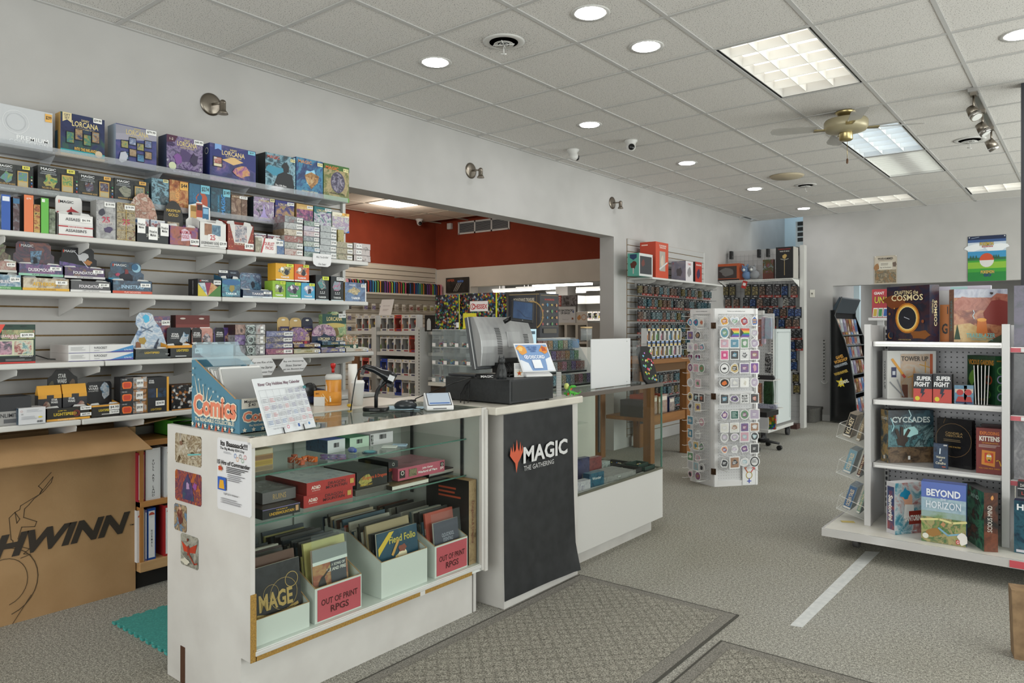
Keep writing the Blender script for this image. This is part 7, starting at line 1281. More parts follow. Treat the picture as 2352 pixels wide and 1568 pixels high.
# small hanging packs on hooks below
HC=[('#c8c070','#dedc9a'),('#3f8a58','#a8c8a8'),('#c84838','#e8b0a0'),('#c87898','#e0b8c8'),('#6a58a0','#b8a8d0'),('#4a4440','#c8c4c0'),('#9a88b8','#d8d0e0'),('#2c4a90','#a8b8d8'),('#c8b8a8','#e8e0d8'),('#b8443c','#dcd4c8')]
PKM=[]
for k,(c1,c2)in enumerate(HC):
    m=MB();m.box(-.035,-.002,0,.035,.002,.10,'#d8d2c8');m.box(-.028,-.018,.012,.028,-.002,.070,V(c1,c2,c1,s=120));m.box(-.004,-.08,.104,.004,.105,.107,WIREW);o=m.build('hanging_pack');PKM.append(o.data);bpy.data.objects.remove(o)
for r,z in enumerate((1.80,1.64,1.48,1.32)):
    for k in range(22):
        y=5.3+k*.155
        if(k*7+r*3)%11==0:continue
        i=(k//2+r)%10;o=link('hanging_pack',PKM[i],None,(SWX+.12,y,z-.1),R90)
        tag(o,'%s carded pack, %s from the left in %s row under the zip cases'%(['yellow','green','red','pink','violet','dark','lilac','blue','beige','rust'][i],ORD[k],['the top','the second','the third','the lowest'][r]),'pack','carded packs below the zip cases')
# figure window boxes
SKIN=['#b08a68','#5a4034','#c8a088','#8a2c2c','#3a3c48','#6a7a4a','#c8b058','#7a4a38','#2c3a6a','#b8b4b0','#c06a3a','#48343c']
def figbox_mesh(k,w=.112,h=.158,d=.085,card='#d4d2cf',strip=None,inner='#3a3634'):
    m=MB();t=.003;c=S(card,.4)
    m.box(-w/2,d-t,0,w/2,d,h,S(inner,.6));m.box(-w/2,0,0,-w/2+t,d,h,c);m.box(w/2-t,0,0,w/2,d,h,c);m.box(-w/2+t,0,0,w/2-t,d-t,t,c);m.box(-w/2+t,0,h-t,w/2-t,d-t,h,c)
    b=.012;m.box(-w/2+t,0,t,-w/2+b,t,h-t,c);m.box(w/2-b,0,t,w/2-t,t,h-t,c);m.box(-w/2+b,0,h-.032,w/2-b,t,h-t,c);m.box(-w/2+b,0,t,w/2-b,t,.026,c)
    s1,s2=SKIN[k%12],SKIN[(k*5+3)%12]
    m.face((-w/2,0,0),(1,0,0),(0,0,1),w,h,[('r',.3,.04,.9,.12,strip or['#8a2a2a','#2a2c4a','#c8c4c0','#3a2a5a'][k%4]),('c',.12,.92,.04,'#d8b84a'),('t',['HERO','MAGIC','GALAXY','WIZARD'][k%4],.6,.9,.5,.06,'#4a3a5a',.02),('e',.14,.30,.13,.16,s1),('r',.04,.03,.1,.09,'#d8c84a')],.0008)
    m.ball((w*.1,d*.5,h*.52),w*.26,S(s1,.4),10,(1.05,.9,.95));m.cyl((w*.1,d*.5,.03),(w*.1,d*.5,h*.42),w*.10,w*.08,8,S(s2,.5));m.ball((w*.1,d*.52,h*.58),w*.27,S(SKIN[(k*7+1)%12],.6),8,(1.02,.95,.75))
    o=m.build('figure_box');me=o.data;bpy.data.objects.remove(o);return me
FM_=[figbox_mesh(k,card='#d6d4d1' if k not in(7,9)else('#b8352a' if k==7 else '#2440a0'))for k in range(10)]
FILMM=glassy('window_film','#ffffff',.3,.06)
q=MB();q.box(-.045,-.0012,.026,.045,-.0004,.126,FILMM);WFM=q.build('window_film');wm=WFM.data;bpy.data.objects.remove(WFM)
FY=4.80;SHF=[1.405,1.205,.975,.785,.60]
X_=[onY(u,750,FY).x for u in(826,862,962,1010)]
e=empty('gondola',(X_[1],FY,0));gx=X_[1]
for i in(1,2):m=MB();m.box(X_[i]-gx-.035,-.02,0,X_[i]-gx+.035,.40,1.445,STEELW);m.build('upright',e,bevel=.003)
m=MB();m.box(X_[0]-gx-.4,.36,0,X_[3]-gx+.3,.37,1.44,noisy('peg_steel','#a8a49c','#b8b4ac',60,.5));m.build('back_panel',e)
for z in SHF+[.28]:
    m=MB();m.box(X_[1]-gx+.04,-.015,z-.035,X_[2]-gx-.04,.355,z,STEELW);m.build('shelf_board',e)
    m=MB();m.box(X_[0]-gx-.4,.0,z-.03,X_[1]-gx-.04,.355,z,STEELW);m.build('shelf_board',e)
    m=MB();m.box(X_[2]-gx+.04,.08,z-.03,X_[3]-gx+.25,.355,z,STEELW);m.build('shelf_board',e)
m=MB()
for k in range(46):m.box(X_[2]-gx+.020,-.021,.1+k*.029,X_[2]-gx+.028,-.0195,.118+k*.029,'#2a2a2a')
m.build('slot_strip',e);tag(e,'white steel shelving of figure boxes in the side room','shelving')
def figrow(x0,x1,y,z,n,where,r,off):
    for k in range(n):
        w=(x1-x0)/n;i=(k*3+off)%10;o=link('figure_box',FM_[i],None,(x0+w*(k+.5),y,z+.001),random.uniform(-.05,.05));o.scale=(min(1,w/.116),1,1)
        link('window_film',wm,o);tag(o,'windowed figure box, %s from the left, %s shelf of the %s bay'%(ORD[k],['top','second','third','fourth','fifth','sixth'][r],where),'figure box','figure boxes in the side room')
for r,z in enumerate(SHF):figrow(X_[1]+.05,X_[2]-.05,FY+.02,z,5,'middle',r,r*4+1)
for r,z in enumerate(SHF):figrow(X_[0]-.12,X_[1]-.05,FY+.05,z,3,'left',r,r*2)
for r,z in enumerate(SHF[:4]):figrow(X_[2]+.05,X_[3]+.15,FY+.12,z,3,'right',r,r*3+2)
p0,p1=onY(884,724,FY+.1),onY(912,694,FY+.1);m=MB();w=p1.x-p0.x;h=.155;m.prism([(0,0),(.002,0),(.042,h),(.040,h)],'x',0,w,'#e4dedc');m.face((0,0,0),(1,0,0),(0,.255,.967),w,h,[('t','NEW FIGURES',.5,.6,.6,.06,'#a89a98'),('lines',.25,.25,.75,.4,2,'#b8aaa8')]);tag(m.build('paper_notice',None,(p0.x,FY+.02,1.5655)),'tilted white paper notice above the figure boxes','sign')
# tall narrow white stand with dark arch box
p0,p1=onY(972,750,4.7),onY(996,750,4.7);simple('arch_box','tall black box with a white arch window beside the dice print boxes','box',[(0,0,0,p1.x-p0.x,.08,.15,BLK)],(p0.x,4.72,1.4065));o=bpy.data.objects['arch_box'];m=MB();m.prism([(.03,.012),(.08,.012),(.08,.09),(.07,.112),(.055,.12),(.04,.112),(.03,.09)],'y',-.002,-.0005,'#b8bcbc');m.build('arch_window',o)
# wood panel on left bay
p0,p1=onY(808,830,4.6),onY(823,830,4.6);simple('wood_board','upright walnut brown board left of the white shelving','board',[(p0.x,4.6,0,p1.x,4.62,onY(815,818,4.6).z,wood('walnut_board','#5f3c22','#77502f','Z'))])
# acrylic dice cabinet on a table
TY=4.42;x0,x1=onY(993,820,TY).x,onY(1100,820,TY).x;zt_,zb_=onY(1040,757,TY).z,onY(1040,880,TY).z
e=empty('stock_table',((x0+x1)/2,TY+.2,0));m=MB();w=(x1-x0)/2+.03;m.box(-w,-.22,zb_-.03,w,.25,zb_-.001,LAMC);m.build('table_top',e);m=MB();m.box(-w+.01,-.20,zb_-.12,w,.23,zb_-.03,S('#33261c',.5));m.build('apron',e)
for x in(-w+.03,w-.03):
    for y in(-.18,.2):m=MB();m.box(x-.025,y-.025,0,x+.025,y+.025,zb_-.12,S('#ccccc8',.4));m.build('leg',e)
tag(e,'side room table with a dark apron under the dice cabinet','table')
e=empty('dice_cabinet',((x0+x1)/2,TY,zb_));W2=x1-x0;H2=zt_-zb_;nx,nz=4,3
m=MB()
for k in range(nx+1):x=-W2/2+W2*k/nx;m.box(x-.002,0,0,x+.002,.16,H2,ACRYLH)
m.build('divider',e);m=MB()
for k in range(nz+1):z=H2*k/nz;m.box(-W2/2,0,z-.002,W2/2,.16,z+.002,S('#e4e4e2',.2))
m.build('shelf',e);m=MB();m.box(-W2/2,.157,0,W2/2,.16,H2,ACRYLH);m.build('back_panel',e);m=MB();m.box(-W2/2,-.003,0,W2/2,-.001,H2,ACRYL);m.build('front_panel',e)
tag(e,'clear acrylic compartment cabinet of loose dice in the side room','cabinet')
rr=random.Random(9)
for i in range(nx):
    for j in range(nz):
        m=MB();x0_=-W2/2+W2*i/nx+.05
        for k in range(34):s_=.007;x=x0_+rr.uniform(0,W2/nx-.07);y=rr.uniform(.02,.1);z=rr.uniform(.0,.035)*(1-abs(y-.06)*6);m.box(x-s_,y-s_,H2*j/nz+.003+max(0,z),x+s_,y+s_,H2*j/nz+.003+max(0,z)+2*s_,rr.choice(['#a83838','#3a6a9a','#d8d0c8','#2c2c38','#6a9a5a','#c8a04a','#7a4a8a','#3aa0a8']))
        o=m.build('dice_heap',None,e.location);tag(o,'heap of mixed dice in the %s compartment of the %s row'%(ORD[i],['bottom','middle','top'][j]),'dice','dice heaps in the cabinet','stuff')
        m=MB();m.box(-W2/2+W2*i/nx+.004,-.006,H2*j/nz+.006,-W2/2+W2*i/nx+.042,-.004,H2*j/nz+.036,'#e8e6e4');m.build('price_tag',e)
# dice-print cartons on top of it
DICE=V('#18181c','#c8d030','#2a6a98','#c86a3a','#3a3a48','#c8c8cc','#3a8a58','#7a2a38','#1c2c50','#101014',s=62)
def ycarton(name,label,u0,u1,vt,vb,Y,d,body,front=(),rot=0,zb=None,right=(),left=(),top=(),cat='box'):
    a,b=onY(u0,750,Y),onY(u1,750,Y);um=(u0+u1)/2;z0=onY(um,vb,Y).z if zb is None else zb;h=onY(um,vt,Y).z-z0
    return prod(name,label,cat,b.x-a.x,h,d,((a.x+b.x)/2,Y,z0+.0008),rot,body,front,left,right,top)
ycarton('dice_carton','left square carton covered in colourful dice print',1000,1056,677,752,TY+.02,.10,(DICE,DICE,DICE),[('r',.86,.05,.97,.2,'#dfe2e2'),('r',.97,0,1,1,'#c8c82a')],zb=zt_+.002)
o=ycarton('dice_carton','right dice-print carton with a red lettered sign and yellow card',1062,1145,673,752,TY+.04,.10,(DICE,DICE,DICE),[('r',.02,.02,.40,.45,'#d2c630'),('r',.22,.5,.72,.78,'#dcd6d4'),('t','CHESSEX',.49,.63,.42,.13,'#b03030',.03),('ring',.30,.63,.07,.09,'#b03030'),('r',.93,0,.97,1,'#c8c82a')],zb=zt_+.002)
p_=onY(1240,750,4.60);q_=onX(1283,750,p_.x);GEM=[('r',.05,.95,.95,.96,'#9a8458'),('t','DUNGEONS',.5,.86,.7,.04,'#b8443a',.02)]+[('blob',.14+.24*i,.74-.145*j,.06,.04 if(i+j)%2 else .03,i*5+j,['#a8805a','#5a8a58','#4a7898','#984a48','#a8984a','#a8a49c'][(i*2+j*3)%6])for i in range(4)for j in range(4)]+[('r',.05,.24,.95,.25,'#6a6458'),('r',.15,.1,.85,.2,'#5a5448')]
ycarton('treasure_carton','tall dark carton with gold lettering and gem rows behind the silver till screen',1168,1240,674,775,4.60,q_.y-4.60,('#34353b','#303136','#3a3b40'),[('r',.02,.97,.98,.985,'#9a8458'),('t',"MONATHAN'S TREASURE",.5,.86,.66,.08,'#c8c0b0',.02),('ring',.75,.5,.3,.33,'#a88a54'),('r',.9,0,.91,1,'#8a7444')],right=GEM)
simple('blue_carton','low bright blue carton under the gem printed carton','box',[(-.14,0,0,.14,.2,.07,'#2f6c9e')],(onY(1262,790,4.55).x,4.55,onY(1262,800,4.55).z));simple('yellow_carton','thin yellow carton on the bright blue carton','box',[(-.11,0,0,.11,.2,.028,'#d0a850')],(onY(1258,780,4.56).x,4.56,onY(1258,788,4.55).z))
simple('storage_cabinet','plain pale cabinet in the opening behind the till','cabinet',[(-.35,0,0,.22,.4,onY(1230,776,4.55).z-.001-.075,S('#bdb8b0',.5)),(-.35,0,0,-.02,.4,onY(1205,775,4.6).z-.001,S('#bdb8b0',.5))],(onY(1248,776,4.55).x,4.55,0))
# poster with darts
a,b=onY(1024,650,8.77),onY(1076,650,8.77);zt2,zb2=onY(1050,637,8.77).z,onY(1050,672,8.77).z;m=MB();m.box(a.x,8.77,zb2,b.x,8.785,zt2,'#2b2826');m.face((a.x,8.77,zb2),(1,0,0),(0,0,1),b.x-a.x,zt2-zb2,[('r',.03,.03,.97,.97,A('#201e1d','#383430','#4a4540',s=6)),('t','VIPER',.22,.82,.34,.16,'#c0583c',.02)]+[('line',[(.35+.07*k,.1),(.52+.08*k,.62)],.012,'#a8a49c')for k in range(3)]+[('blob',.56+.09*k,.74,.05,.1,k,'#4a6aa8')for k in range(3)]);tag(m.build('dart_poster'),'dark poster of three blue flighted darts on the side room wall','poster')
# counter, sign and shelves near the rear opening
a=onY(1275,740,8.1);b=onY(1350,740,8.1);w=b.x-a.x;zc=onY(1300,741,8.1).z
e=empty('cubby_unit',(a.x,8.1,0));m=MB();m.box(0,0,zc-.03,w,.4,zc,WALLW);m.build('top_board',e)
for k in range(4):m=MB();m.box(w*k/3-.02*(k>0),0,0,w*k/3+.02*(k<3),.4,zc-.03,WALLW);m.build('divider',e)
m=MB();m.box(0,.38,0,w,.4,zc-.03,'#4a443e');m.build('back_panel',e);m=MB();m.box(.02,0,zc-.28,w-.02,.38,zc-.25,WALLW);m.build('shelf_board',e);tag(e,'cream open cubby shelf unit before the rear opening','shelf unit')
m=MB();a2=onY(1276,740,8.15);b2=onY(1322,740,8.15);ww=b2.x-a2.x;hh=onY(1300,704,8.15).z-zc;m.box(0,0,0,ww,.004,hh,'#d2d2d4');m.face((0,0,0),(1,0,0),(0,0,1),ww,hh,[('t','NO BACKPACKS\nOR BAGS!',.5,.68,.8,.3,'#2c2c30',.03),('t','Thank you!',.5,.2,.4,.08,'#a8a8ac'),('blob',.85,.25,.06,.08,3,'#8a4a34'),('r',.86,.6,.92,.75,'#5a6a9a')]);tag(m.build('bag_notice',None,(a2.x,8.15,zc+.001)),'white notice asking for no backpacks or bags','sign')
m=MB();a2=onY(1323,740,8.16);b2=onY(1349,740,8.16);ww=b2.x-a2.x;hh=onY(1335,716,8.16).z-zc;m.box(0,0,0,ww,.004,hh,'#d6d0c8');m.face((0,0,0),(1,0,0),(0,0,1),ww,hh,[('blob',.3,.5,.2,.3,4,'#c8905a'),('ring',.7,.5,.22,.27,'#b87a4a')]);tag(m.build('cookie_notice',None,(a2.x,8.16,zc+.001)),'small cream notice with cookie drawings','sign')
m=MB();a2=onY(1282,700,8.3);b2=onY(1325,700,8.3);ww=b2.x-a2.x;z0=onY(1300,703,8.3).z;hh=onY(1300,678,8.3).z-z0;m.box(0,0,0,ww,.02,hh,A('#3c3638','#6a6468','#a8a4a8','#503a50',s=14));m.face((0,0,0),(1,0,0),(0,0,1),ww,hh,[('r',0,0,.17,1,'#a8342c'),('tv','DETOUR',.085,.5,.1,.8,'#e8e0dc',.02)]);m.box(.02,.02,zc-z0+.001,ww-.02,.05,hh,'#8a8680');tag(m.build('framed_print',None,(a2.x,8.3,z0)),'grey print with a red lettered left edge above the bag notice','picture')
# bright shelves in the rear room
e=empty('rear_shelves',(-7.5,12.6,0))
for z in(.4,.8,1.2,1.6,1.95):m=MB();m.box(-.9,0,z-.03,1.0,.4,z,WHITE);m.build('shelf_board',e)
m=MB();m.box(-.92,.4,0,1.02,.42,2.1,WHITE);m.build('back_panel',e);
for x in(-.92,.05,1.0):m=MB();m.box(x,0,0,x+.03,.4,2.1,WHITE);m.build('upright',e)
tag(e,'white shelves of figure boxes in the bright rear room','shelving')
for r,z in enumerate((.8,1.2,1.6)):
    for k in range(14):
        o=link('figure_box',FM_[(k+r)%10],None,(-8.32+k*.135,12.62,z+.001));tag(o,'distant figure box, %s from the left on the %s rear room shelf'%(ORD[k],['lowest','middle','top'][r]),'figure box','figure boxes in the rear room')
# ================================================================= MIDDLE: TABLE, BLISTER WALLS, STICKER SCREEN
# timber table
TX0,TX1,TY0,TY1,TZ=-4.32,-3.63,6.88,7.84,1.10
e=empty('timber_table',((TX0+TX1)/2,(TY0+TY1)/2,0));ox,oy=e.location.x,e.location.y
OKX=wood('honey_oak_beam','#774e2a','#946638','Y',.5,6);OKZ=wood('honey_oak_post','#774c26','#946434','Z',.5,6)
E_(e,ox,oy,'table_top',[(TX0-.0,TY0-.04,TZ-.045,TX1+.03,TY1+.03,TZ)],OKX,.004);E_(e,ox,oy,'apron',[(TX1-.05,TY0+.05,TZ-.13,TX1-.01,TY1-.05,TZ-.045),(TX0,TY0,TZ-.13,TX1-.05,TY0+.04,TZ-.045)],S('#5f4326',.5))
for x in(TX0+.04,TX1-.045):
    for y in(TY0+.045,TY1-.045):E_(e,ox,oy,'leg',[(x-.045,y-.045,0,x+.045,y+.045,TZ-.045)],OKZ,.004)
E_(e,ox,oy,'lower_shelf',[(TX0+.09,TY0+.09,.43,TX1-.09,TY1-.09,.47)],OKX);E_(e,ox,oy,'stretcher',[(TX1-.07,TY0+.09,.40,TX1-.02,TY1-.09,.50)],OKX,.003)
tag(e,'heavy honey oak timber table beside the blister pack wall','table')
# narrow windowed figure packs on the table
TM_=[]
PKC=['#4aa0c8','#c8a04a','#d8c04a','#c87a3a','#c8b868','#6ab058','#c87890','#e0d8c8']
for k in range(8):
    m=MB();w,h,d=.10,.165,.07;c=S('#dcdedf',.35);m.box(-w/2,d-.003,0,w/2,d,h,S('#5a5a58',.6))
    for b in((-w/2,0,0,-w/2+.003,d,h),(w/2-.003,0,0,w/2,d,h),(-w/2,0,h-.003,w/2,d,h),(-w/2,0,0,w/2,d,.003),(-w/2,0,0,-w/2+.018,.003,h),(w/2-.018,0,0,w/2,.003,h),(-w/2,0,h-.03,w/2,.003,h),(-w/2,0,0,w/2,.003,.03)):m.box(*b,c)
    m.face((-w/2,0,0),(1,0,0),(0,0,1),w,h,[('r',.2,.05,.8,.12,'#3a6ab0'),('r',.25,.86,.75,.94,'#c8a83a'),('blob',.12,.4,.1,.2,k,PKC[k])],.0008);m.ball((.005,d*.5,h*.58),.024,PKC[k],8,(1,.8,1));m.cyl((.005,d*.5,.03),(.005,d*.5,h*.5),.014,.012,8,PKC[k]);o=m.build('figure_pack');TM_.append(o.data);bpy.data.objects.remove(o)
for r in range(2):
    for k in range(8):
        o=link('figure_pack',TM_[(k+r*3)%8],None,(TX1-.06,6.96+k*.104,TZ+.001+r*.167),R90);tag(o,'windowed creature figure pack, %s from the left in the %s row on the timber table'%(ORD[k],['lower','upper'][r]),'figure pack','figure packs on the timber table')
for k,(y,w,h,c,l)in enumerate(((7.05,.16,.18,'#3c3a38','dark grey game carton on the table lower shelf, left'),(7.24,.12,.22,'#b8583a','orange-red game carton on the table lower shelf, left of the tan one'),(7.36,.06,.20,'#b89a58','thin tan game carton on the table lower shelf'),(7.47,.14,.22,'#b04a34','red-orange game carton on the table lower shelf, right of the tan one'),(7.66,.13,.17,'#22386a','navy blue game carton at the right end of the lower shelf'))):
    prod('game_carton',l,'box',w,h,.28,(TX1-.14,y,.4706),R90,(A(c,'#c8b8a8',c,s=24),c,c),[('r',.1,.7,.9,.9,'#d8d0c4')])
# ---- blister packs on the second slat wall
BM=[]
for k,(c1,c2,c3,red)in enumerate((('#6a8a90','#a8c0c4','#3a5a60',1),('#5a7a80','#88a8ac','#2f4a50',0),('#8a6a58','#b89a88','#4a3a30',1),('#3a3c40','#8a8c90','#1c1c20',1),('#487888','#78a8b8','#284850',0),('#a8a49c','#d0ccc4','#5a5852',1),('#24509a','#6a8ac0','#1a2c58',0),('#8a7a48','#b8a868','#5a5030',0))):
    m=MB();m.box(-.044,0,0,.044,.002,.135,'#1c1c1f');m.box(-.044,-.0006,.0,.044,.0,.028,'#8a2c24' if red else '#26282c');m.box(-.034,-.026,.024,.034,0,.108,V(c1,c2,c3,s=90));m.box(-.036,-.028,.022,.036,-.0005,.112,FILMM)
    m.face((-.044,0,0),(1,0,0),(0,0,1),.088,.135,[('t','MINI',.5,.09,.5,.08,'#d8d0c8'),('r',.3,.88,.7,.93,'#c8c8c8')],.001);o=m.build('blister_pack');BM.append(o.data);bpy.data.objects.remove(o)
m=MB();m.cyl((0,-.12,.133),(0,.03,.133),.002,n=5,m='#3a3a3c');HK=m.build('peg_hook');hk=HK.data;bpy.data.objects.remove(HK)
rr=random.Random(21);w2=bpy.data.objects['slat_wall.001']
for r in range(11):
    z=1.83-r*.157
    for k in range(20):
        y=7.79+k*.105
        if rr.random()<.07 or y>9.84:continue
        i=rr.choice([0,1,4,2,0,3,4,5]if(k//4+r)%2 else[2,3,5,2,0,7]);o=link('blister_pack',BM[i],None,(-4.27+rr.uniform(-.01,.02),y,z),R90+rr.uniform(-.08,.08));o.scale=(1.08,1,1.02);link('peg_hook',hk,o)
        tag(o,'%s miniature blister pack, row %s from the top, %s from the left'%(['teal grey','slate','brown','black','blue-green','pale grey','blue','olive'][i],['one','two','three','four','five','six','seven','eight','nine','ten','eleven'][r],ORD[k]),'blister pack','blister packs on the far slat wall')
# shelf above them
wy0,wy1,SZ2=7.72,9.80,2.035
e=empty('wall_shelf',(XW+.022,(wy0+wy1)/2,SZ2));m=MB();m.box(0,-(wy1-wy0)/2,-.022,.31,(wy1-wy0)/2,0,WHITE);m.build('board',e)
for k in range(6):yy=-.9+.36*k;m=MB();m.prism([(0,-.022),(.28,-.022),(.29,-.03),(.27,-.05),(0,-.11)],'y',yy-.0015,yy+.0015,WHITE);m.build('bracket',e)
tag(e,'short white shelf of boxed statues above the blister packs','shelf')
def w2box(u0,u1,vt,xf,d,label,body,front=(),left=(),**k):
    a,b=onX(u0,750,xf),onX(u1,750,xf);h=onX((u0+u1)/2,vt,xf).z-SZ2;return prod('statue_box',label,'box',b.y-a.y,h,d,(xf,(a.y+b.y)/2,SZ2+.001),R90,body,front,left,**k)
w2box(1468,1499,583,-4.075,.15,'teal bird statue box with a dark window, left end of the short shelf',('#c8cac8','#5aa898','#d0d0cc'),[('r',.06,.1,.92,.88,'#3a3c40'),('blob',.3,.6,.14,.2,4,'#6a3a34')],[('blob',.5,.5,.3,.2,6,'#5a2c20'),('p',[(.2,.95),(.8,.95),(.8,.8),(.5,.7),(.2,.8)],'#1f3a60'),('r',.45,.1,.55,.35,'#c8c8c0')])
w2box(1506,1535,557,-4.08,.21,'tall vermilion statue box with a figure window',('#c04a30','#b8402a','#c85a3c'),[('r',.3,.2,.75,.75,'#a8a098'),('blob',.52,.5,.14,.2,4,'#c8b8a8'),('line',[(.3,.25),(.9,.45)],.02,'#c8c8c8'),('t','DUNGEONS\nDRAGONS',.55,.88,.6,.1,'#e8dcd4',.02)],[('r',.1,.9,.5,.93,'#e8c8bc'),('blob',.5,.5,.25,.15,9,'#8a2c20')])
w2box(1575,1592,600,-4.10,.20,'lilac grey statue box with a round creature drawing',('#d0ccce',A('#a89aa8','#8a88a0','#c0b0b4',s=5),'#c8c4c8'),[('blob',.5,.5,.3,.3,4,'#8a8688'),('t','D&D',.5,.85,.5,.1,'#b03a34')],[('blob',.55,.45,.28,.28,7,'#5a5458'),('t','7',.12,.88,.1,.1,'#b03a34')])
w2box(1597,1612,602,-4.085,.10,'small red statue box at the right end of the short shelf',('#a83428','#2a2422','#b04034'),[('blob',.5,.45,.3,.3,4,'#3a2a4a'),('t','DRAGON',.5,.85,.8,.08,'#e8dcd4',.02)])
# ---- far grid wall
GYF=10.75;gx0,gx1=-4.36,onY(1838,750,GYF).x;GT=2.60
simple('partition_panel','tall pale panel backing the far wire grid','partition',[(gx0,GYF+.05,.10,gx1,GYF+.07,GT,S('#cfcfcf',.5)),(gx1,GYF-.02,0,gx1+.06,GYF+.10,GT+.02,WHITE),(gx0,GYF+.02,.0,gx1,GYF+.09,.10,WHITE)])
for k,(xa,xb)in enumerate(((gx0,gx0+(gx1-gx0)*.48),(gx0+(gx1-gx0)*.52,gx1-.01))):
    m=MB();n=8
    for i in range(n+1):x=xa+(xb-xa)*i/n;m.box(x-.002,GYF,.15,x+.002,GYF+.004,GT-.06,'#a8a8aa')
    z=.15
    while z<GT-.05:m.box(xa,GYF-.002,z-.002,xb,GYF+.002,z+.002,'#a8a8aa');z+=.0762
    for x in(xa+.03,xb-.06):m.box(x,GYF-.02,GT-.12,x+.035,GYF+.05,GT-.0,BLACK)
    tag(m.build('wire_grid'),['left','right'][k]+' wire grid panel on the far partition','grid panel')
zs=onY(1740,641,GYF-.34).z
e=empty('wire_shelf',((gx0+gx1)/2,GYF-.17,zs));w=(gx1-gx0)/2;m=MB()
for i in range(40):x=-w+2*w*i/39;m.box(x-.0015,-.17,-.005,x+.0015,.17,-.002,WIREW)
for y in(-.17,-.06,.06,.168):m.box(-w,y-.003,-.012,w,y+.003,-.005,WIREW)
m.box(-w,-.174,-.035,w,-.168,-.029,WIREW);m.build('wires',e);
for x in(-w+.01,w-.01):m=MB();m.prism([(-.17,-.012),(.17,-.012),(.17,-.12)],'x',x-.002,x+.002,WIREW);m.build('bracket',e)
tag(e,'white wire shelf across the far grid','shelf')
def gbox(u0,u1,vt,y,d,label,body,front=(),rot=0,**k):
    a,b=onY(u0,750,y),onY(u1,750,y);h=onY((u0+u1)/2,vt,y).z-zs;return prod('statue_box',label,'box',b.x-a.x,h,d,((a.x+b.x)/2,y,zs+.001),rot,body,front,**k)
gbox(1640,1698,606,GYF-.32,.2,'long orange and black window box on the wire shelf',('#b0522c','#a84a28','#b8602f'),[('r',.05,.12,.9,.85,'#3a302e'),('blob',.5,.5,.3,.25,5,'#6a6664'),('r',.0,0,1,.08,'#18181a')])
gbox(1752,1777,596,GYF-.28,.05,'illustrated animal book box left of the black wand box',(A('#6a7ab0','#8a3c20','#3a5a2c','#b8b0c8',s=14),'#4a2c28','#5a3a34'),[('r',0,0,1,.3,'#5a2c22')])
gbox(1782,1822,567,GYF-.32,.22,'black box with a golden skull sceptre on the wire shelf',('#18181a','#b8b4ae','#222224'),[('r',.04,.03,.96,.97,'#0e0e10'),('line',[(.5,.1),(.5,.62)],.008,'#a8946a'),('blob',.5,.70,.14,.09,6,'#b89a5a'),('line',[(.28,.62),(.5,.58),(.72,.62)],.008,'#a8a49a'),('t','WAND OF ORCUS',.5,.86,.55,.04,'#d8d4cc',.02),('t','DUNGEONS & DRAGONS',.5,.93,.7,.03,'#b8342c',.02)])
for k,(u,c,l)in enumerate(((1716,'#6a84a8','blue plush creature on the wire shelf'),(1733,'#8a8c90','grey plush shark on the wire shelf'))):
    p=onY(u,640,GYF-.26);m=MB();m.ball((0,0,.07),.075,S(c,.95),12,(1.0,.8,.9));m.ball((-.02,-.03,.15),.055,S(c,.95),12,(1,.9,.9));m.cyl((-.045,-.02,.18),(-.07,-.02,.22),.02,.003,8,S(c,.95));m.cyl((.01,-.02,.19),(.02,-.02,.23),.02,.003,8,S(c,.95));m.ball((-.02,-.08,.14),.02,'#d8d8d4',8);m.ball((-.04,-.075,.165),.006,BLK,6);m.ball((.0,-.075,.165),.006,BLK,6);tag(m.build('plush_toy',None,(p.x,p.y,zs+.004)),l,'plush toy')
p=onY(1712,650,GYF-.36);m=MB();m.X=Matrix.Rotation(.3,4,'Y');m.box(-.035,0,-.11,.035,.003,0,'#b02c28');m.box(-.02,-.01,-.07,.02,0,-.03,'#d8d4d0');m.X=None;m.box(-.002,0,-.005,.002,.003,.03,'#8a8a8a');tag(m.build('red_hang_tag',None,(p.x,p.y,zs-.02)),'red tilted hang card dangling from the wire shelf','tag')
rows_=[(650,683,[1652,1668,1683,1718,1735,1752,1767,1786,1803,1824],[7,7,7,7,7,2,3,3,6,2]),(685,707,[1652,1673,1692,1714,1730,1746,1763,1779,1806,1819],[6,2,2,3,6,2,3,3,5,3]),(708,730,[1740,1757,1770,1784,1800,1818,1833],[3,3,2,6,2,6,6]),(732,754,[1757,1775,1796,1812,1829],[3,2,6,2,2]),(758,780,[1822,1835],[3,3]),(784,805,[1820,1836],[6,3]),(808,828,[1822],[6]),(832,852,[1824],[6]),(857,880,[1828],[7]),(884,905,[1830],[7])]
for r,(v0,v1,us,ks)in enumerate(rows_):
    for k,(u,i)in enumerate(zip(us,ks)):
        p=onY(u,v1,GYF-.10);o=link('blister_pack',BM[i],None,(p.x,GYF-.10,p.z),rr.uniform(-.12,.12));o.scale=(1.12,1,1.45 if r==0 else 1.15);link('peg_hook',hk,o);tag(o,'%s blister pack on the wire grid, %s from the left in row %s'%(['teal grey','slate','brown','black','blue-green','pale grey','royal blue','olive'][i],ORD[k],['one','two','three','four','five','six','seven','eight','nine','ten'][r]),'blister pack','blister packs on the far wire grid')
p=onZ(1835,976,.1);simple('brown_carton','small maroon brown carton at the foot of the wire grid','box',[(-.14,0,0,.14,.15,.07,'#4a302c')],(gx1-.12,GYF-.22,.001))
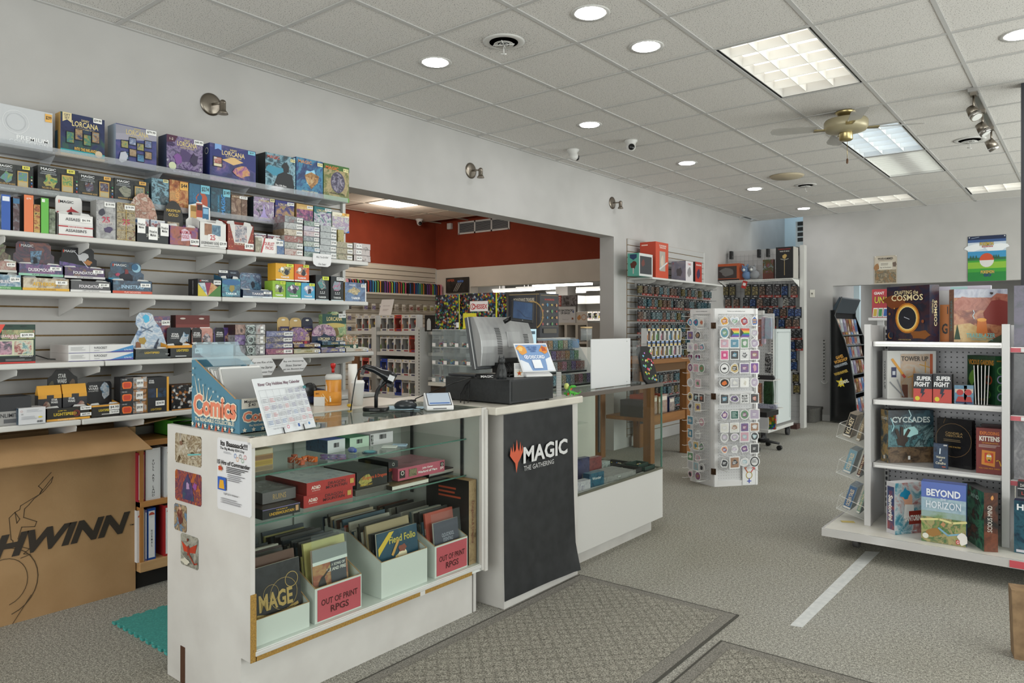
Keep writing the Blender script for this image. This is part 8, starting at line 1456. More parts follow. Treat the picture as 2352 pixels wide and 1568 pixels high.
# ---- white pegboard gondola with blank end
e=empty('gondola',(-3.45,9.4,0));ox,oy=-3.45,9.4;GP=noisy('pegboard_white','#c8cacb','#cfd1d2',40,.5)
E_(e,ox,oy,'end_panel',[(-3.20,9.40,.20,-3.17,9.97,1.42)],S('#cfd6d6',.45));m=MB()
for b in((-3.17,9.43,.24,-3.168,9.45,1.38),(-3.17,9.92,.24,-3.168,9.94,1.38),(-3.17,9.43,1.37,-3.168,9.94,1.385)):m.box(b[0]-ox,b[1]-oy,b[2],b[3]-ox,b[4]-oy,b[5],'#b4bcbc')
m.build('panel_moulding',e)
E_(e,ox,oy,'base_deck',[(-3.80,9.02,.13,-3.14,9.99,.17)],WHITE,.004);E_(e,ox,oy,'back_board',[(-3.80,9.40,.17,-3.20,9.42,1.62)],GP);E_(e,ox,oy,'upright',[(-3.235,9.375,.17,-3.20,9.40,1.42)],STEELW);E_(e,ox,oy,'top_cap',[(-3.80,9.38,1.60,-3.33,9.43,1.66)],WHITE)
m=MB()
for i in range(16):
    for j in range(30):m.box(-3.72+i*.03-ox,-.0215,.35+j*.04,-3.714+i*.03-ox,-.0195,.356+j*.04,'#4a4a4a')
for k in range(24):m.box(-3.222-ox,-.027,.5+k*.036,-3.212-ox,-.0245,.52+k*.036,'#26262a')
o=m.build('peg_holes',e);o['kind']='stuff';o.location.y=0
for x,y in((-3.2,9.93),(-3.22,9.08),(-3.76,9.08)):
    m=MB();m.cyl((x-ox-.02,y-oy,.05),(x-ox+.02,y-oy,.05),.05,n=16,m=S('#3a3a3c',.5));m.box(x-ox-.03,y-oy-.02,.08,x-ox+.03,y-oy+.02,.13,S('#4a4a4c',.4));m.build('caster',e)
tag(e,'white wheeled pegboard unit with a blank end panel behind the sticker screen','shelving')
for k,(u0,u1,vt,vb,y,c,l)in enumerate(((1741,1748,733,795,9.25,A('#a85a48','#d88a78','#5a88a8',s=20),'bundle of rust and blue pouches hanging on the pegboard unit'),(1749,1756,728,790,9.22,A('#c88aa0','#e0c0d0','#8ab0d0',s=20),'pink and blue striped pouch hanging on the pegboard unit'),(1757,1771,730,778,9.20,A('#9ab8d0','#b8c8dc','#c0b0d0',s=8),'pale blue translucent sleeve hanging on the pegboard unit'),(1757,1770,812,856,9.25,V('#2a2a2c','#8a8a8c','#c8c8c8',s=90),'black and silver striped ribbons hanging on the pegboard unit'),(1740,1776,862,872,9.12,S('#26262a',.4),'flat black tray on the pegboard unit'),(1754,1774,876,928,9.15,A('#16341f','#2a5434','#0f2416',s=14,rough=.15),'dark green shiny bag standing on the pegboard unit'),(1741,1748,880,925,9.15,A('#5a3a80','#c87a3a','#d8c8b8',s=30),'purple and orange envelopes beside the green bag'),(1738,1782,928,938,9.12,A('#26305a','#b8bcd0','#5a5c80',s=20),'long navy carton lying under the green bag'),(1765,1780,942,990,9.10,V('#c83a3a','#3a9a48','#d8b83a','#3a6ab8','#d87a2a',s=30),'bundle of rainbow coloured mats standing on the deck'),(1742,1764,945,1000,9.08,S('#c4c4c6',.4),'grey white carton standing on the deck'))):
    a,b=onY(u0,750,y),onY(u1,750,y);z0=max(onY((u0+u1)/2,vb,y).z,.1705);z1=onY((u0+u1)/2,vt,y).z
    m=MB();w=b.x-a.x;m.prism([(-w/2,0),(w/2,0),(w*.54,(z1-z0)*.4),(w*.46,z1-z0),(-w*.46,z1-z0),(-w*.53,(z1-z0)*.55)],'y',0,.05,c);
    if 'hanging' in l:m.cyl((0,-.0,z1-z0+.004),(0,9.40-y,z1-z0+.004),.003,n=5,m=WIREW)
    elif z0>.18:m.box(-w/2-.0,.0,-.012,w/2,9.40-y,-.001,WHITE)
    tag(m.build('hanging_goods' if 'hanging' in l else 'stocked_goods',None,((a.x+b.x)/2,y,z0+.001)),l,'pouch' if 'hanging' in l else 'goods')
# rolling chair foot
p=onZ(1760,1038,.05);e=empty('chair_base',(-3.05,8.05,0));m=MB()
for k in range(5):an=k*2*PI/5+.1;m.tube([(0,0,.10),(.14*math.cos(an),.14*math.sin(an),.095),(.27*math.cos(an),.27*math.sin(an),.08)],[.02,.018,.014],6,BLACK)
m.build('star_base',e)
for k in range(5):an=k*2*PI/5+.1;m=MB();c0=Vector((.27*math.cos(an),.27*math.sin(an),.03));m.cyl(c0+Vector((0,-.02,0)),c0+Vector((0,.02,0)),.029,n=14,m=BLK);m.build('caster',e)
m=MB();m.cyl((0,0,.08),(0,0,.40),.022,n=12,m=BLACK);m.box(-.2,-.2,.40,.2,.2,.46,BLACK);m.build('seat_stem',e);p=onZ(1745,1035,0);e.location=(p.x-.10,p.y+.15,0);tag(e,'black five-star stool base on casters behind the sticker screen','stool')
# ---- folding sticker screen
PL,PM,PR=Vector((-2.965,6.40,0)),Vector((-2.68,6.28,0)),Vector((-2.405,6.62,0));HS=1.615
SCW=S('#d9d8d8',.45)
e=empty('sticker_screen',PM)
def leaf(P0,P1,nm,hangs):
    d=(P1-P0);L=d.length;d.normalize();ang=math.atan2(d.y,d.x);nrm=Vector((d.y,-d.x,0))
    T=Matrix.Translation(P0-PM)@Matrix.Rotation(ang,4,'Z')
    m=MB();m.X=T
    m.box(.0,0,.0,.035,.035,HS,SCW);m.box(L-.035,0,0,L,.035,HS,SCW);m.box(.035,0,HS-.05,L-.035,.035,HS,SCW);m.box(.035,0,0,L-.035,.035,.05,SCW);m.box(.035,0,.83,L-.035,.035,.86,SCW);m.build('frame',e,bevel=.002)
    m=MB();m.X=T;m.box(.035,.012,.05,L-.035,.02,HS-.05,S('#cfcfd0',.5));m.build('pegboard',e)
    m=MB();m.X=T
    for i in range(int((L-.08)/.026)):
        for j in range(58):m.box(.045+i*.026,.0112,.07+j*.026,.049+i*.026,.0121,.074+j*.026,'#77777a')
    o=m.build('peg_holes',e);o['kind']='stuff'
    m=MB();m.X=T;m.face((.05,0,HS-.05),(1,0,0),(0,0,1),L-.1,.05,[('t','Stickers are individually priced',.5,.5,.7,.22,'#4a4a4c')]);m.build('lettering',e)
    return T,L,ang
T1,L1,A1=leaf(PL,PM-Vector((.003,0,0)),'left',1);T2,L2,A2=leaf(PM+Vector((.006,0,0)),PR,'right',1)
PB=Vector((-2.98,6.74,0));T3,L3,A3=leaf(PR+Vector((.0,.012,0)),PB,'rear',0)
for z in(1.46,.82,.14):m=MB();m.cb((.0,-.006,z),(.045,.006,.055),S('#4a3524',.4,.6));m.cyl((0,-.01,z-.027),(0,-.01,z+.027),.005,n=8,m=S('#4a3524',.4,.6));m.build('hinge',e)
tag(e,'white folding pegboard screen hung with stickers in the aisle','display screen')
INKS=['#b0654f','#5a8aa0','#c8b07a','#85567a','#6a9070','#3a3a3e','#b0a4b8','#c8a0ac','#9ab4bc','#9a7860','#b8b8ba','#6f5c88','#c8c8c8','#a8a8a8','#d0cfc8','#48484a']
def stk(T,x,z,w,h,shape,c,els=(),label='',k=0,out=.055):
    m=MB();n=16;r_=random.Random(k)
    if shape=='c':pts=[(w/2*math.cos(2*PI*i/n),h/2*math.sin(2*PI*i/n))for i in range(n)]
    elif shape=='r':pts=[(-w/2+.004,-h/2),(w/2-.004,-h/2),(w/2,-h/2+.004),(w/2,h/2-.004),(w/2-.004,h/2),(-w/2+.004,h/2),(-w/2,h/2-.004),(-w/2,-h/2+.004)]
    elif shape=='h':pts=[(w/2*(16*math.sin(t)**3)/16,h/2*(13*math.cos(t)-5*math.cos(2*t)-2*math.cos(3*t)-math.cos(4*t)+3)/16)for t in[-2*PI*i/20 for i in range(20)]]
    else:pts=[(w/2*r_.uniform(.7,1.08)*math.cos(2*PI*i/12),h/2*r_.uniform(.7,1.08)*math.sin(2*PI*i/12))for i in range(12)]
    m.prism(pts,'y',-.0012,0,'#dcdcdc');m.add([(p[0]*.80,-.0016,p[1]*.80)for p in pts],[tuple(range(len(pts)))],c)
    if els:m.face((-w/2,-.0014,-h/2),(1,0,0),(0,0,1),w,h,els,.001)
    m.cyl((0,0,h/2-.004),(0,-.012,h/2-.004),.0016,n=5,m=WIREW);m.cyl((0,0,h/2-.004),(0,out+.01,h/2-.004),.0016,n=5,m=WIREW)
    P=T@Vector((x,-out,z))+PM;rz=T.to_euler().z;o=m.build('sticker',None,P,rz+r_.uniform(-.1,.1));tag(o,label,'sticker','stickers on the folding screen');return o
def cname(c):return{'#b0654f':'rust red','#5a8aa0':'blue','#c8b07a':'yellow','#85567a':'plum','#6a9070':'green','#3a3a3e':'black','#b0a4b8':'lilac','#c8a0ac':'pink','#9ab4bc':'pale blue','#9a7860':'brown','#b8b8ba':'grey','#6f5c88':'purple','#c8c8c8':'white','#a8a8a8':'silver','#d0cfc8':'cream','#48484a':'charcoal'}.get(c,'multicoloured')
rsk=random.Random(31)
RZ=[1.50,1.395,1.30,1.195,1.075,.945,.80,.655,.54,.455,.345,.225,.105]
SPEC={(0,0):('b','#d8a03a',None),(0,1):('h','#b8c0cc',None),(0,2):('b','#a83a34',None),(0,3):('b','#2c5aa0',[('t','BEER\nBAR',.5,.5,.5,.4,'#d8a03a')]),(1,2):('c','#c8402c','R'),(1,1):('r','#e8e8e8','R'),(4,0):('c','#e0e0e0',[('ring',.5,.5,.36,.42,'#26262a'),('blob',.5,.5,.2,.12,4,'#26262a')]),(4,3):('r','#6a3a88',[('blob',.5,.5,.22,.3,5,'#b88a9a')]),(6,2):('r','#e4e4e4',[('t','MAYBE\nTODAY\nSATAN',.5,.5,.8,.8,'#1c1c20',.03)]),(5,0):('c','#2a2420',[('blob',.5,.5,.3,.3,4,'#d8702c')]),(3,0):('r','#d86a98',[('r',.25,.25,.75,.75,'#c83a78'),('r',.35,.35,.65,.65,'#e8c0d0')]),(5,2):('r','#e0e0dc',[('blob',.55,.45,.14,.3,8,'#c8c4b8')]),(7,1):('r','#2a5a50',[('lines',.2,.2,.8,.8,5,'#a8c0b8')]),(11,0):('b','#3a3c40',None),(10,0):('b','#d89a70',None),(11,3):('c','#d0d0d0',[('ring',.5,.5,.34,.44,'#3a3a3c'),('lines',.25,.4,.75,.7,3,'#5a5a5c')])}
RB=['#c83a34','#d8803a','#d8c83a','#3a9a48','#2a5ab0','#6a3a90']
k_=0
for r,z in enumerate(RZ[:12]):
    for c in range(4):
        k_+=1;sp=SPEC.get((r,c));sh,col,el=sp if sp else(rsk.choice('crbbr'),rsk.choice(INKS),None)
        if el=='R':el=[('p',[(0.06,.08+.14*i),(.94,.08+.14*i),(.94,.22+.14*i),(.06,.22+.14*i)],RB[5-i])for i in range(6)]+[('p',[(.06,.08),(.4,.5),(.06,.92)],'#2a2422')]
        if el is None:el=[('blob',.5,.5,.3,.25,k_,rsk.choice(INKS)),('lines',.3,.35,.7,.6,2,'#e0e0e0')]
        s_=.102 if r not in(1,4,11)else .112;x=.07+c*.10
        stk(T2,x,z,s_*rsk.uniform(.8,1),s_*rsk.uniform(.8,1.0),sh,col,el,'%s sticker, %s from the left in row %s of the right screen panel'%(cname(col),ORD[c],['one','two','three','four','five','six','seven','eight','nine','ten','eleven','twelve','thirteen'][r]),k_)
SPL={(0,0):'#3a88a8',(0,1):'#2f7898',(3,0):'#6a2a58',(3,1):'#6a2a58'}
for r,z in enumerate([1.49,1.37,1.26,1.16,1.07,.93,.80,.71,.58,.46,.355,.245,.165,.08]):
    for c in range(2 if r%2 else 3):
        k_+=1;col=SPL.get((r,c),rsk.choice(INKS+['#c8c8c8','#c8a0ac','#d0cfc8']));sh='h' if r==3 and c<2 else rsk.choice('cbbr');x=.07+c*(.075 if(r%2==0)else .10)
        stk(T1,x,z,.08,.085,sh,col,[('blob',.5,.5,.26,.24,k_,rsk.choice(INKS))],'%s sticker, %s from the left in row %s of the left screen panel'%(cname(col),ORD[c],['one','two','three','four','five','six','seven','eight','nine','ten','eleven','twelve','thirteen','fourteen'][r]),k_,out=.06)
rp=random.Random(3)
for(T,L,zs_)in((T1,L1,[1.545,1.435,1.33,1.24,1.155,1.02,.90,.82,.69,.58,.48,.35,.24,.14,.05]),(T2,L2,[1.56,1.45,1.33,1.25,1.14,.99,.84,.70,.60,.50,.40,.29,.16])):
    for z in zs_:
        for c in range(2):
            m=MB();m.X=T;x=.05+c*(L-.12)+rp.uniform(-.01,.01);m.tube([(x,.012,z),(x,-.12,z),(x,-.145,z+.006)],.0022,5,WIREW);m.build('peg_hook',e)
p=T2@Vector((L2-.08,-.004,.06))+PM;m=MB();w=.15;m.box(-w/2,-.001,-.055,w/2,.001,.12,'#dfdfe0');m.face((-w/2,-.001,-.055),(1,0,0),(0,0,1),w,.175,[('ring',.45,.5,.15,.19,'#c8a03a'),('ring',.45,.5,.165,.175,'#4a9a58'),('line',[(.58,.66),(.8,.9),(.66,.9)],.008,'#c83a34'),('line',[(.8,.9),(.8,.78)],.008,'#c83a34'),('line',[(.34,.66),(.15,.9),(.28,.9)],.008,'#c8603a'),('line',[(.45,.33),(.45,.1)],.008,'#3a4ab0'),('line',[(.33,.2),(.57,.2)],.008,'#3a4ab0')]);tag(m.build('symbol_card',None,p,A2),'white card with a rainbow gender symbol at the foot of the screen','card')
# ================================================================= RIGHT: GAME SHELVES, RACK, POSTERS
FYR=5.17;gxl=-1.13;gxr=onY(2314,750,5.12).x
e=empty('game_gondola',(-.7,5.3,0));ox,oy=-.7,5.3
STW=S('#c8c7c7',.3,.05);PEG=S('#b6b5ba',.45);RIM=S('#d2d0cf',.18,.25)
XR=1.6
E_(e,ox,oy,'base_deck',[(-1.345,4.86,.135,XR,5.95,.165)],noisy('worn_white_deck','#cfccc2','#dad8d2',7,.4),.004)
E_(e,ox,oy,'base_rail',[(-1.35,4.85,.120,XR,4.862,.168),(-1.352,4.86,.120,-1.342,5.95,.168)],RIM)
for x in(gxl,gxr,gxr+1.06):E_(e,ox,oy,'upright',[(x-.027,5.10,.165,x+.012,5.14,1.465),(x-.02,5.14,.165,x+.006,5.55,1.46)],STW,.002)
for(xa,xb,nm)in((gxl+.012,gxr-.027,0),(gxr+.012,gxr+1.03,1)):
    E_(e,ox,oy,'pegboard',[(xa,5.53,.165,xb,5.55,1.455)],PEG)
    m=MB();n=int((xb-xa-.04)/.033)
    for i in range(n):
        for j in range(38):m.box(xa+.025+i*.033-ox,5.5285-oy,.19+j*.033,xa+.033+i*.033-ox,5.5302-oy,.198+j*.033,'#2e2c30')
    o=m.build('peg_holes',e);o['kind']='stuff'
    for z in((1.354,.977,.568)if nm==0 else(1.33,.93,.55)):
        m=MB();m.box(xa+.005-ox,FYR-oy-.0,z-.012,xb-.005-ox,5.53-oy,z,STW);m.box(xa+.0-ox,FYR-.006-oy,z-.032,xb-.0-ox,FYR+.006-oy,z+.001,RIM);sb=m.build('shelf_board',e,bevel=.002)
        if nm==0:m=MB();m.box(xa+.01-ox,FYR-.0085-oy,z-.026,xb-.01-ox,FYR-.0065-oy,z-.014,S('#ecebe9',.12));m.build('price_channel',sb)
        else:m=MB();m.box(xa-ox,FYR-.0085-oy,z-.03,xb-ox,FYR-.0065-oy,z-.004,'#c8606a');m.box(xa+.05-ox,FYR-.0105-oy,z-.028,xa+.15-ox,FYR-.009-oy,z-.006,'#dcdcdc');m.build('pink_price_strip',sb)
m=MB()
for k in range(34):m.box(gxl+.018-ox,5.50-oy,.22+k*.036,gxl+.030-ox,5.503-oy,.242+k*.036,'#26262a')
m.box(gxl+.012-ox,5.503-oy,.17,gxl+.036-ox,5.53-oy,1.45,STW);m.build('slot_strip',e)
for x in(-1.215,1.3):
    for y in(5.16,5.8):
        c0=Vector((x-ox,y-oy,.048));m=MB();m.cyl(c0+Vector((-.018,0,0)),c0+Vector((.018,0,0)),.048,n=22,m=S('#5f5d5c',.6));m.cyl(c0+Vector((-.0195,0,0)),c0+Vector((.0195,0,0)),.030,n=18,m=S('#2c2b2b',.5));m.cyl(c0+Vector((-.024,0,0)),c0+Vector((.024,0,0)),.012,n=12,m=CHROME);w_=m.build('caster',e)
        m=MB();m.box(c0.x-.026,c0.y-.02,.045,c0.x-.022,c0.y+.03,.125,CHROME);m.box(c0.x+.022,c0.y-.02,.045,c0.x+.026,c0.y+.03,.125,CHROME);m.box(c0.x-.04,c0.y-.03,.122,c0.x+.04,c0.y+.04,.134,CHROME);m.build('fork',w_)
m=MB();m.box(1.0,-.446,.125,1.01,-.444,.163,'#c84a4a');m.box(gxr+.03-ox,4.846-oy,.125,gxr+.5-ox,4.849-oy,.163,'#c8505a');m.build('pink_price_strip',e)
tag(e,'wheeled white steel gondola filled with board games at the right','shelving')
def RBX(u0,u1,vt,zb,y,d,label,body,front=(),rot=0,right=(),left=(),top=(),tg=None,name='board_game',cat='board game'):
    """box whose front runs from ray u0 to ray u1, turned by rot; y = depth of the nearer front corner"""
    c,s=math.cos(rot),math.sin(rot)
    def far(ua,P,sg):
        r=ray(ua,750);det=r.x*s-r.y*c;t=(r.y*P.x-r.x*P.y)/det;return abs(t)
    if rot>=0:P0=onY(u0,750,y);w=far(u1,P0,1);P1=P0+Vector((c,s,0))*w
    else:P1=onY(u1,750,y);w=far(u0,P1,-1);P0=P1-Vector((c,s,0))*w
    M_=(P0+P1)/2;h=onY((u0+u1)/2,vt,M_.y).z-zb
    return prod(name,label,cat,w,h,d,(M_.x,M_.y,zb+.001),rot,body,front,left,right,top,tg)
Z1,Z2,Z3,Z4_=1.354,.977,.568,.165
SPACE=A('#12122c','#241c40','#1a2448','#4a2430','#1a1a34','#182c44',s=9)
RBX(2037,2135,657,Z1,5.19,.075,'dark space themed board game with a glowing orange ring',(SPACE,SPACE,'#1a1828'),[('blob',.18,.72,.3,.12,5,'#7a3c14'),('blob',.8,.12,.3,.1,7,'#8a5018'),('ring',.5,.42,.20,.275,'#b8701c'),('ring',.5,.42,.20,.245,'#e8b048'),('ring',.5,.42,.20,.215,'#f4e0a0'),('c',.5,.42,.20,'#121824'),('line',[(.43,.44),(.55,.40)],.004,'#d8dce8'),('c',.1,.1,.06,'#b87a28'),('c',.12,.11,.055,'#1c2438'),('c',.86,.36,.03,'#8a4a20'),('c',.08,.5,.025,'#8a5a20'),('c',.2,.6,.015,'#c88a38'),('t','CRAFTING the',.48,.885,.56,.07,'#e8d8a8',.01),('t','COSMOS',.5,.79,.74,.11,'#f0dfb0',.02),('t','A DECK BUILDING GAME',.45,.03,.3,.02,'#c8b070')],-.62,right=[('tv','CRAFTING the',.32,.62,.16,.24,'#d8c898'),('tv','COSMOS',.62,.5,.3,.45,'#f0dfb0',.02)])
RBX(2191,2314,664,Z1,5.21,.07,'red canyon hiking board game',(A('#8a3420','#b8583a','#d88a5a','#a04a30','#7a2c1c',s=8),A('#6a4a40','#a8785a','#5a3a34',s=14),'#8a7a80'),[('r',0,.84,1,1,A('#8a90b8','#c8ccdc','#6a6a98',s=6)),('p',[(0,.76),(.15,.86),(.4,.82),(.7,.84),(.8,.92),(1,.90),(1,.6),(0,.6)],A('#a84a34','#c8705a','#8a3828',s=12)),('p',[(.55,.55),(.7,.78),(.85,.8),(1,.76),(1,.3),(.6,.35)],'#7a2a24'),('p',[(0,.0),(0,.32),(.3,.36),(.55,.24),(.62,.1),(.9,.0)],A('#d8a050','#e8c078','#c88a40',s=10)),('p',[(.42,.18),(.44,.42),(.6,.42),(.64,.1)],'#c8743c'),('e',.52,.42,.09,.035,'#e0a050'),('line',[(.36,.6),(.38,.55),(.35,.5),(.38,.44)],.005,'#b8c8d0'),('p',[(.0,.05),(.06,.34),(.12,.05)],'#1c3a24'),('p',[(.62,.0),(.95,.18),(1,.1),(1,0)],'#3a4a38'),('t','TRAILBLAZER',.5,.125,.54,.085,'#78b8b8',.02),('t','THE ARIZONA TRAIL',.52,.05,.42,.04,'#78a8a8',.01),('blob',.7,.92,.03,.03,2,'#2a1c18')],.50,left=[('tv','TRAILBLAZER',.5,.5,.4,.6,'#68a0a0',.01)])
RBX(2159,2181,700,Z1,5.32,.012,'orange paper sign standing between the two top shelf games',('#d88038','#c87030','#d88038'),[('t','G',.5,.35,.6,.3,'#2a2420',.03),('t','I',.8,.85,.1,.2,'#4a3a38')],name='paper_sign',cat='sign')
RBX(2145,2276,657,Z1,5.40,.05,'large pale holographic box standing behind the canyon game',('#cfcfd2','#c0c0c4','#d8d8dc'),[('r',.0,.93,1,1,'#c8c4d4'),('r',.3,.94,.6,.99,'#a8d0d0')])
RBX(2038,2150,806,Z2,5.25,.075,'white tower building board game with pencil and crane art',('#dad9d7','#d2d1d0','#dedddc'),[('r',.02,.03,.26,.98,'#d0cfcc'),('r',.27,.03,.86,.94,A('#8a9ab8','#c8c8c0','#d8b088','#a8a8b0',s=5)),('r',.87,.03,.93,.94,'#b85a34'),('p',[(.30,.03),(.30,.3),(.42,.3),(.42,.03)],'#6a4438'),('p',[(.5,.03),(.5,.45),(.55,.68),(.6,.45),(.62,.03)],'#b88a60'),('line',[(.42,.45),(.62,.52)],.006,'#c8943a'),('line',[(.66,.72),(.86,.66)],.006,'#c8943a'),('line',[(.78,.55),(.78,.78)],.006,'#c8943a'),('t','TOWER UP',.56,.84,.55,.1,'#4a4440',.02),('line',[(.1,.82),(.34,.48)],.016,'#d89a3c'),('line',[(.32,.5),(.35,.46)],.016,'#b84a3c'),('r',.08,.45,.18,.66,'#2c3058'),('r',.1,.5,.16,.58,'#c8ccd4'),('line',[(.05,.35),(.3,.08)],.008,'#8a8c90'),('line',[(.2,.4),(.33,.06)],.008,'#9a9ca0')],.58,left=[('tv','TOWER UP',.5,.5,.34,.6,'#5a5c60',.01,0,1)])
for k,(u0,u1,l)in enumerate(((2098,2141,'black and red card game box, left of the two alike on the second shelf'),(2143,2186,'black and red card game box, right of the two alike with a shiny film'))):
    RBX(u0,u1,859,Z2,5.185,.06,l,('#b8483c','#26262a','#b0b0b4'),[('r',0,.47,1,1,'#2b2d33'),('r',0,0,1,.47,'#c04c44'),('t','SUPER',.56,.84,.78,.16,'#e8e8ea',.04,.1),('t','FIGHT',.46,.63,.84,.17,'#e8e8ea',.04,.1),('p',[(.42,.48),(.62,.48),(.54,.34),(.64,.34),(.42,.14),(.48,.3),(.38,.3)],'#2a3040'),('e',.22,.12,.13,.08,'#d8c83a')],-.02,name='card_game')
for k in range(2):RBX(2192+k*22,2221+k*15,885,Z2,5.19+.0*k,.03,['small red and blue ladder tin, front of the second shelf','small tin partly behind the red and blue ladder tin'][k],(A('#3a7aa8','#5a9ac0','#88b0c8',s=14),'#7a8a98','#a8b0b8'),[('r',.05,.6,.95,.8,'#c8b8a8'),('c',.45,.62,.16,'#b83a3a'),('p',[(.1,.1),(.9,.1),(.7,.4),(.3,.4)],'#a83434'),('r',.1,.03,.9,.12,'#26305a')],0,name='game_tin',cat='tin')
for k in range(5):
    m=MB();x=onY(2240+k*6.5,750,5.2).x;z1=onY(2250,838,5.2).z;m.X=Matrix.Rotation(.02*(k-2),4,'Y');m.box(0,0,0,.006,.16,z1-Z2-.003,['#3a3a3c','#c8c8c4','#2c2c30','#b0b0ac','#4a4a4c'][k]);m.box(.001,-.0006,.002,.005,0,z1-Z2-.005,'#dcdcd8');tag(m.build('thin_booklet',None,(x,5.20,Z2+.001),.06),'%s thin upright booklet from the left beside the small tins'%ORD[k],'booklet','thin booklets on the second shelf')
RBX(2222,2286,817,Z2,5.24,.07,'dark green garden board game with orange title',(A('#1c4a2a','#24603a','#163c22',s=8),'#1e5230','#2a5a38'),[('t','VICIOUS GARDENS',.5,.86,.9,.11,'#d8963a',.03),('blob',.2,.55,.14,.2,4,'#6a9a3a'),('ring',.78,.5,.06,.1,'#c8603c'),('ring',.74,.2,.06,.09,'#5a9a3a'),('e',.5,.08,.2,.03,'#c8a83a')],-.80,right=[('ring',.5,.7-.18*k,.06,.085,['#5a9a58','#a8a8c8','#5a9a58','#9a98b8'][k])for k in range(4)]+[('t','VICIOUS GARDENS',.5,.9,.8,.06,'#d8963a',.02)])
RBX(2040,2144,942,Z3,5.20,.085,'stormy sea monster board game in teal and brown',(A('#141a22','#28505c','#5a98a0','#1c3038','#8ab8bc','#26282a',s=8),A('#8a7048','#c8a058','#4a5a60','#2a3a40',s=12),'#3a3028'),[('r',0,.72,1,1,A('#10141c','#2a3a48','#48788a',s=8)),('blob',.5,.6,.22,.12,4,'#a8d8d8'),('r',0,.0,1,.3,A('#241c16','#5a4430','#8a6a48','#2c2620',s=14)),('blob',.3,.42,.14,.12,6,'#3a2c24'),('line',[(.25,.45),(.18,.62)],.02,'#3a2c24'),('line',[(.3,.5),(.3,.66)],.02,'#3a2c24'),('line',[(.36,.48),(.45,.62)],.02,'#3a2c24'),('t','CYCLADES',.5,.82,.84,.11,'#d0dad8',.02),('line',[(.45,1),(.5,.9),(.46,.84),(.55,.78)],.006,'#c8e8ec'),('line',[(.05,.85),(.12,.7),(.08,.6)],.005,'#a8d8e0'),('r',.43,.06,.48,.13,'#d8d8d8')],.72,left=[('t','CYCLADES',.5,.84,.8,.05,'#d8dcd8',.02),('r',.4,.06,.6,.13,'#d8d8d8')])
RBX(2152,2232,963,Z3,5.26,.045,'black hardcover game book in shrink wrap with a gold circle',(A('#1c1b1d','#28272a','#222124',s=5,rough=.12),'#141416','#242426'),[('ring',.48,.56,.345,.352,'#8a6a40'),('t','CANDELA\nOBSCURA',.5,.68,.5,.1,'#a88a58',.01),('lines',.2,.52,.8,.58,2,'#7a684c'),('t','A GAME OF MYSTERY',.5,.42,.4,.03,'#b8924a'),('line',[(.2,.9),(.25,1)],.002,'#8a6a40')],-.30,name='game_book',cat='book')
RBX(2144,2177,1019,Z3,5.19,.02,'small dark blue card deck box standing in front of the black book',(A('#1a2c4c','#2c4a70','#14223c',s=14),'#1a2a48','#2a3a58'),[('t','Visions\nof\nCthulhu',.5,.34,.7,.34,'#d8d4c0',.02),('line',[(.45,.6),(.48,.8)],.006,'#d8e4ec'),('r',.7,.92,.95,.97,'#c8c8c8'),('r',.6,.06,.85,.1,'#b85a3a')],name='card_game',cat='card game')
RBX(2242,2304,984,Z3,5.185,.055,'maroon card game box with an orange book picture',('#7a2c28','#6a2622','#5a2020'),[('t','EXPLODING',.5,.89,.72,.075,'#d8782c',.03),('t','KITTENS',.5,.77,.76,.11,'#ece6dc',.04),('t','CAT BURGLAR EDITION',.52,.675,.6,.03,'#d8962c',.02),('lines',.1,.57,.9,.64,3,'#c8b0a8'),('p',[(.2,.2),(.7,.16),(.72,.5),(.22,.52)],'#d8882c'),('r',.32,.24,.64,.46,'#c83e22'),('e',.48,.36,.11,.09,'#d8a838'),('c',.44,.39,.022,'#f0f0f0'),('c',.53,.39,.022,'#f0f0f0'),('e',.49,.3,.05,.018,'#2a1c1c'),('line',[(.76,.3),(.86,.32),(.92,.2)],.006,'#d8a030'),('t','YOU CAN HIDE CARDS',.5,.12,.8,.03,'#d8962c',.01)],name='card_game',cat='card game')
RBX(2254,2308,975,Z3,5.36,.03,'dark maroon game box behind the orange picture box',('#3a1418','#301014','#4a1c20'),name='card_game',cat='card game')
RBX(2056,2118,1108,Z4_,4.98,.07,'blue and coral game box with a cartoon builder figure',(A('#2a7a98','#48a0b8','#c8d8dc','#c87870','#2a5a78',s=7),'#c9c8cc','#cfced2'),[('blob',.45,.66,.2,.16,5,'#d8a488'),('blob',.38,.78,.22,.12,9,'#1f88b0'),('p',[(.3,.3),(.7,.34),(.68,.56),(.36,.58)],'#e0e0dc'),('r',.5,.18,1,.44,'#8a2c20'),('t','SANTORINI',.66,.3,.62,.12,'#ece8e0',.04),('t','A STRATEGY GAME',.5,.05,.6,.025,'#c8e0e8')],.95,left=[('r',.12,.08,.9,.92,A('#20386a','#38508a','#c8503c',s=14)),('tv','Santorini',.5,.5,.5,.5,'#ece8e0',.04,0,1)])
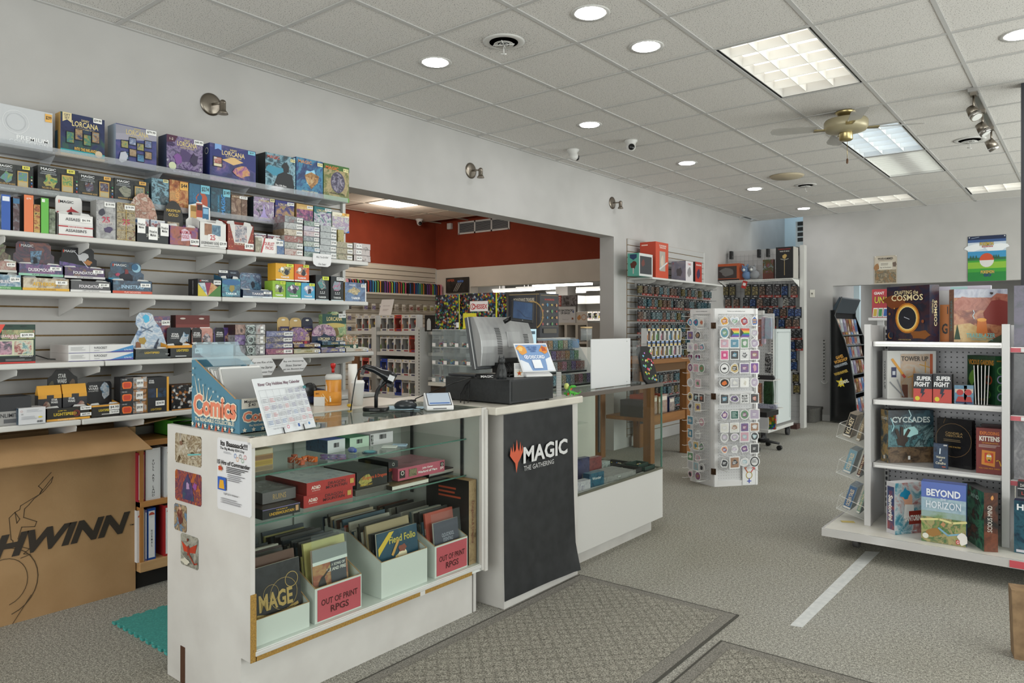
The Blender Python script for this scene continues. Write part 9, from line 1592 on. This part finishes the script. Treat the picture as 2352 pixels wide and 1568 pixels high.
RBX(2116,2219,1110,Z4_,4.95,.075,'bright landscape board game with big white title on the base deck',(A('#5a90c8','#88b8d8','#a8c8c0','#8ab070',s=4),'#3a5a8a','#4a5a98'),[('r',0,.72,1,1,'#5a70b8'),('r',0,.52,1,.74,A('#88b8d8','#b8d8e8','#78a8cc',s=7)),('r',0,.0,1,.42,A('#6a9a48','#a8b868','#c8b070','#4a8048','#88a858','#b8885a',s=12)),('line',[(.0,.36),(.4,.4),(.7,.36),(1,.4)],.012,'#d8d090'),('blob',.3,.18,.2,.09,4,'#9a7038'),('line',[(.4,.25),(.6,.15),(.9,.2)],.01,'#7aa8c0'),('blob',.5,.32,.06,.05,9,'#b88860'),('blob',.92,.12,.12,.1,5,'#e0dcd8'),('t','BEYOND',.5,.83,.76,.12,'#e8ecf2',.03),('t','THE',.5,.73,.12,.04,'#d8e0ec'),('t','HORIZON',.5,.63,.78,.12,'#dfe6ee',.01),('c',.1,.1,.045,'#d8d8cc'),('r',.78,.03,.86,.1,'#b83a34'),('t','G',.82,.065,.05,.05,'#f0e8e4')],.03,top=[('r',0,0,1,1,'#4a5a98')])
RBX(2260,2292,1132,Z4_,4.93,.30,'tall dark teal and rust board game with sideways lettered spine',(A('#141414','#24201c','#6a3420','#1c1a18',s=6),A('#123c38','#1f6a54','#48a070','#2a2c2c','#8a4a28','#18302c',s=7),'#2c2e30'),[('tv','UNCONSCIOUS MIND',.42,.42,.34,.72,'#d8d4cc',.0),('blob',.6,.92,.12,.05,4,'#c88a48'),('c',.5,.05,.035,'#d8d8d8'),('p',[(0,0),(1,0),(1,.3),(0,.35)],A('#6a3420','#8a4428','#4a2418',s=10)),],.48,left=[('t','MIND',.6,.86,.5,.07,'#a8c8b8')])
for k,(v0,z,c1,c2,l,txt)in enumerate(((656,1.33,'#2a2c48','#5a4a70','shrink wrapped dark game box cut off at the right, top shelf',''),(812,.93,'#2c2e32','#4a4c50','black game box cut off at the right, second shelf',''),(968,.55,'#b8b8bc','#8a8a90','silver foil wrapped box cut off at the right, third shelf',''),(1150,.165,'#1c2444','#2a6a80','dark blue game box with big white letters cut off at the right','HO'))):
    y=5.20 if k<3 else 5.02;x=onY(2329,750,y).x;h=onY(2340,v0,y).z-z;prod('board_game',l,'board game',.27,h,.07,(x+.135,y,z+.001),0,(A(c1,c2,c1,s=9,rough=.15),c1,c1),[('t','HORRIFIED',.5,.88,.9,.12,'#e8ecf0',.03),('r',.04,.02,.2,.07,'#c8c8d0')]if txt else[])
prod('board_game','small stack of dark game boxes on the large blue one','board game',.25,.09,.07,(onY(2334,750,5.1).x+.13,5.13,.165+onY(2340,1150,5.02).z-.165+.003),0,('#26282c','#1c1c20','#8a3434'),[('r',0,.5,1,.56,'#c8c8cc'),('t','DARK TALES',.2,.75,.3,.2,'#d8d4d0'),('t','LAST',.2,.25,.25,.2,'#c84a44')])
# UNO on the end-cap shelf
m=MB();xa,xb=onY(2003,750,5.62).x,onY(2062,750,5.62).x;zt,zb=onY(2020,664,5.62).z,onY(2020,729,5.62).z
prod('giant_card_game','big red giant card game box with fanned cards behind the space game','card game',xb-xa,zt-zb,.05,((xa+xb)/2,5.62,zb),.03,('#b0303a','#8a242c','#b83a44'),[('t','GIANT',.28,.86,.4,.1,'#ece6e4',.03),('t','UNO',.4,.62,.62,.26,'#2a2420',.08,.1),('t','UNO',.4,.62,.6,.24,'#d8b83a',.03,.1)]+[('p',[(.02+.2*k,.02),(.2+.2*k,.02),(.24+.2*k,.34),(.06+.2*k,.34)],['#e8e8e4','#e0e0dc','#e8e8e4','#dcdcd8'][k])for k in range(4)]+[('p',[(.05+.2*k,.05),(.18+.2*k,.05),(.21+.2*k,.3),(.08+.2*k,.3)],['#c8a83a','#3a8a48','#2a5aa8','#b83a38'][k])for k in range(4)])
simple('end_shelf','small white shelf holding the giant red card game','shelf',[(xa-.02,5.60,zb-.02,xb+.02,5.80,zb-.001,STW),(xa-.0,5.78,.166,xa+.04,5.81,zb-.02,STW)])
# wire book pockets on the left end of the gondola
def pocket(k,v0,v1,label):
    zb_,zt_=onX(1940,v1,-1.26).z,onX(1940,v0,-1.26).z;h=zt_-zb_;e=empty('wire_pocket',(-1.155,5.30,zb_));m=MB();r=.0022
    w=.26
    for yy in(-.13,.13):
        m.tube([(0,yy,.0),(-.19,yy,.055),(-.17,yy,.145),(-.02,yy,.09),(0,yy,.02)],r,5,WIREW)
    m.tube([(-.19,-.13,.055),(-.19,.13,.055)],r,5,WIREW);m.tube([(-.17,-.13,.145),(-.17,.13,.145)],r,5,WIREW);m.tube([(0,-.13,0),(0,.13,0)],r,5,WIREW);m.tube([(0,-.13,.19),(0,.13,.19),(0,.13,0)],r,5,WIREW);m.tube([(0,-.13,0),(0,-.13,.19)],r,5,WIREW)
    m.build('outline_wire',e);m=MB()
    for j in range(14):y=-.12+.24*j/13;m.tube([(-.005,y,.002),(-.185,y,.054)],.0012,4,WIREW)
    m.build('floor_wires',e)
    tag(e,label,'wire rack','wire pockets on the gondola end');return e,zb_
for k,(v0,v1,lb)in enumerate(((970,1030,'topmost white wire pocket on the gondola end'),(1055,1115,'middle white wire pocket on the gondola end'),(1140,1200,'lowest white wire pocket on the gondola end'))):
    e_,zb_=pocket(k,v0,v1,lb);
    for j,(c,l)in enumerate([[('#26221e','black and tan boxed game'),('#8a7a60','tan cover book')],[('#7aa0b0','pale blue book with a cartoon face'),('#5a3028','brown maroon book')],[('#4a6a90','blue ocean cover book'),('#7a9a88','sage green cover book')]][k]):
        th=(.05,.022)[j];off=(.135,.065)[j];m=MB();m.box(-th/2,-.10,0,th/2,.06,.165,A(c,'#c8b090' if k==0 else '#a8c0cc',c,s=18));m.face((-th/2,-.10,0),(1,0,0),(0,0,1),th,.165,[('r',.06,.03,.94,.97,c),('tv','KO-KEY' if k==0 else 'OCEAN TALES',.5,.5,.55,.7,'#d8c8a8',.03),('r',.06,.03,.94,.1,'#d8d4cc')])
        o=m.build('pocket_book',None,(-1.155-off,5.30,zb_+.055*off/.19+.016),0);o.rotation_euler=(0,.30,0);tag(o,'%s leaning in the %s wire pocket'%(l,['topmost','middle','lowest'][k]),'book')
p=onZ(1930,1188,.166);m=MB();m.box(-.04,-.02,0,.04,.02,.0015,'#c8b468');tag(m.build('yellow_note',None,(-1.26,5.12,.1665),.5),'small yellow note stuck on the white gondola base','note')
# ---- black slanted magazine rack in the far opening
ry0,ry1=11.60,12.85;rx0=-3.10
e=empty('magazine_rack',(rx0,ry0,0));GB=S('#101112',.12);GR=S('#4a4c4c',.35,.5)
prof=[(0,.02),(.37,.02),(.375,.10),(.34,.55),(.28,.95),(.20,1.25),(.11,1.48),(.06,1.62),(.06,1.70),(0,1.70)]
for ya in(0,ry1-ry0-.03):m=MB();m.prism(prof,'y',ya,ya+.03,GB);m.build('side_panel',e)
m=MB();m.tube([(x,-.002,z)for x,z in prof[1:8]]+[(.10,-.002,1.74),(.15,-.002,1.86),(.16,-.002,1.90)],.009,6,GR);m.tube([(.0,-.002,.02),(.0,-.002,1.70)],.009,6,GR);m.tube([(0,-.002,.03),(.37,-.002,.03)],.009,6,GR);m.build('edge_trim',e)
m=MB();m.prism([(.02,1.68),(.05,1.66),(.14,1.88),(.12,1.90),(.03,1.74)],'y',.03,ry1-ry0-.03,S('#33404a',.3));m.build('header',e)
m=MB();m.box(.0,.03,.02,.02,ry1-ry0-.03,1.70,S('#1c1c1e',.5));m.build('back_panel',e)
zz_=[.12,.42,.70,.95,1.14,1.30];dd_=[.34,.31,.27,.24,.20,.17]
for z,d in zip(zz_,dd_):m=MB();m.box(.02,.03,z,d,ry1-ry0-.03,z+.012,GR);m.box(d-.004,.03,z,d,ry1-ry0-.03,z+.03,S('#6a7074',.3));m.build('rack_shelf',e)
def sd(u,v):p=onY(u,v,ry0-.003);return p
for k,(txt,u0,u1,v0,v1,c)in enumerate((('GAMES\nWORKSHOP',1918,1950,820,837,'#d8a048'),('WARHAMMER',1919,1951,836,850,'#a8b0b8'),('WARHAMMER',1919,1952,853,868,'#c8a84a'),('CITADEL',1930,1953,874,886,'#e0e0d0'))):
    a,b=sd(u0,750),sd(u1,750);zt,zb=sd(1935,v0).z,sd(1935,v1).z;m=MB();th=.36;
    if k==3:m.face((a.x-rx0-.03,-.0015,zb-.03),(1,0,0),(0,0,1),b.x-a.x,.16,[('blob',.3,.5,.26,.45,4,'#d8c02c'),('star',.3,.5,.5,'#d8c02c')])
    m.face((a.x-rx0,-.003,zb),(math.cos(th),0,math.sin(th)),(-math.sin(th),0,math.cos(th)),b.x-a.x,zt-zb,[('t',txt,.5,.5,1,1,c,.03)]);m.build('lettering',e)
tag(e,'black curved magazine rack with gold and white logos in the far opening','magazine rack')
MGC=[('#c8c0b4','#8a4a38','#5a5044'),('#a84438','#d8c8b8','#6a2a24'),('#6a3a28','#b88a48','#c8a868'),('#a8b4bc','#d8dce0','#7a8a94'),('#b83a3c','#e0d8d4','#8a2a2c'),('#7a6a98','#b8b0c8','#4a4068'),('#2a5aa0','#8ab0d8','#c83a3a')]
for j,(z,d)in enumerate(zip(zz_,dd_)):
    for k in range(7):
        y=ry0+.07+k*.165;c=MGC[(k*2+j*3)%7];h=.22 if j<5 else .26;m=MB();m.box(-.006,-.065,0,.006,.065,h,A(*c,s=16));m.face((.006,-.065,0),(0,1,0),(0,0,1),.13,h,[('r',.1,.75,.9,.92,c[1]),('blob',.5,.4,.3,.25,k+j,c[0])]);m.face((-.006,-.065,0),(1,0,0),(0,0,1),.012,h,[('r',.1,.1,.9,.9,c[0])])
        o=m.build('magazine',None,(rx0+d-.045,y,z+.014),0);o.rotation_euler=(0,-.16,0);tag(o,'magazine, %s from the front on the %s tier of the black rack'%(ORD[k],['lowest','second','third','fourth','fifth','top'][j]),'magazine','magazines on the black rack')
# ---- posters on the far wall
def wallposter(u0,u1,v0,v1,bg,els,label):
    a,b=onY(u0,750,11.785),onY(u1,750,11.785);um=(u0+u1)/2;zt,zb=onY(um,v0,11.785).z,onY(um,v1,11.785).z;m=MB();w,h=b.x-a.x,zt-zb;m.box(0,0,0,w,.003,h,bg);m.face((0,0,0),(1,0,0),(0,0,1),w,h,els,.001)
    o=m.build('wall_poster',None,(a.x,11.784,zb));tag(o,label,'poster');
    for x in(.04,.96):q=MB();q.ball((x*w,-.002,h*.975),.008,'#e8e8e8',8);q.build('pin',o)
wallposter(2223,2311,541,645,'#3a9a3a',[('r',0,.88,1,1,'#16264a'),('r',0,.62,1,.9,'#c8d4e0'),('r',0,.86,1,.92,'#3a5a90'),('blob',.2,.76,.3,.1,4,'#e8ecf0'),('blob',.75,.74,.34,.1,6,'#e8ecf0'),('r',0,.5,1,.66,'#3a90c0'),('r',0,.44,1,.52,'#2c6a48'),('r',0,.0,1,.46,'#3c9a34'),('r',0,.28,1,.42,'#88b83a'),('r',0,0,1,.2,'#1f8038'),('e',.5,.46,.19,.155,'#d8d8d4'),('p',[(.5+.19*math.cos(PI*k/14),.46+.155*math.sin(PI*k/14))for k in range(15)],'#c8502c'),('t','POKEMON',.5,.82,.36,.09,'#26407a',.07),('t','POKEMON',.5,.82,.35,.08,'#d8b83a',.03),('r',.38,.745,.66,.775,'#a83a34'),('t','TRADING CARD GAME',.52,.76,.25,.018,'#f0e8e0'),('t','POKEMON',.52,.20,.36,.08,'#26407a',.07),('t','POKEMON',.52,.20,.35,.07,'#d8b83a',.03),('t','GO',.52,.13,.2,.07,'#1f3a70',.05),('line',[(.1,.955),(.3,.975)],.004,'#c8d8e8')]+[('p',[(x,.5),(x+.03,.58),(x+.06,.5)],'#2a5a3c')for x in(.05,.12,.2,.66,.72,.78)],'bright green and blue poster with a red and white ball')
wallposter(2008,2060,587,652,'#b8ae9e',[('r',.05,.05,.95,.97,'#c0b6a6'),('r',.03,.04,.97,.5,A('#8a6a48','#b88a50','#6a6a5a','#c8b088','#7a4a30',s=14)),('blob',.12,.62,.14,.16,4,'#9a7048'),('blob',.9,.68,.12,.12,7,'#6a5a50'),('r',.22,.52,.8,.78,'#cfcabd'),('t','WARHAMMER',.5,.9,.68,.07,'#2a2624',.02),('t','Age of Darkness',.5,.58,.5,.05,'#3a3430'),('lines',.3,.65,.7,.74,2,'#8a8478'),('r',.2,.84,.8,.85,'#5a5450')],'small beige battle poster above the far opening')
# ---- bits at the right picture edge
p=onZ(2345,1500,.0);e=empty('paper_bag',(p.x+.06,p.y-.02,0),.2);m=MB();m.prism([(-.09,0),(.09,0),(.10,.30),(-.10,.30)],'y',-.05,.05,noisy('brown_bag_paper','#7a6248','#94795a',20,.8));m.build('bag',e);m=MB();m.box(-.05,-.02,.29,.03,-.015,.36,'#d8c84a');m.build('yellow_packet',e);tag(e,'brown paper bag with a yellow packet at the lower right picture edge','bag')
